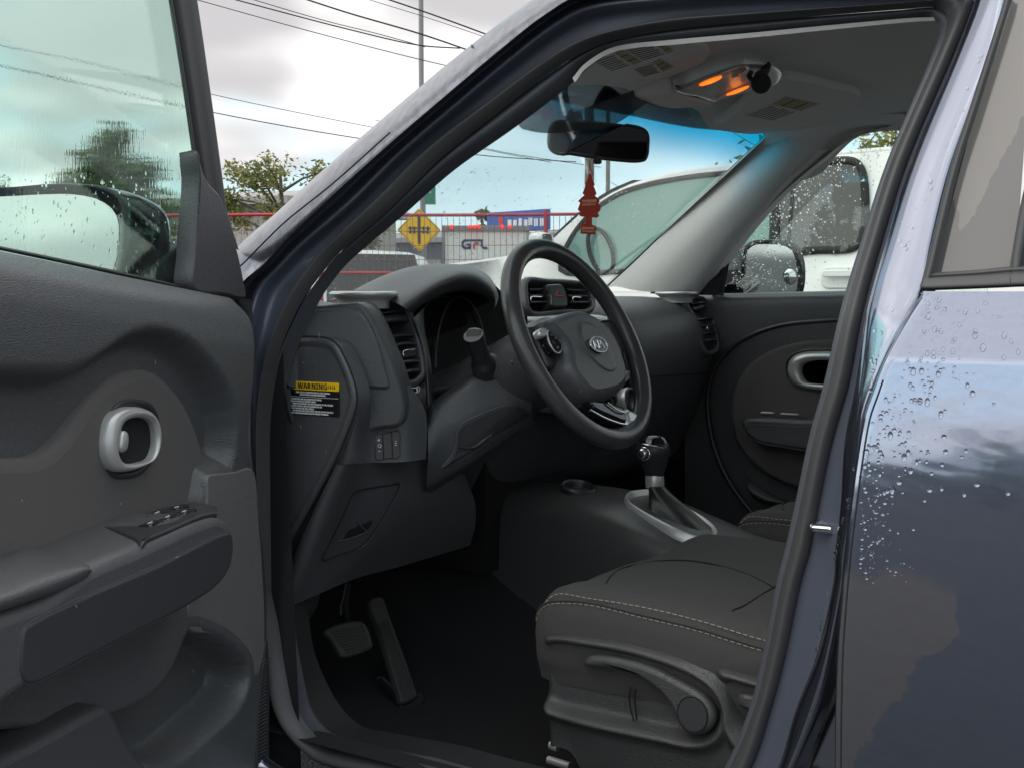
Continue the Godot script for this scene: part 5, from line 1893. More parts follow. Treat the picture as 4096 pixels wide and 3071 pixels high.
	obj("fuse_cover_gap", s, M.void_black, knee)
	s = st()
	tube(s, spline(drape([1600, 1940, 1590, 1970, 1560, 2028, 1512, 2106, 1466, 2172, 1428, 2199], kr, 0.0012), 40), 0.0010, 5)
	obj("fuse_cover_edge", s, M.leather_grain, knee)
	s = st()
	var pu := drape([1390, 2122, 1440, 2100, 1492, 2078, 1484, 2098, 1464, 2126, 1420, 2142, 1372, 2156], kr, 0.0012)
	var pm := Vector3.ZERO
	for q in pu: pm += q / pu.size()
	for k in pu.size():
		tri(s, pm, pu[k], pu[(k + 1) % pu.size()])
	obj("cover_pull", s, M.void_black, knee)
	s = st()
	tube(s, spline(drape([1430, 2084, 1440, 2098, 1452, 2112, 1466, 2124], kr, 0.0014), 12), 0.0012, 5)
	tube(s, spline(drape([1350, 2166, 1420, 2146, 1464, 2128], kr, 0.0014), 12), 0.0008, 5)
	obj("pull_edge", s, M.rubber_lip, knee)

func warning_label(p: Vector3, parent: Node3D):
	var n := Vector3(0, 0, 1)
	var c := onp(1252, 1594, p, n)
	var u := (onp(1357, 1536, p, n) - onp(1148, 1526, p, n)).normalized()
	var v := (onp(1150, 1526, p, n) - onp(1150, 1655, p, n)).normalized()
	v = (v - u * v.dot(u)).normalized()
	var nn := u.cross(v)
	var w := onp(1357, 1536, p, n).distance_to(onp(1148, 1526, p, n))
	var h := onp(1150, 1526, p, n).distance_to(onp(1151, 1658, p, n))
	var s := st()
	plate(s, round_rect(c, u, v, w, h, 0.004), n, [[0.0, -0.001], [0.0, 0.0003], [0.0003, 0.0005]])
	var l := obj("warning_label", s, M.label_black, parent, "black and yellow WARNING label about the side airbag")
	s = st()
	var hh := h * 0.255
	var ring := PackedVector3Array()
	for q in round_rect(c + v * (h / 2 - hh / 2), u, v, w, hh, 0.004):
		var y := (q - c).dot(v) - (h / 2 - hh)
		ring.append(q)
	plate(s, round_rect(c + v * (h / 2 - hh / 2), u, v, w - 0.0008, hh, 0.0025), n, [[0.0, 0.0], [0.0, 0.0008], [0.0002, 0.0010]])
	obj("yellow_band", s, M.label_yellow, l)
	var z := nn * 0.0012
	words("WARNING", h * 0.24, c + v * (h / 2 - hh * 0.52) + u * w * 0.0 + z, u, v, M.sign_black, l, "lettering", true)
	s = st()
	var tcen := c + v * (h / 2 - hh * 0.55) - u * w * 0.345 + nn * 0.0011
	tri(s, tcen + v * hh * 0.33, tcen - v * hh * 0.27 - u * hh * 0.32, tcen - v * hh * 0.27 + u * hh * 0.32)
	for k in 4:
		var pc := c + v * (h / 2 - hh * 0.5) + u * w * (0.30 + 0.038 * k) + nn * 0.0011
		box(s, pc, Vector3(0.0009, hh * 0.5, 0.0002), Basis(u, v, nn))
		box(s, pc - v * hh * 0.1, Vector3(0.0022 if k % 2 else 0.0012, hh * 0.22, 0.0002), Basis(u, v, nn))
	obj("symbols", s, M.sign_black, l)
	var lines := [["THIS CAR IS EQUIPPED WITH A SIDE AIRBAG", 0.0, 0.325, 0], ["IN SEAT WITH AIRBAG WARNING.", 0.0, 0.395, 0], ["- DO NOT USE ANY ACCESSORY SEAT COVERS.", -0.48, 0.53, 1], ["- USE OF OTHER SEAT COVERS COULD", -0.48, 0.60, 1], ["  REDUCE OR PREVENT THE EFFECTIVENESS OF THE SYSTEM.", -0.48, 0.67, 1],
		["- DO NOT INSTALL ANY ACCESSORIES ON THE", -0.48, 0.74, 1], ["  SIDE OR NEAR THE SIDE AIRBAG.", -0.48, 0.81, 1], ["- DO NOT USE EXCESSIVE FORCE ON THE SIDE OF THE SEAT.", -0.48, 0.88, 1], ["- FOR FURTHER INFORMATION, SEE OWNER'S MANUAL.", -0.48, 0.95, 1]]
	for q in lines:
		var em := h * 0.068
		var off := 0.0
		if q[3] == 1: off = q[0].length() * em * 0.27 + q[1] * w
		words(q[0], em, c + v * (h * (0.5 - q[2])) + u * off + nn * 0.0008, u, v, M.white_mark, l, "lettering", true, false, 0.85 if q[3] else 0.95)
	s = st()
	box(s, c + v * h * (0.5 - 0.462) + nn * 0.0006, Vector3(w * 0.96, 0.0006, 0.0003), Basis(u, v, nn))
	obj("rule", s, M.white_mark, l)

func vent(p: Vector3, n: Vector3, outline: Array, slats: Array, knob: Array, label: String):
	var ring := spline(plane_rail(outline, p, n), 90, true)
	var s := st()
	plate(s, ring, n, [[-0.010, -0.03], [-0.009, -0.002], [-0.005, 0.002], [-0.001, 0.002], [0.001, -0.001], [0.002, -0.03]], false)
	var v := obj("air_vent", s, M.dash_plastic, car, label)
	s = st()
	cap(s, inset_ring(ring, n, 0.001, -0.028), n)
	obj("vent_back", s, M.void_black, v)
	for q in slats:
		s = st()
		var a := onp(q[0], q[1], p - n * 0.006, n)
		var b := onp(q[2], q[3], p - n * 0.006, n)
		var d := (b - a).normalized()
		var m := (a + b) / 2.0 + n * 0.004
		tube(s, spline(PackedVector3Array([a, m, b]), 10), q[4], 10, false, 2.6 if q[4] < 0.005 else 0.6, (n * 0.9 - Vector3.UP * 0.4).normalized() if q[4] < 0.005 else n)
		obj("slat", s, M.smooth_black, v)
	s = st()
	var a := onp(knob[0], knob[1], p, n)
	var b := onp(knob[2], knob[3], p, n)
	var d := (b - a).normalized()
	slab(s, round_rect((a + b) / 2 + n * 0.004, d, n.cross(d), a.distance_to(b), 0.010, 0.003), n, 0.012, 0.0015)
	var k := obj("vent_tab", s, M.smooth_black, v)
	s = st()
	var e := n.cross(d) * 0.005
	if e.y < 0: e = -e
	tube(s, spline(PackedVector3Array([b + n * 0.006 + e, a.lerp(b, 0.2) + n * 0.006 + e, a + n * 0.006 + e * 0.4, a + n * 0.006 - e * 0.5]), 16), 0.0011, 6)
	obj("tab_trim", s, M.chrome, v)

func cluster_and_column():
	# instrument hood
	var s := st()
	skin(s, [xr([1648, 1262, 1690, 1220, 1740, 1192, 1840, 1165, 1930, 1182, 1972, 1225, 1960, 1262], -1.21), xr([1640, 1250, 1680, 1212, 1730, 1183, 1840, 1152, 1930, 1172, 1974, 1222, 1966, 1250], -1.165), xr([1616, 1230, 1660, 1195, 1745, 1140, 1850, 1103, 1932, 1124, 1978, 1172, 1983, 1226], -1.150), xr([1550, 1200, 1610, 1160, 1740, 1092, 1850, 1072, 1930, 1098, 1982, 1150, 1991, 1205], -1.185), xr([1420, 1185, 1500, 1122, 1640, 1068, 1760, 1060, 1880, 1070, 1955, 1110, 1998, 1180], -1.30), xr([1300, 1205, 1430, 1165, 1580, 1130, 1720, 1125, 1850, 1135, 1940, 1160, 1995, 1190], -1.5)], 50, 6)
	var hood := obj("instrument_hood", s, M.dash_plastic, car)
	# dark bowl with one dial ring
	s = st()
	var n := Vector3(0.94, 0.30, 0.16).normalized()
	var p := Vector3(-1.245, 0.98, -1.70)
	cap(s, spline(plane_rail([1680, 1640, 1680, 1400, 1684, 1280, 1690, 1200, 1760, 1120, 1900, 1105, 2000, 1160, 2070, 1330, 2110, 1440, 2040, 1560, 1900, 1660], p, n), 50, true), n)
	var bowl := obj("instrument_panel", s, M.gloss_black, car)
	s = st()
	tube(s, spline(plane_rail([1742, 1470, 1746, 1380, 1763, 1290, 1795, 1215, 1836, 1188, 1880, 1208, 1915, 1264, 1937, 1347, 1940, 1400], p + n * 0.006, n), 40), 0.0016, 6)
	obj("dial_ring", s, M.rubber_lip, bowl)
	s = st()
	tube(s, spline(plane_rail([1684, 1300, 1690, 1250, 1720, 1205, 1770, 1188, 1800, 1186], p + n * 0.006, n), 20), 0.0012, 6)
	obj("bowl_rim", s, M.rubber_lip, bowl)
	s = st()   # side cheek of the bowl, next to the vent
	abreast(s, [plane_rail([1622, 1222, 1652, 1295, 1675, 1370, 1690, 1440, 1700, 1530, 1706, 1620], Vector3(-1.155, 1, -1.5), n), plane_rail([1652, 1270, 1672, 1310, 1692, 1370, 1706, 1440, 1714, 1530, 1718, 1620], Vector3(-1.145, 1, -1.52), n), plane_rail([1690, 1235, 1692, 1310, 1702, 1370, 1716, 1440, 1724, 1530, 1730, 1620], Vector3(-1.165, 1, -1.55), n), plane_rail([1694, 1232, 1698, 1310, 1708, 1370, 1722, 1440, 1730, 1530, 1738, 1620], Vector3(-1.24, 1, -1.57), n)], 5, 4)
	obj("bowl_cheek", s, M.smooth_black, car)
	s = st()
	var q := Vector3(-1.175, 0.93, -1.60)
	grid(s, [plane_rail([1735, 1545, 1790, 1535, 1842, 1522], q, n), plane_rail([1728, 1572, 1785, 1556, 1842, 1540], q + Vector3(0.02, 0, 0), n), plane_rail([1740, 1590, 1790, 1585, 1842, 1570], q - Vector3(0.01, 0, 0), n)])
	obj("lower_ledge", s, M.smooth_black, car)
	# steering column shroud along the wheel's axis
	s = st()
	lathe(s, W - WN * 0.03, WN, [[0.0, 0.0], [0.05, -0.001], [0.062, -0.008], [0.065, -0.03], [0.065, -0.10], [0.066, -0.18], [0.070, -0.26]], 40, 1.12, Vector3(0, 0, 1))
	obj("column_shroud", s, M.dash_plastic, car)
	s = st()
	for t in [[2075, 1412], [2052, 1447], [2112, 1482]]:
		var c := onp(t[0], t[1], W - WN * 0.06 + Vector3(0, 0, 0.066), Vector3(0.2, 0.2, 1).normalized())
		lathe(s, c, Vector3(0.2, 0.3, 0.93).normalized(), [[0.0, -0.001], [0.003, 0.0005], [0.004, 0.0005]], 10)
	obj("shroud_screws", s, M.gloss_black, car)
	# lower column panel with its lever, the recess only painted as shade
	s = st()
	var kn_ := Vector3(0.62, 0.42, 0.66).normalized()
	var cr := []
	for qq in [[[1700, 1700, 1730, 1610, 1850, 1520, 1950, 1440, 2030, 1372], -0.03], [[1708, 1715, 1745, 1630, 1860, 1535, 1965, 1455, 2044, 1392], 0.004], [[1712, 1740, 1780, 1650, 1880, 1580, 1985, 1520, 2085, 1480], 0.012], [[1711, 1840, 1795, 1740, 1900, 1680, 2010, 1630, 2120, 1590], 0.006], [[1706, 1946, 1800, 1888, 1920, 1812, 2040, 1733, 2132, 1676], -0.03], [[1720, 1972, 1815, 1912, 1935, 1834, 2050, 1755, 2140, 1690], -0.08]]:
		cr.append(spline(plane_rail(qq[0], Vector3(-1.095, 0.91, -1.60) + kn_ * qq[1], kn_), 50))
	cr = crossed(cr, 5)
	grid(s, cr)
	var lp := obj("column_panel", s, M.dash_plastic, car)
	s = st()
	var rp := spline(drape([1766, 1870, 1790, 1842, 1812, 1810, 1824, 1770, 1828, 1722, 1848, 1694, 1900, 1668, 1960, 1642, 2030, 1622, 2076, 1622, 2112, 1648, 2118, 1676, 2060, 1710, 1980, 1762, 1900, 1812, 1820, 1860], cr, 0.0010), 90, true)
	var rn := kn_
	plate(s, rp, rn, [[0.0, -0.004], [0.0, 0.0006], [0.004, 0.0002]])
	obj("recess_shade", s, M.recess_shade_black, lp)  # flush dark patch, the shade of the recess put into its colour
	s = st()
	tube(s, spline(drape([1766, 1870, 1790, 1842, 1812, 1810, 1824, 1770, 1828, 1722, 1848, 1694, 1900, 1668, 1960, 1642, 2030, 1622, 2076, 1622, 2112, 1648], cr, 0.0008), 60), 0.0022, 8)
	obj("recess_lip", s, M.dash_plastic, lp)
	s = st()
	tube(s, spline(drape([1834, 1788, 1880, 1790, 1905, 1782, 1940, 1756, 1966, 1738], cr, 0.005), 24), [0.0018, 0.0028, 0.0034, 0.0034, 0.0026], 8)
	obj("tilt_lever", s, M.smooth_black, lp)
	# stalk with its end cap
	s = st()
	var b0 := onp(1940, 1478, W - WN * 0.10 + Vector3(0, 0, 0.075), Vector3(0, 0, 1))
	var tip := onp(1893, 1340, b0 + Vector3(0.02, 0, 0.05), Vector3(0, 0, 1))
	var ax := (tip - b0).normalized()
	tube(s, spline(PackedVector3Array([b0 - ax * 0.02, b0 + ax * 0.012, b0 + ax * 0.03, b0.lerp(tip, 0.7), tip]), 20), [0.021, 0.020, 0.0155, 0.0150, 0.0155], 20)
	var stalk := obj("indicator_stalk", s, M.smooth_black, car)
	s = st()
	var an := Vector3(0.25, 0.35, 0.9).normalized()
	lathe(s, b0 - Vector3(0, 0, 0.01), Vector3(0.1, 0.25, 0.95).normalized(), [[0.014, 0.014], [0.021, 0.012], [0.0255, 0.004], [0.026, -0.008], [0.026, -0.03]], 30)
	obj("stalk_collar", s, M.dash_plastic, stalk)
	s = st()
	slab(s, round_rect(tip + ax * 0.002 + an * 0.0, axes_of(an)[0], axes_of(an)[1], 0.024, 0.022, 0.008), an, 0.016, 0.003)
	obj("stalk_end", s, M.cap_grey, stalk)

var W := Vector3(-0.958, 1.0016, -1.7012)
var WN := Vector3(0.895, 0.446, 0)
var W1 := Vector3(0, 0, -1)
var W2 := Vector3(-0.446, 0.895, 0)

func wp(l: Array, h: float) -> PackedVector3Array:
	return plane_rail(l, W + WN * h, WN)

func steering_wheel():
	var s := st()
	var R := 0.166
	var path := PackedVector3Array()
	for k in 96:
		var a := TAU * k / 96.0
		path.append(W + W1 * cos(a) * R + W2 * sin(a) * R * 0.985)
	tube(s, path, 0.0158, 20, true, 0.92, WN)
	var wheel := obj("steering_wheel", s, M.wheel_leather, car)
	# pad
	s = st()
	var pad := spline(wp([2150, 1300, 2200, 1275, 2258, 1254, 2300, 1250, 2352, 1270, 2410, 1320, 2452, 1390, 2482, 1480, 2490, 1536, 2470, 1572, 2420, 1597, 2345, 1600, 2290, 1545, 2252, 1480, 2236, 1400, 2190, 1345], 0.004), 90, true)
	plate(s, pad, WN, [[-0.002, -0.045], [-0.001, -0.015], [0.0, 0.0], [0.003, 0.009], [0.008, 0.014], [0.014, 0.017]])
	var hub := obj("airbag_pad", s, M.leather_grain, wheel)
	s = st()
	var ov := spline(wp([2318, 1290, 2345, 1288, 2390, 1312, 2430, 1370, 2458, 1440, 2462, 1478, 2440, 1487, 2400, 1465, 2350, 1410, 2322, 1350], 0.0215), 60, true)
	plate(s, ov, WN, [[0.0, -0.003], [0.0004, 0.0], [0.003, 0.0012], [0.006, 0.0012]])
	obj("pad_oval", s, M.leather_grain, wheel)
	# emblem: chrome oval and three letters
	var ec := onp(2391, 1381, W + WN * 0.0245, WN)
	s = st()
	puff(s, ellipse(ec, W1, W2, 0.0255, 0.0135), WN, [[1.0, -0.002], [1.0, 0.001], [0.9, 0.0016]])
	var em := obj("emblem", s, M.gloss_black, wheel)
	s = st()
	tube(s, ellipse(ec + WN * 0.0018, W1, W2, 0.0250, 0.0130, 40), 0.0014, 6, true)
	for l in [[[-0.0155, -0.0062, -0.0135, 0.0062]], [[-0.0142, -0.0005, -0.0055, 0.0062]], [[-0.0128, 0.0005, -0.0062, -0.0062]], [[-0.0018, -0.0062, -0.0002, 0.0062]], [[0.003, -0.0062, 0.0090, 0.0062]], [[0.0090, 0.0062, 0.0128, -0.0062]]]:
		var q: Array = l[0]
		var a: Vector3 = ec + WN * 0.0024 + W1 * q[0] + W2 * q[1]
		var b: Vector3 = ec + WN * 0.0024 + W1 * q[2] + W2 * q[3]
		bar(s, a, b, 0.0014, 6)
	obj("emblem_letters", s, M.chrome, wheel)
	# spokes
	s = st()
	plate(s, spline(wp([2395, 1290, 2440, 1275, 2490, 1290, 2520, 1320, 2528, 1352, 2512, 1385, 2495, 1420, 2480, 1450, 2450, 1430, 2420, 1360], -0.006), 60, true), WN, [[-0.002, -0.03], [0.0, -0.004], [0.003, 0.0], [0.008, 0.002]])
	obj("spoke", s, M.smooth_black, wheel)
	s = st()
	plate(s, spline(wp([2110, 1310, 2150, 1300, 2200, 1300, 2246, 1370, 2260, 1440, 2240, 1450, 2200, 1470, 2165, 1400, 2140, 1360], -0.006), 60, true), WN, [[-0.002, -0.03], [0.0, -0.004], [0.003, 0.0], [0.008, 0.002]])
	obj("spoke", s, M.smooth_black, wheel)
	s = st()
	plate(s, spline(wp([2330, 1600, 2400, 1600, 2480, 1625, 2510, 1640, 2566, 1672, 2556, 1695, 2505, 1703, 2440, 1680, 2370, 1645], -0.002), 60, true), WN, [[0.0, -0.03], [0.0, -0.004], [0.003, 0.003], [0.008, 0.005]])
	obj("lower_spoke", s, M.gloss_black, wheel)
	s = st()
	plate(s, spline(wp([2490, 1636, 2512, 1640, 2566, 1672, 2556, 1694, 2505, 1702, 2496, 1670], 0.0005), 40, true), WN, [[0.0, -0.006], [0.0, -0.001], [0.003, 0.004], [0.008, 0.006]])
	obj("spoke_trim", s, M.satin_silver, wheel)
	s = st()
	tube(s, spline(wp([2430, 1610, 2470, 1640, 2500, 1648, 2512, 1640], 0.006), 20), 0.0014, 6)
	tube(s, spline(wp([2360, 1640, 2420, 1672, 2480, 1694, 2505, 1698], 0.003), 20), 0.0022, 6)
	obj("trim_line", s, M.chrome, wheel)
	# buttons on the left spoke
	s = st()
	var bo := spline(wp([2188, 1328, 2204, 1312, 2224, 1322, 2240, 1352, 2246, 1388, 2240, 1412, 2222, 1412, 2204, 1390, 2190, 1356], 0.010), 50, true)
	plate(s, bo, WN, [[0.0, -0.012], [0.0, 0.0], [0.0015, 0.0018], [0.003, 0.001]])
	var bt := obj("button_pod", s, M.gloss_black, wheel)
	s = st()
	tube(s, inset_ring(bo, WN, 0.0006, 0.0008), 0.0013, 6, true)
	plate(s, spline(wp([2152, 1322, 2190, 1312, 2196, 1330, 2186, 1345, 2160, 1346], 0.008), 24, true), WN, [[0.0, -0.01], [0.0, 0.0], [0.002, 0.002]])
	obj("pod_trim", s, M.satin_silver, wheel)
	s = st()
	for q in [[2206, 1340], [2222, 1352], [2214, 1370], [2230, 1390]]:
		var c := onp(q[0], q[1], W + WN * 0.0115, WN)
		puff(s, ellipse(c, W1, W2, 0.0042, 0.0034, 12), WN, [[1.0, 0.0], [0.8, 0.001], [0.3, 0.0013]])
	obj("pod_buttons", s, M.smooth_black, wheel)
	s = st()
	for q in [[2206, 1340], [2222, 1352], [2230, 1390]]:
		var c := onp(q[0], q[1], W + WN * 0.0132, WN)
		bar(s, c - W1 * 0.0014, c + W1 * 0.0014, 0.0004, 4)
	obj("button_marks", s, M.white_mark, wheel)
	s = st()
	box(s, onp(2324, 1565, W + WN * 0.012, WN), Vector3(0.004, 0.0015, 0.001), Basis(W1, W2, WN))
	obj("red_mark", s, M.red_mark, wheel)

func centre_stack():
	var n := Vector3(0.90, 0.42, 0.06).normalized()
	var p := Vector3(-1.185, 1.03, -2.05)
	var dk := st()
	block(dk, Vector3(-1.62, 0.56, -2.20), Vector3(-1.27, 0.80, -1.90))
	obj("added_shade_block", dk, M.void_black, car)  # added black block, stands for the shade under the dash
	# twin vents with the hazard button
	var s := st()
	var ring := spline(plane_rail([2110, 1132, 2200, 1132, 2290, 1136, 2326, 1142, 2348, 1160, 2364, 1186, 2368, 1220, 2346, 1238, 2240, 1240, 2118, 1242, 2108, 1190], p, n), 90, true)
	plate(s, ring, n, [[-0.012, -0.03], [-0.010, -0.002], [-0.006, 0.004], [-0.001, 0.005], [0.001, 0.0], [0.002, -0.03]], false)
	var v := obj("centre_vents", s, M.dash_plastic, car)
	s = st()
	cap(s, inset_ring(ring, n, 0.001, -0.026), n)
	obj("vent_back", s, M.void_black, v)
	for q in [[2112, 1160, 2196, 1158], [2112, 1184, 2200, 1182], [2112, 1210, 2206, 1208], [2262, 1160, 2346, 1164], [2268, 1184, 2358, 1186], [2274, 1210, 2362, 1210]]:
		s = st()
		tube(s, PackedVector3Array([onp(q[0], q[1], p - n * 0.006, n), onp(q[2], q[3], p - n * 0.006, n)]), 0.0022, 8, false, 2.6, (n - Vector3.UP * 0.4).normalized())
		obj("slat", s, M.smooth_black, v)
	s = st()
	for q in [[2124, 1192, 2166, 1188], [2292, 1192, 2322, 1190]]:
		var a := onp(q[0], q[1], p + n * 0.006, n)
		var b := onp(q[2], q[3], p + n * 0.006, n)
		tube(s, spline(PackedVector3Array([a - Vector3(0, 0.008, 0), a, b]), 12), 0.0016, 6)
	obj("tab_trim", s, M.chrome, v)
	s = st()
	slab(s, spline(plane_rail([2190, 1140, 2210, 1136, 2248, 1138, 2262, 1160, 2272, 1222, 2262, 1226, 2220, 1226, 2210, 1222, 2206, 1180], p + n * 0.010, n), 50, true), n, 0.03, 0.003)
	var hz := obj("hazard_button", s, M.smooth_black, v)
	s = st()
	var tp := plane_rail([2232, 1164, 2223, 1184, 2252, 1184], p + n * 0.0106, n)
	for k in 3:
		bar(s, tp[k], tp[(k + 1) % 3], 0.0010, 5)
	obj("hazard_mark", s, M.red_mark, v)
	# bands of trim under the vents, then radio and heater controls
	s = st()
	var q2 := p + Vector3(0.015, -0.03, 0)
	abreast(s, [plane_rail([2110, 1266, 2260, 1258, 2380, 1260, 2428, 1268], q2, n), plane_rail([2110, 1280, 2260, 1270, 2380, 1272, 2432, 1282], q2 + n * 0.004, n), plane_rail([2110, 1296, 2260, 1284, 2380, 1286, 2436, 1296], q2, n)], 6, 3)
	obj("silver_band", s, M.satin_silver, car)
	s = st()
	abreast(s, [plane_rail([2100, 1250, 2260, 1246, 2380, 1248, 2460, 1262], q2 - n * 0.01, n), plane_rail([2100, 1400, 2260, 1400, 2400, 1400, 2490, 1400], q2 + Vector3(0.03, -0.1, 0), n), plane_rail([2130, 1640, 2260, 1660, 2420, 1660, 2540, 1640], q2 + Vector3(0.01, -0.2, 0), Vector3(1, 0.1, 0))], 6, 4)
	obj("radio_fascia", s, M.gloss_black, car)
	var rp := Vector3(-1.13, 0.92, -2.1)
	var rn := Vector3(0.97, 0.25, 0).normalized()
	s = st()
	slab(s, spline(plane_rail([2466, 1418, 2484, 1414, 2500, 1460, 2512, 1520, 2494, 1526, 2480, 1470], rp, rn), 30, true), rn, 0.01, 0.002)
	obj("screen_edge", s, M.silver_paint, car)
	s = st()
	slab(s, round_rect(onp(2514, 1500, rp, rn), Vector3(0, 0, -1), Vector3.UP, 0.012, 0.016, 0.002), rn, 0.01, 0.001)
	obj("radio_button", s, M.silver_paint, car)
	s = st()
	var kc := onp(2512, 1606, rp + Vector3(0.02, 0, 0), rn)
	lathe(s, kc, rn, [[0.026, -0.02], [0.026, 0.008], [0.0245, 0.012], [0.021, 0.013], [0.020, 0.008], [0.0, 0.008]], 40)
	var kn := obj("heater_knob", s, M.smooth_black, car)
	s = st()
	lathe(s, kc, rn, [[0.0262, -0.012], [0.0272, -0.010], [0.0272, 0.006], [0.0262, 0.008]], 48)
	obj("knurled_ring", s, M.silver_paint, kn)
	s = st()
	for q in [[2440, 1588], [2462, 1580], [2452, 1604], [2474, 1600]]:
		slab(s, round_rect(onp(q[0], q[1], rp + Vector3(0.012, 0, 0), rn), Vector3(0, 0, -1), Vector3.UP, 0.012, 0.008, 0.002), rn, 0.01, 0.001)
	obj("heater_buttons", s, M.smooth_black, kn)

func console():
	var s := st()
	var rails := []
	for q in [[-1.30, 0.70, 0.10], [-1.15, 0.705, 0.115], [-1.02, 0.695, 0.13], [-0.92, 0.668, 0.135], [-0.80, 0.635, 0.13], [-0.60, 0.61, 0.12], [-0.2, 0.62, 0.12]]:
		var r := PackedVector3Array()
		for k in [[1.05, -0.35], [1.0, -0.2], [0.97, -0.07], [0.86, -0.018], [0.62, 0.0], [0.0, 0.006], [-0.62, 0.0], [-0.86, -0.018], [-0.97, -0.07], [-1.05, -0.35]]:
			r.append(Vector3(q[0], q[1] + k[1], -2.05 + k[0] * q[2]))
		rails.append(spline(r, 40))
	grid(s, crossed(rails, 5))
	obj("centre_console", s, M.console_plastic, car)
	var p := Vector3(-0.965, 0.683, -2.05)
	var n := Vector3(0.28, 0.96, 0.0).normalized()
	s = st()
	var ring := spline(plane_rail([2505, 1985, 2516, 1966, 2557, 1957, 2610, 1955, 2659, 1962, 2714, 2008, 2792, 2051, 2843, 2086, 2868, 2117, 2866, 2135, 2839, 2146, 2792, 2144, 2714, 2116, 2635, 2076, 2557, 2033, 2516, 2005], p + n * 0.008, n), 90, true)
	plate(s, ring, n, [[-0.003, -0.02], [-0.001, -0.001], [0.001, 0.0], [0.003, -0.001], [0.010, -0.009], [0.013, -0.011]], false)
	var rg := obj("gear_surround", s, M.silver_paint, car)
	s = st()
	cap(s, inset_ring(ring, n, 0.012, -0.0105), n)
	obj("gear_well", s, M.dull_black, rg)
	# boot, collar, knob
	s = st()
	var top := atz(2620, 1938, -2.05)
	var foot := onp(2720, 2078, p, n)
	var rows := []
	for f in [[0.0, 0.016, 0.016], [0.15, 0.018, 0.018], [0.4, 0.023, 0.030], [0.7, 0.029, 0.048], [0.9, 0.033, 0.062], [1.0, 0.034, 0.070]]:
		var row := PackedVector3Array()
		var c := top.lerp(foot, f[0])
		var tl := Vector3(1, -0.30 * f[0], 0).normalized()
		for k in 40:
			var a := TAU * k / 40
			var fold: float = 1.0 + 0.07 * sin(a * 5.0 + f[0] * 4.0) * f[0] * (1.0 - f[0] * 0.5) * 2.0
			row.append(c + tl * cos(a) * f[2] * fold + Vector3(0, 0, 1) * sin(a) * f[1] * fold)
		rows.append(row)
	grid(s, crossed_closed(rows, 5), false, true)
	obj("gear_boot", s, M.boot_leather, car)
	s = st()
	var up_ := Vector3(-0.06, 1, 0.0).normalized()
	lathe(s, top, up_, [[0.0165, -0.004], [0.0172, 0.0], [0.0172, 0.016], [0.0165, 0.018]], 30)
	obj("gear_collar", s, M.satin_silver, car)
	s = st()
	lathe(s, top, up_, [[0.016, 0.016], [0.0165, 0.020], [0.020, 0.032], [0.0265, 0.050], [0.0285, 0.062], [0.027, 0.074], [0.021, 0.084], [0.012, 0.089], [0.0, 0.0905]], 40, 1.08, Vector3.RIGHT)
	var knob := obj("gear_knob", s, M.smooth_black, car)
	s = st()
	lathe(s, top, up_, [[0.0262, 0.0765], [0.0215, 0.0848], [0.0125, 0.0900], [0.0, 0.0915]], 40, 1.08, Vector3.RIGHT)
	obj("knob_cap", s, M.gloss_black, knob)
	s = st()
	var band := PackedVector3Array()
	for k in 40:
		var a := TAU * k / 40
		band.append(top + up_ * (0.0762 - 0.006 * maxf(0.0, cos(a)) * (1.0 if absf(sin(a)) < 0.8 else 0.6)) + Vector3(1, 0, 0) * cos(a) * 0.0288 + Vector3(0, 0, 1) * sin(a) * 0.0266)
	tube(s, band, 0.0013, 6, true)
	obj("knob_band", s, M.chrome, knob)
	s = st()
	var bc := top + up_ * 0.058
	var bd := Vector3(0.10, 0.05, 1.0).normalized()
	lathe(s, bc + Vector3(-0.008, 0, 0), bd, [[0.0128, 0.024], [0.0128, 0.028], [0.0115, 0.0295], [0.0098, 0.029]], 30)
	lathe(s, bc + Vector3(-0.010, 0, 0), bd, [[0.0092, 0.026], [0.0092, 0.036], [0.0075, 0.0385], [0.0058, 0.0385]], 26)
	obj("knob_button_ring", s, M.chrome, knob)
	s = st()
	lathe(s, bc + Vector3(-0.010, 0, 0), bd, [[0.0060, 0.0375], [0.0055, 0.0388], [0.0, 0.039]], 20)
	obj("knob_button", s, M.smooth_black, knob)
	s = st()
	box(s, atz(2905, 2143, -2.10), Vector3(0.13, 0.008, 0.02), Basis(Vector3(1, -0.06, 0).normalized(), Vector3(0.06, 1, 0).normalized(), Vector3(0, 0, 1)), 0.002)
	obj("console_rail", s, M.satin_silver, car)
	s = st()
	box(s, atz(2830, 2157, -1.97), Vector3(0.012, 0.012, 0.008), Basis(), 0.002)
	obj("belt_tab", s, M.silver_paint, car)
	s = st()
	lathe(s, Vector3(-1.14, 0.712, -2.02), Vector3(0.2, 1, 0.1).normalized(), [[0.032, -0.01], [0.034, 0.004], [0.031, 0.009], [0.028, 0.004], [0.027, -0.03]], 30)
	obj("cup_holder", s, M.smooth_black, car)

func crossed_closed(rr: Array, sub: int) -> Array:
	return crossed(rr, sub)

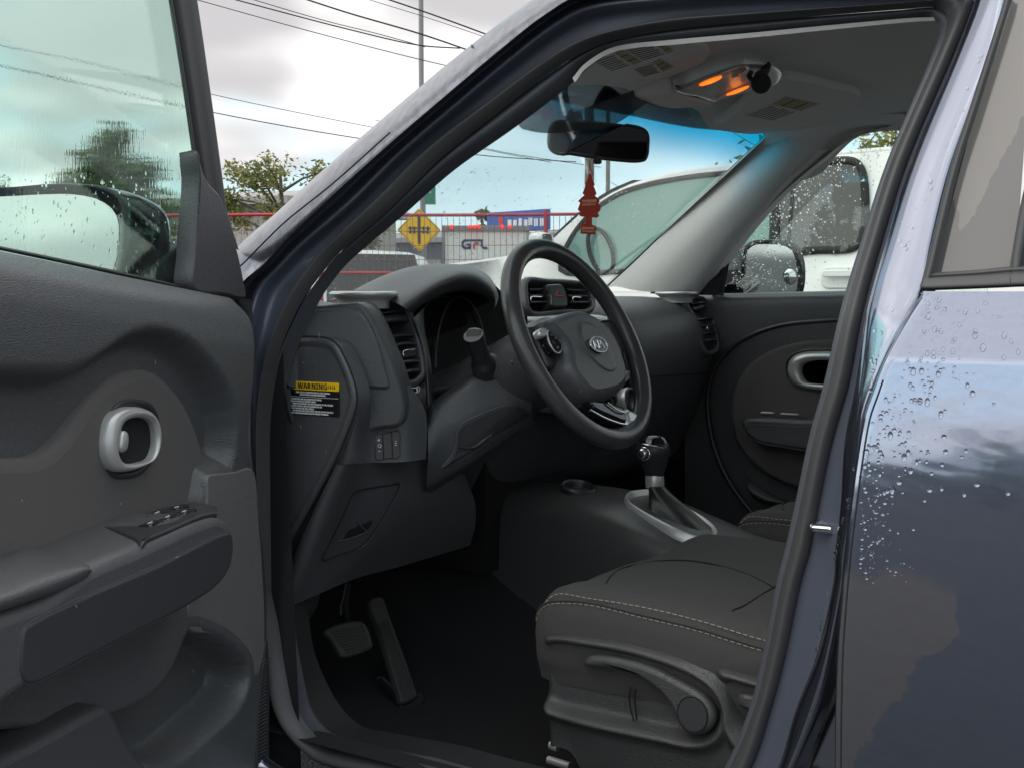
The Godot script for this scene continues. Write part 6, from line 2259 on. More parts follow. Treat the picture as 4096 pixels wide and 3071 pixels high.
func floor_and_pedals():
	var s := st()
	var rails := []
	for q in [[-1.62, 0.62], [-1.52, 0.50], [-1.42, 0.42], [-1.30, 0.385], [-1.1, 0.37], [-0.8, 0.365], [-0.3, 0.37], [0.5, 0.38]]:
		var r := PackedVector3Array()
		for z in [[-1.262, 0.462], [-1.30, 0.462], [-1.325, 0.45], [-1.35, 0.40], [-1.42, 0.372], [-1.6, 0.366], [-1.8, 0.372], [-1.90, 0.40], [-1.94, 0.50], [-1.96, 0.62]]:
			r.append(Vector3(q[0], z[1] + (q[1] - 0.365) * (1.0 if z[1] < 0.43 else 0.35), z[0]))
		rails.append(spline(r, 50))
	grid(s, crossed(rails, 5))
	obj("floor_carpet", s, M.carpet, car)
	s = st()
	grid(s, [PackedVector3Array([Vector3(-1.6, 0.3, -1.25), Vector3(-1.6, 0.3, -2.75)]), PackedVector3Array([Vector3(-1.62, 1.02, -1.25), Vector3(-1.62, 1.02, -2.75)])])
	grid(s, [PackedVector3Array([Vector3(-1.7, 0.33, -1.9), Vector3(0.6, 0.33, -1.9)]), PackedVector3Array([Vector3(-1.7, 0.33, -2.8), Vector3(0.6, 0.33, -2.8)])])
	grid(s, [PackedVector3Array([Vector3(-1.7, 0.40, -1.275), Vector3(-1.16, 0.40, -1.275)]), PackedVector3Array([Vector3(-1.7, 1.03, -1.29), Vector3(-1.20, 1.03, -1.29)])])
	block(s, Vector3(-1.76, 0.3, -2.83), Vector3(-1.31, 1.03, -2.79))
	obj("bulkhead", s, M.void_black, car)
	# kick panel
	s = st()
	skin(s, [zr([1120, 2430, 1120, 2500, 1135, 2580, 1150, 2620], -1.315), zr([1150, 2440, 1160, 2500, 1165, 2560, 1180, 2600], -1.33), zr([1280, 2370, 1270, 2420, 1240, 2470, 1200, 2520], -1.40)], 20, 3)
	obj("kick_panel", s, M.dull_black, car)
	# brake
	s = st()
	var bp := Vector3(-1.29, 0.51, -1.55)
	var bn := Vector3(0.86, 0.45, 0.24).normalized()
	var br := spline(plane_rail([1300, 2525, 1340, 2498, 1445, 2482, 1470, 2500, 1490, 2555, 1494, 2585, 1470, 2602, 1380, 2628, 1366, 2622, 1330, 2560], bp, bn), 50, true)
	plate(s, br, bn, [[0.002, -0.014], [0.0, -0.004], [0.002, -0.001], [0.004, 0.0]])
	var brake := obj("brake_pedal", s, M.pedal_rubber, car)
	s = st()
	for k in 9:
		var f := k / 8.0
		bar(s, onp(lerpf(1325, 1385, f), lerpf(2527, 2610, f), bp + bn * 0.0012, bn), onp(lerpf(1450, 1478, f), lerpf(2500, 2584, f), bp + bn * 0.0012, bn), 0.0014, 4)
	obj("pedal_ribs", s, M.pedal_rubber, brake)
	s = st()
	tube(s, spline(PackedVector3Array([onp(1400, 2530, bp - bn * 0.02, bn), onp(1375, 2440, bp - bn * 0.08, bn), onp(1385, 2330, bp - bn * 0.10, bn)]), 12), 0.008, 8)
	obj("pedal_arm", s, M.dull_black, brake)
	s = st()
	tube(s, spline(zr([1382, 2330, 1372, 2390, 1362, 2420, 1362, 2460], -1.60), 14), 0.0018, 6)
	obj("cable_sleeve", s, M.rubber_lip, car)
	# accelerator, hinged on the floor
	s = st()
	var gp := Vector3(-1.29, 0.45, -1.66)
	var gn := Vector3(0.80, 0.55, 0.20).normalized()
	plate(s, spline(plane_rail([1480, 2400, 1530, 2386, 1556, 2450, 1600, 2570, 1640, 2680, 1666, 2760, 1672, 2780, 1610, 2810, 1595, 2770, 1560, 2650, 1520, 2520], gp, gn), 70, true), gn, [[0.0, -0.014], [0.0, -0.003], [0.0015, -0.0008], [0.003, 0.0]])
	var acc := obj("accelerator_pedal", s, M.pedal_rubber, car)
	s = st()
	for k in 5:
		var dx := 9.0 * k
		bar(s, onp(1512 + dx, 2492 - k * 3, gp + gn * 0.0012, gn), onp(1612 + dx, 2752 - k * 4, gp + gn * 0.0012, gn), 0.0016, 4)
	obj("pedal_ribs", s, M.pedal_rubber, acc)
	s = st()
	slab(s, spline(plane_rail([1520, 2700, 1560, 2740, 1600, 2800, 1606, 2850, 1700, 2800, 1690, 2770, 1680, 2760, 1620, 2780], gp - gn * 0.012, gn), 40, true), gn, 0.02, 0.003)
	obj("pedal_foot", s, M.dull_black, acc)
	# crumbs on the carpet
	s = st()
	for q in [[1360, 2892, 0.004], [1548, 2944, 0.005], [1578, 2958, 0.003], [1636, 2890, 0.003], [1612, 2976, 0.003], [1758, 2196, 0.003]]:
		var c := aty(q[0], q[1], 0.371)
		box(s, c, Vector3(q[2], 0.0016, 0.002), Basis(Vector3.UP, q[0]))
	tag(lone("carpet_crumbs", s, M.thread, "tiny pale crumbs scattered on the black floor carpet", "crumbs", "", "stuff"), "")

func front_body():
	var s := st()
	var rr := []
	for q in [[-1.50, 1.015], [-1.60, 1.0], [-1.85, 0.965], [-2.1, 0.92], [-2.3, 0.85], [-2.42, 0.72], [-2.46, 0.45]]:
		var row := PackedVector3Array()
		for k in [[-1.17, -0.62], [-1.165, -0.35], [-1.18, -0.10], [-1.26, -0.01], [-1.6, 0.02], [-2.05, 0.03], [-2.5, 0.02], [-2.84, -0.01], [-2.92, -0.10], [-2.935, -0.35], [-2.93, -0.62]]:
			row.append(Vector3(q[0], maxf(q[1] + k[1] * (1.0 if q[1] > 0.9 else 0.8), 0.32), k[0]))
		rr.append(spline(row, 50))
	grid(s, crossed(rr, 4))
	obj("front_body", s, M.navy_paint, car)
	for z in [-1.26, -2.84]:
		for x in [-2.0, 0.62]:
			s = st()
			lathe(s, Vector3(x, 0.33, z), Vector3(0, 0, 1), [[0.0, 0.10], [0.2, 0.115], [0.31, 0.11], [0.33, 0.07], [0.33, -0.07], [0.3, -0.11], [0.0, -0.11]], 28)
			obj("wheel", s, M.tyre, car)

# ------------------------------------------------------------------ seats
func seat_row(x: float, zc: float) -> PackedVector3Array:
	# a section across the cushion; x runs from the nose of the seat to the back
	var f := clampf((x + 0.886) / 0.05, 0.0, 1.0)
	var nose := sqrt(1.0 - pow(1.0 - f, 2.0))
	var back := smoothstep(-0.80, -0.40, x)
	var lift := 0.0 - 0.030 * back
	var r := PackedVector3Array()
	for q in [[0.250, 0.545, 0.0], [0.262, 0.585, 0.3], [0.264, 0.625, 0.7], [0.258, 0.655, 0.9], [0.250, 0.668, 1.0], [0.236, 0.678, 1.0], [0.20, 0.676, 1.0], [0.15, 0.670, 1.0], [0.06, 0.668, 1.0], [-0.06, 0.664, 1.0], [-0.15, 0.662, 1.0], [-0.20, 0.672, 1.0], [-0.236, 0.674, 1.0], [-0.252, 0.668, 1.0], [-0.262, 0.62, 0.7], [-0.25, 0.545, 0.0]]:
		var y: float = lerpf(0.625, q[1], nose) if q[2] > 0.5 else q[1]
		var mid: float = 1.0 - absf(q[0]) / 0.25
		y += q[2] * (lift * (1.0 - 0.5 * maxf(mid, 0.0)) - 0.012 * maxf(mid, 0.0) * back + 0.02 * back * (1.0 if q[0] < -0.1 else 0.0))
		r.append(Vector3(x - 0.012 * (1.0 - f) * maxf(mid, 0.0) * 2.0, y, zc + q[0] * lerpf(0.93, 1.0, nose)))
	return r

func seat(zc: float, called: String, near: bool):
	var s := st()
	var rails := []
	for x in [-0.887, -0.885, -0.881, -0.874, -0.862, -0.848, -0.836, -0.79, -0.72, -0.64, -0.56, -0.48, -0.40, -0.30, -0.2]:
		rails.append(spline(seat_row(x, zc), 80))
	var g := crossed(rails, 4)
	var sag := FastNoiseLite.new()
	sag.seed = 9
	sag.frequency = 1.0
	for row in g:
		for k in row.size():
			var q: Vector3 = row[k]
			var low_side := smoothstep(0.66, 0.60, q.y)
			row[k] = q + Vector3(0, 0.0022 * sag.get_noise_2d(q.x * 9.0, q.z * 9.0), (0.0035 * low_side) * sag.get_noise_2d(q.x * 7.0 + q.y * 16.0, q.y * 26.0 - q.x * 9.0))
	grid(s, g)
	cap(s, rails[0], Vector3(-1, 0, 0))
	var c := obj(called, s, M.seat_cloth, car)
	# twin piping with pale stitches along the outer edge
	for line in [[0.249, 0.6690, "near"], [0.2575, 0.6535, "low"]]:
		var path := PackedVector3Array()
		for x in [-0.8855, -0.882, -0.874, -0.855, -0.8, -0.72, -0.64, -0.56, -0.48, -0.40, -0.32]:
			var row := spline(seat_row(x, zc), 160)
			var best := row[0]
			var bd := 1e9
			for p in row:
				var d := absf((p.z - zc) - line[0] * (0.95 if x < -0.88 else 1.0)) + absf(p.y - row[80].y - (line[1] - 0.658)) * 1.0
				if d < bd:
					bd = d
					best = p
			path.append(best + Vector3(0, 0.0006, 0.0008))
		path = spline(path, 200)
		s = st()
		var k := 0
		while k < 196:
			tube(s, PackedVector3Array([path[k], path[k + 1], path[k + 2]]), 0.00065, 4)
			k += 3
		tag(obj("stitching", s, M.thread, c), "", "", "", "stuff")
		s = st()
		var off := PackedVector3Array()
		for p in path:
			off.append(p + Vector3(0, -0.003 if line[2] == "near" else 0.004, 0.0004))
		tube(s, off, 0.0012, 6)
		obj("piping", s, M.seat_cloth, c)
	# seams on the cushion top: an arch and a cross seam
	for line in [[-0.808, 0.190, -0.838, 0.118, -0.850, 0.04, -0.836, -0.03, -0.800, -0.062, -0.76, -0.066, -0.70, -0.044, -0.623, 0.008, -0.56, 0.05], [-0.623, 0.228, -0.624, 0.19, -0.628, 0.12, -0.632, 0.05, -0.637, -0.015]]:
		var path := PackedVector3Array()
		for i in range(0, line.size(), 2):
			var row := spline(seat_row(line[i], zc), 160)
			var best := row[80]
			for p in row.slice(40, 125):
				if absf(p.z - zc - line[i + 1]) < absf(best.z - zc - line[i + 1]): best = p
			path.append(best + Vector3(0, 0.0002, 0))
		s = st()
		tube(s, spline(path, 50), 0.0013, 6)
		obj("seam", s, M.void_black, c)
	# backrest (mostly outside the picture)
	s = st()
	var br := []
	for q in [[-0.30, 0.60, 0.06], [-0.27, 0.75, 0.08], [-0.20, 0.95, 0.08], [-0.12, 1.15, 0.07], [-0.07, 1.26, 0.05]]:
		br.append(loop(ellipse(Vector3(q[0] + 0.06, q[1], zc), Vector3(0, 0, 1), Vector3(1, 0.2, 0).normalized(), 0.235, q[2], 24), 40))
	grid(s, crossed(br, 4), false, true)
	obj("backrest", s, M.seat_cloth, c)
	if not near:
		s = st()
		block(s, Vector3(-0.86, 0.36, zc - 0.24), Vector3(-0.2, 0.6, zc + 0.24), 0.02)
		obj("seat_base", s, M.dull_black, c)
		return
	# plastic side cover with its lever
	var zs := zc + 0.262
	var zn := Vector3(0, 0, 1)
	var upper := zr([2185, 2558, 2262, 2558, 2362, 2570, 2470, 2588, 2580, 2614, 2700, 2654, 2796, 2698, 2860, 2742, 2892, 2792, 2908, 2850, 2920, 2910, 2960, 2975, 3030, 3040], zs)
	var lowr := zr([2172, 2826, 2230, 2852, 2362, 2886, 2500, 2916, 2651, 2946, 2760, 2970, 2830, 2966, 2880, 2930, 2900, 2870], zs)
	var tail := zr([2905, 2690, 2990, 2716, 3050, 2732, 3140, 2755], zs)
	var f2 := func(r: PackedVector3Array) -> PackedVector2Array:
		var o := PackedVector2Array()
		for q in r: o.append(Vector2(q.x, q.y))
		return o
	var lines := [f2.call(spline(upper, 40)), f2.call(spline(lowr, 30)), f2.call(spline(tail, 8))]
	var trough: PackedVector2Array = f2.call(spline(zr([2190, 2560, 2362, 2570, 2580, 2614, 2796, 2698, 2892, 2792, 2906, 2870, 2880, 2930, 2830, 2966, 2760, 2970, 2500, 2916, 2362, 2886, 2176, 2828, 2174, 2700], zs), 60, true))
	var pocket: PackedVector2Array = f2.call(spline(zr([2915, 2715, 3000, 2730, 3100, 2760, 3200, 2790, 3200, 3100, 3060, 3040, 2985, 2960, 2940, 2860], zs), 40, true))
	var topc := spline(zr([2172, 2528, 2262, 2526, 2362, 2535, 2450, 2547, 2543, 2561, 2724, 2611, 2880, 2654, 3042, 2699, 3250, 2760], zs), 150)
	var botc := spline(zr([2160, 2990, 2262, 3012, 2330, 3110, 2500, 3200, 2800, 3260, 3250, 3330], zs), 150)
	s = st()
	var rows := []
	for j in 90:
		var row := PackedVector3Array()
		for i in 150:
			var v := topc[i].lerp(botc[i], j / 89.0)
			var q := Vector2(v.x, v.y)
			var d := 1e9
			for l in lines:
				for k in l.size() - 1:
					d = minf(d, q.distance_squared_to(Geometry2D.get_closest_point_to_segment(q, l[k], l[k + 1])))
			var w := 0.013 * exp(-d / (0.0095 * 0.0095))
			w -= 0.013 * smoothstep(0.004, -0.016, sd_poly(q, trough))
			w -= 0.030 * smoothstep(0.002, -0.018, sd_poly(q, pocket))
			w -= 0.010 * smoothstep(0.55, 1.0, j / 89.0)
			w -= 0.016 * pow(maxf(0.0, 1.0 - j / 4.0), 2.0)
			w -= 0.020 * pow(maxf(0.0, 1.0 - i / 6.0), 2.0)
			row.append(v + zn * w)
		rows.append(row)
	for e in [0, 149]:   # returns at both ends
		for row in rows:
			if e == 0: row.insert(0, row[0] + Vector3(0.004, 0, -0.08))
			else: row.append(row[row.size() - 1] + Vector3(0, 0, -0.08))
	grid(s, rows)
	var side := obj("seat_side_cover", s, M.seat_plastic, c)
	s = st()
	puff(s, spline(zr([2962, 2770, 3010, 2772, 3060, 2780, 3060, 2850, 2985, 2830, 2950, 2810], zs + 0.004), 30, true), zn, [[1.0, -0.01], [0.97, 0.002], [0.85, 0.007], [0.5, 0.009]])
	obj("recline_lever", s, M.seat_plastic, side)
	s = st()
	var lev := spline(zr([2330, 2650, 2345, 2627, 2400, 2622, 2507, 2640, 2600, 2668, 2688, 2712, 2760, 2750, 2818, 2792, 2852, 2848, 2856, 2890, 2836, 2926, 2795, 2944, 2750, 2938, 2712, 2900, 2690, 2850, 2664, 2804, 2601, 2742, 2530, 2704, 2450, 2682, 2370, 2672, 2338, 2668], zs + 0.016), 140, true)
	plate(s, lev, zn, [[0.002, -0.02], [0.0, -0.006], [0.0015, -0.002], [0.004, 0.0005], [0.007, 0.0015]])
	var lv := obj("height_lever", s, M.seat_plastic, side)
	s = st()
	tube(s, ellipse(onp(2771, 2857, Vector3(0, 0, zs + 0.0182), zn), Vector3.RIGHT, Vector3.UP, 0.0205, 0.0225, 40), 0.0008, 6, true)
	obj("cap_joint", s, M.void_black, side)
	s = st()
	plate(s, ellipse(onp(2771, 2857, Vector3(0, 0, zs + 0.0175), zn), Vector3.RIGHT, Vector3.UP, 0.0200, 0.0220, 40), zn, [[0.0, -0.002], [0.0, 0.0004], [0.0006, 0.001]])
	obj("lever_cap", s, M.smooth_seat, side)
	s = st()
	tube(s, spline(zr([2522, 2748, 2518, 2790, 2524, 2840, 2536, 2884], zs + 0.001), 16), 0.0012, 6)
	tube(s, spline(zr([2543, 2756, 2540, 2800, 2544, 2850, 2548, 2880], zs + 0.001), 16), 0.0012, 6)
	obj("slot_lines", s, M.void_black, side)
	# seat runner
	s = st()
	for l in [[2200, 2978, 2232, 2990], [2192, 3038, 2280, 3064]]:
		bar(s, atz(l[0], l[1], zs - 0.06), atz(l[2], l[3], zs - 0.06), 0.006, 8)
	obj("seat_runner", s, M.satin_silver, c)

# ------------------------------------------------------------------ the passenger's side
func passenger_side():
	var zn := Vector3(0, 0, 1)
	var s := st()
	# door lining up to the waist
	var rails := [zr([2740, 1176, 2900, 1174, 3050, 1170, 3200, 1167, 3420, 1162, 3700, 1155], -2.735), zr([2740, 1184, 2900, 1182, 3050, 1179, 3200, 1176, 3420, 1171, 3700, 1164], -2.715), zr([2740, 1215, 2900, 1214, 3050, 1211, 3200, 1208, 3420, 1204, 3700, 1198], -2.695), zr([2740, 1330, 2900, 1330, 3050, 1330, 3200, 1326, 3420, 1320, 3700, 1310], -2.70), zr([2740, 1600, 2900, 1600, 3050, 1600, 3200, 1600, 3420, 1600, 3700, 1600], -2.72), zr([2740, 2300, 2900, 2300, 3050, 2300, 3200, 2300, 3420, 2300, 3700, 2300], -2.74)]
	skin(s, rails, 40, 6)
	var d := obj("passenger_door", s, M.dash_plastic, car)
	s = st()   # the ring-shaped swoop and the inset in its middle
	var arc := spline(zr([3010, 2050, 2940, 1960, 2880, 1850, 2842, 1720, 2832, 1590, 2856, 1480, 2920, 1395, 3010, 1338, 3130, 1300, 3260, 1285, 3420, 1276], -2.700), 60)
	tube(s, arc, 0.006, 10)
	obj("swoop_rim", s, M.smooth_black, d)
	s = st()
	plate(s, spline(zr([2925, 1640, 2940, 1560, 2990, 1470, 3070, 1410, 3180, 1372, 3300, 1358, 3450, 1352, 3600, 1400, 3650, 1600, 3600, 1900, 3300, 1960, 3080, 1900, 2960, 1780], -2.698), 80, true), zn, [[0.0, -0.02], [0.0, 0.0], [0.003, 0.003], [0.008, 0.004]])
	obj("cloth_panel", s, M.cloth, d)
	s = st()
	var o := spline(zr([3150, 1480, 3162, 1436, 3200, 1412, 3280, 1404, 3360, 1410, 3410, 1440, 3425, 1490, 3405, 1536, 3350, 1558, 3270, 1560, 3195, 1545, 3160, 1515], -2.690), 50, true)
	plate(s, o, zn, [[-0.006, -0.004], [-0.005, 0.0], [-0.002, 0.0], [0.0, -0.004]])
	obj("handle_cup", s, M.smooth_black, d)
	s = st()
	var inn := spline(zr([3206, 1490, 3214, 1460, 3244, 1446, 3290, 1442, 3340, 1446, 3372, 1464, 3378, 1492, 3366, 1520, 3330, 1534, 3270, 1534, 3226, 1526], -2.686), 50, true)
	var rr := []
	for f in [[0.0, -0.012], [0.0, -0.002], [0.12, 0.005], [0.45, 0.010], [0.8, 0.008], [0.97, 0.0], [1.0, -0.012]]:
		var row := PackedVector3Array()
		for k in o.size():
			row.append(o[k].lerp(inn[k], f[0]) + zn * f[1])
		rr.append(row)
	grid(s, rr, false, true)
	obj("handle_ring", s, M.silver_paint, d)
	s = st()
	plate(s, spline(zr([2962, 1690, 2976, 1672, 3020, 1668, 3200, 1676, 3450, 1684, 3450, 1830, 3300, 1818, 3150, 1796, 3030, 1772, 2985, 1740], -2.63), 70, true), zn, [[0.002, -0.07], [0.0, -0.012], [0.002, -0.005], [0.006, -0.001], [0.010, 0.0]])
	var ar := obj("armrest", s, M.dash_plastic, d)
	s = st()
	tube(s, spline(zr([2980, 1712, 2990, 1702, 3040, 1700, 3200, 1708, 3450, 1716], -2.6295), 30), 0.0010, 5)
	tube(s, spline(zr([2980, 1712, 2992, 1744, 3030, 1766, 3150, 1790, 3300, 1812], -2.6295), 30), 0.0010, 5)
	obj("armrest_joint", s, M.rubber_lip, d)
	s = st()
	box(s, atz(3072, 1650, -2.66), Vector3(0.030, 0.004, 0.012), Basis(), 0.001)
	box(s, atz(3160, 1655, -2.66), Vector3(0.040, 0.003, 0.012), Basis(), 0.001)
	obj("window_switch", s, M.silver_paint, d)
	s = st()
	skin(s, [zr([2985, 1895, 3010, 1925, 3060, 1965, 3132, 2002], -2.69), zr([2990, 1900, 3000, 1960, 3060, 1995, 3132, 2010], -2.67), zr([3000, 1950, 3010, 1985, 3060, 2015, 3132, 2020], -2.69)], 20, 3)
	obj("pocket_lip", s, M.rubber_lip, d)
	# window surround, glass, corner piece
	s = st()
	var wl := [2880, 1172, 2900, 1140, 2934, 946, 3058, 800, 3203, 655, 3348, 543, 3425, 513, 3640, 503, 3900, 498]
	var wl2 := [2850, 1178, 2872, 1140, 2908, 936, 3036, 782, 3184, 634, 3335, 520, 3420, 488, 3640, 478, 3900, 472]
	abreast(s, [zr(wl, -2.73), zr(wl, -2.70), zr(wl2, -2.685), zr(wl2, -2.74)], 6, 2)
	obj("window_frame", s, M.dull_black, d)
	s = st()
	skin(s, [zr([2600, 1175, 2650, 1120, 2800, 980, 2930, 860], -2.70), zr([2780, 1180, 2800, 1120, 2860, 1000, 2935, 890], -2.68), zr([2895, 1182, 2905, 1130, 2920, 1040, 2936, 944], -2.695)], 30, 4)
	obj("mirror_corner_cover", s, M.dull_black, d)
	s = st()   # pillar cover between trim and window
	skin(s, [zr([2760, 1172, 2870, 1060, 3010, 900, 3150, 755, 3290, 640, 3400, 560, 3640, 480], -2.66), zr([2800, 1172, 2900, 1060, 3030, 905, 3165, 760, 3310, 640, 3420, 545, 3640, 490], -2.685), zr([2850, 1178, 2905, 1080, 3036, 905, 3184, 745, 3335, 610, 3420, 520, 3640, 488], -2.70)], 40, 3)
	obj("pillar_cover", s, M.headliner, car)
	s = st()
	pane(s, zr([2880, 1200, 2920, 940, 3050, 780, 3200, 640, 3345, 525, 3425, 490, 3950, 475, 3950, 1200], -2.75), zn, 0.004)
	obj("window_glass", s, M.clear_glass, d)
	s = st()
	block(s, Vector3(-1.3, 0.3, -2.83), Vector3(0.9, 1.055, -2.76))
	block(s, Vector3(-0.42, 1.0, -2.80), Vector3(-0.30, 1.46, -2.70))
	obj("outer_door_skin", s, M.navy_paint, car)
	# rear pillar and the outside mirror beyond the glass
	var mc := Vector3(0, 0, -2.98)
	var mn := Vector3(0.86, -0.02, 0.50).normalized()
	var mp := atz(3060, 1070, -2.97)
	s = st()
	var out_ := spline(plane_rail([2968, 1060, 2975, 1000, 3010, 965, 3080, 958, 3150, 962, 3195, 985, 3218, 1040, 3222, 1120, 3212, 1170, 3190, 1200, 3060, 1205, 2990, 1200, 2972, 1150], mp, mn), 60, true)
	var inr := spline(plane_rail([2986, 1060, 2992, 1005, 3020, 982, 3080, 978, 3140, 985, 3170, 1005, 3186, 1050, 3192, 1110, 3188, 1160, 3170, 1180, 3060, 1182, 3004, 1178, 2988, 1130], mp + mn * -0.004, mn), 60, true)
	rr = []
	var back := mp - mn * 0.10 + Vector3(-0.02, 0, 0.0)
	for f in [[1.0, 0.0, 0.0], [0.1, 0.004, 0.0], [0.0, -0.004, 0.0], [0.0, -0.03, 0.06], [0.0, -0.07, 0.28], [0.0, -0.095, 0.6], [0.0, -0.105, 0.97]]:
		var row := PackedVector3Array()
		for k in out_.size():
			row.append((out_[k].lerp(inr[k], f[0]) + mn * f[1]).lerp(mp + mn * f[1] + Vector3(-0.055, 0, 0), f[2]))
		rr.append(row)
	grid(s, rr, false, true)
	bar(s, mp - mn * 0.05 + Vector3(0, -0.03, 0), Vector3(-1.16, 1.07, -2.80), 0.03, 10)
	var fm := obj("passenger_mirror", s, M.gloss_black, car)
	s = st()
	cap(s, inr, mn)
	obj("mirror_face", s, M.mirror_glass, fm)
	s = st()
	lathe(s, onp(3163, 1108, mp + mn * -0.002, mn), mn, [[0.021, 0.0], [0.018, 0.0035], [0.012, 0.006], [0.006, 0.0073], [0.0, 0.0078]], 24)
	obj("blind_spot_mirror", s, M.mirror_glass, fm)

# ------------------------------------------------------------------ loose things in and on the car
func small_things():
	# inside mirror
	var mp := Vector3(-1.085, 1.352, -2.0)
	var mn := (Vector3(0.72, -0.10, 0.69)).normalized()
	var s := st()
	var ring := spline(plane_rail([2200, 505, 2208, 488, 2230, 474, 2262, 471, 2330, 474, 2420, 482, 2500, 492, 2566, 505, 2592, 522, 2602, 548, 2601, 590, 2598, 620, 2586, 644, 2560, 652, 2480, 648, 2390, 638, 2290, 622, 2222, 612, 2200, 592, 2194, 560], mp, mn), 110, true)
	plate(s, ring, mn, [[0.012, -0.035], [0.003, -0.026], [0.0, -0.012], [0.0006, -0.002], [0.002, 0.0], [0.0045, 0.0006], [0.006, -0.001]])
	var m := obj("inside_mirror", s, M.smooth_black, car)
	s = st()
	cap(s, inset_ring(ring, mn, 0.006, -0.0007), mn)
	obj("mirror_face", s, M.dim_mirror, m)
	s = st()
	tube(s, spline(PackedVector3Array([onp(2300, 520, mp - mn * 0.03, mn), onp(2295, 470, mp - mn * 0.05, mn), onp(2290, 462, mp - mn * 0.10, mn)]), 10), 0.016, 10)
	lathe(s, onp(2390, 648, mp - mn * 0.006, mn), Vector3(0, -1, 0), [[0.008, -0.008], [0.008, 0.002], [0.005, 0.004], [0.0, 0.004]], 14)
	obj("mirror_mount", s, M.smooth_black, m)
	lint()
	freshener()
	raindrops()

func lint():
	# stray fibres and scuffs on the lining and the dash
	var s := st()
	for q in [[618, 1440, 620, 1458, 0], [86, 1995, 85, 2005, 0], [900, 2742, 940, 2752, 0], [590, 2316, 602, 2322, 0], [330, 1300, 335, 1310, 0], [770, 2680, 776, 2690, 0], [240, 1610, 246, 1612, 0], [480, 2010, 483, 2018, 0], [300, 2420, 306, 2430, 2], [700, 2230, 712, 2226, 2], [1274, 1330, 1275, 1352, 1], [1300, 1800, 1304, 1808, 1], [1210, 1450, 1216, 1452, 1], [1200, 1700, 1203, 1712, 1]]:
		var a: Vector3
		var b: Vector3
		if q[4] == 1:
			a = atz(q[0], q[1], -1.3305)
			b = atz(q[2], q[3], -1.3305)
		else:
			var w := 0.0902 if q[4] == 2 else (0.003 if q[1] < 1500 else (-0.0140 if q[1] < 2100 else -0.02))
			a = onp(q[0], q[1], DP + DN * w, DN)
			b = onp(q[2], q[3], DP + DN * w, DN)
		tube(s, PackedVector3Array([a, a.lerp(b, 0.5) + Vector3(0.0006, 0.0004, 0), b]), 0.00035, 4)
	tag(obj("lint", s, M.thread, car), "", "", "", "stuff")

func freshener():
	var p := onp(2363, 820, Vector3(-1.06, 1.25, -2.02), Vector3(0.55, 0, 0.83).normalized())
	var n := Vector3(0.50, 0.02, 0.86).normalized()
	var t := thing("air_freshener", p, "red tree shaped card air freshener hanging from the inside mirror", "air freshener")
	var l := [2362, 692, 2354, 698, 2353, 708, 2347, 722, 2340, 734, 2344, 741, 2337, 756, 2330, 774, 2338, 781, 2325, 792, 2313, 804, 2321, 812, 2316, 824, 2311, 840, 2322, 848, 2316, 858, 2322, 866, 2342, 868, 2343, 894, 2325, 898, 2322, 935, 2382, 939, 2384, 904, 2369, 900, 2369, 869, 2388, 872, 2398, 864, 2391, 852, 2402, 842, 2402, 826, 2394, 814, 2400, 806, 2390, 792, 2380, 783, 2387, 776, 2381, 758, 2374, 744, 2380, 738, 2372, 722, 2368, 706]
	var s := st()
	slab(s, plane_rail(l, p, n), n, 0.0016, 0.0003)
	var c := obj("card", s, M.red_card, t)
	s = st()
	slab(s, plane_rail([2328, 800, 2386, 798, 2386, 820, 2328, 824], p + n * 0.0006, n), n, 0.0005, 0.0001)
	slab(s, plane_rail([2328, 908, 2379, 910, 2378, 930, 2327, 928], p + n * 0.0006, n), n, 0.0005, 0.0001)
	obj("pale_panels", s, M.pale_card, c)
	var u := n.cross(Vector3.UP) * -1.0
	words("Little Trees", 0.0062, onp(2357, 811, p + n * 0.0010, n), u, Vector3.UP, M.red_card, c, "lettering", true)
	words("Coconut", 0.0062, onp(2353, 919, p + n * 0.0010, n), u, Vector3.UP, M.red_card, c, "lettering", true)
	s = st()
	tube(s, PackedVector3Array([onp(2360, 640, p, n), onp(2359, 668, p, n), onp(2353, 702, p, n)]), 0.0007, 5)
	tube(s, PackedVector3Array([onp(2360, 640, p, n), onp(2361, 668, p, n), onp(2372, 702, p, n)]), 0.0007, 5)
	obj("string", s, M.red_card, t)

func drop_mesh(flat: float) -> ArrayMesh:
	var s := st()
	lathe(s, Vector3.ZERO, Vector3(0, 0, 1), [[1.0, 0.0], [0.92, flat * 0.45], [0.66, flat * 0.8], [0.3, flat * 0.97], [0.02, flat]], 10)
	s.generate_normals()
	return s.commit()

func drops(called: String, xf: Array, m: Material, label: String):
	var mm := MultiMesh.new()
	mm.transform_format = MultiMesh.TRANSFORM_3D
	mm.mesh = drop_mesh(0.7)
	mm.instance_count = xf.size()
	for i in xf.size():
		mm.set_instance_transform(i, xf[i])
	var o := MultiMeshInstance3D.new()
	o.name = called
	o.multimesh = mm
	o.material_override = m
	add_child(o)
	tag(o, label, "raindrops", "", "stuff")

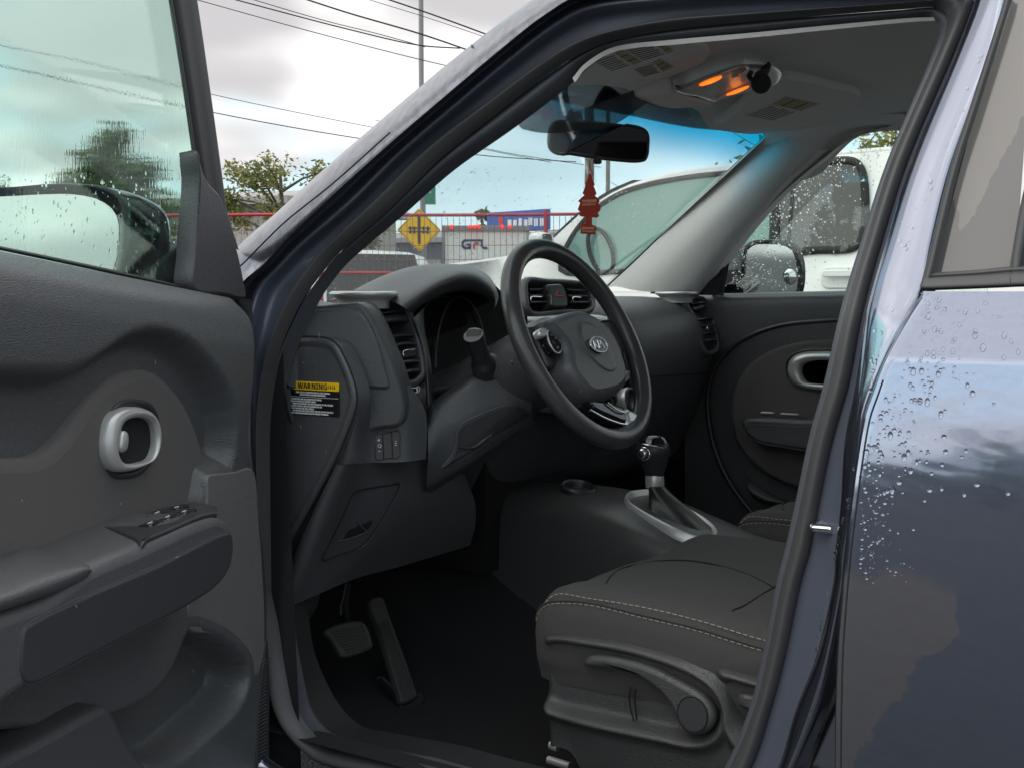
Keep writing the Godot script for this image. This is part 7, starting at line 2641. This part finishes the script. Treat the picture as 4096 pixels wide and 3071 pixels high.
func raindrops():
	var r := RandomNumberGenerator.new()
	r.seed = 5
	var put := func(p: Vector3, n: Vector3, size: float, tall: float) -> Transform3D:
		var ax := axes_of(n)
		return Transform3D(Basis(ax[0] * size, ax[1] * size * tall, n * size), p)
	var xf := []
	# on the rear door: a swarm near its front edge, fine spray under the window
	for k in 520:
		var y := 1180.0 + 1150.0 * pow(r.randf(), 0.9)
		var x := lerpf(3672, 3430, smoothstep(1180, 1900, y)) + 12 + absf(r.randfn()) * (150 if y < 1900 else 90)
		if y > 1950 and r.randf() < 0.45: continue
		var p := atz(x, y, -1.15)
		p = atz(x, y, door_z(p.y))
		xf.append(put.call(p, Vector3(0, 0.06, 1).normalized(), pow(r.randf(), 2.4) * 0.0016 + 0.0004, r.randf_range(0.8, 1.5)))
	for k in 70:
		var y := r.randf_range(1230, 2000)
		var x := lerpf(3672, 3440, smoothstep(1180, 1900, y)) + 20 + absf(r.randfn()) * 210
		var p := atz(x, y, -1.15)
		p = atz(x, y, door_z(p.y))
		xf.append(put.call(p, Vector3(0, 0.06, 1).normalized(), r.randf_range(0.0014, 0.0026), r.randf_range(0.9, 1.9)))
	for k in 260:
		var p := atz(r.randf_range(3672, 4120), 1172 + 240 * pow(r.randf(), 2.0), -1.155)
		p.z = door_z(p.y)
		xf.append(put.call(p, Vector3(0, 0.2, 1).normalized(), r.randf_range(0.0003, 0.0008), 1.0))
	for k in 120:   # on the centre pillar and its flange
		var f := r.randf()
		var y := lerpf(40, 2900, f)
		var x := lerpf(3925, 3500, smoothstep(40, 1300, y)) if y < 1300 else lerpf(3490, 3240, smoothstep(1300, 2900, y))
		xf.append(put.call(aside(x + r.randf_range(0, 70 if y < 1300 else 12), y, 0.079), Vector3(-0.1, 0.2, 1).normalized(), pow(r.randf(), 2.0) * 0.0016 + 0.0004, 1.2))
	drops("door_raindrops", xf, M.water, "raindrops beaded on the dark blue rear door and centre pillar")
	# windscreen: seen as bright specks
	xf = []
	var L0 := Vector3(-1.42, 1.03, -1.32)
	var L1 := Vector3(-0.94, 1.385, -1.39)
	var R0 := Vector3(-1.54, 1.025, -2.735)
	var R1 := Vector3(-1.03, 1.41, -2.635)
	for k in 1500:
		var t := r.randf()
		var v := pow(r.randf(), 1.5) * 0.72
		var p := L0.lerp(L1, v).lerp(R0.lerp(R1, v), t)
		p.x -= 0.10 * sin(PI * t) * (1.0 - 0.45 * v)
		p += Vector3(-0.62, 0.78, 0) * 0.005
		xf.append(put.call(p, Vector3(-0.62, 0.78, 0).normalized(), pow(r.randf(), 2.0) * 0.0016 + 0.0006, r.randf_range(0.8, 1.3)))
	drops("windscreen_raindrops", xf, M.water, "raindrops on the outside of the windscreen")
	xf = []
	for k in 1500:
		var y := r.randf_range(520, 1160)
		var near_edge := lerpf(2930, 3350, clampf((940 - y) / 400.0, 0, 1))
		var x := near_edge + absf(r.randfn()) * (110 if r.randf() < 0.6 else 260)
		if y < 660: x = r.randf_range(near_edge, 3640)
		xf.append(put.call(atz(x, y, -2.7545), Vector3(0, 0, -1), pow(r.randf(), 2.5) * 0.0022 + 0.0006, r.randf_range(0.8, 1.4)))
	drops("far_window_raindrops", xf, M.water, "raindrops on the passenger's window")
	xf = []
	for k in 260:
		var y := r.randf_range(690, 1120)
		xf.append(put.call(onp(r.randf_range(-30, 720), y, DP + DN * -0.0645, DN), -DN, pow(r.randf(), 2.0) * 0.0014 + 0.0004, r.randf_range(1.0, 2.4)))
	drops("door_glass_raindrops", xf, M.water, "raindrops on the open door's window glass")
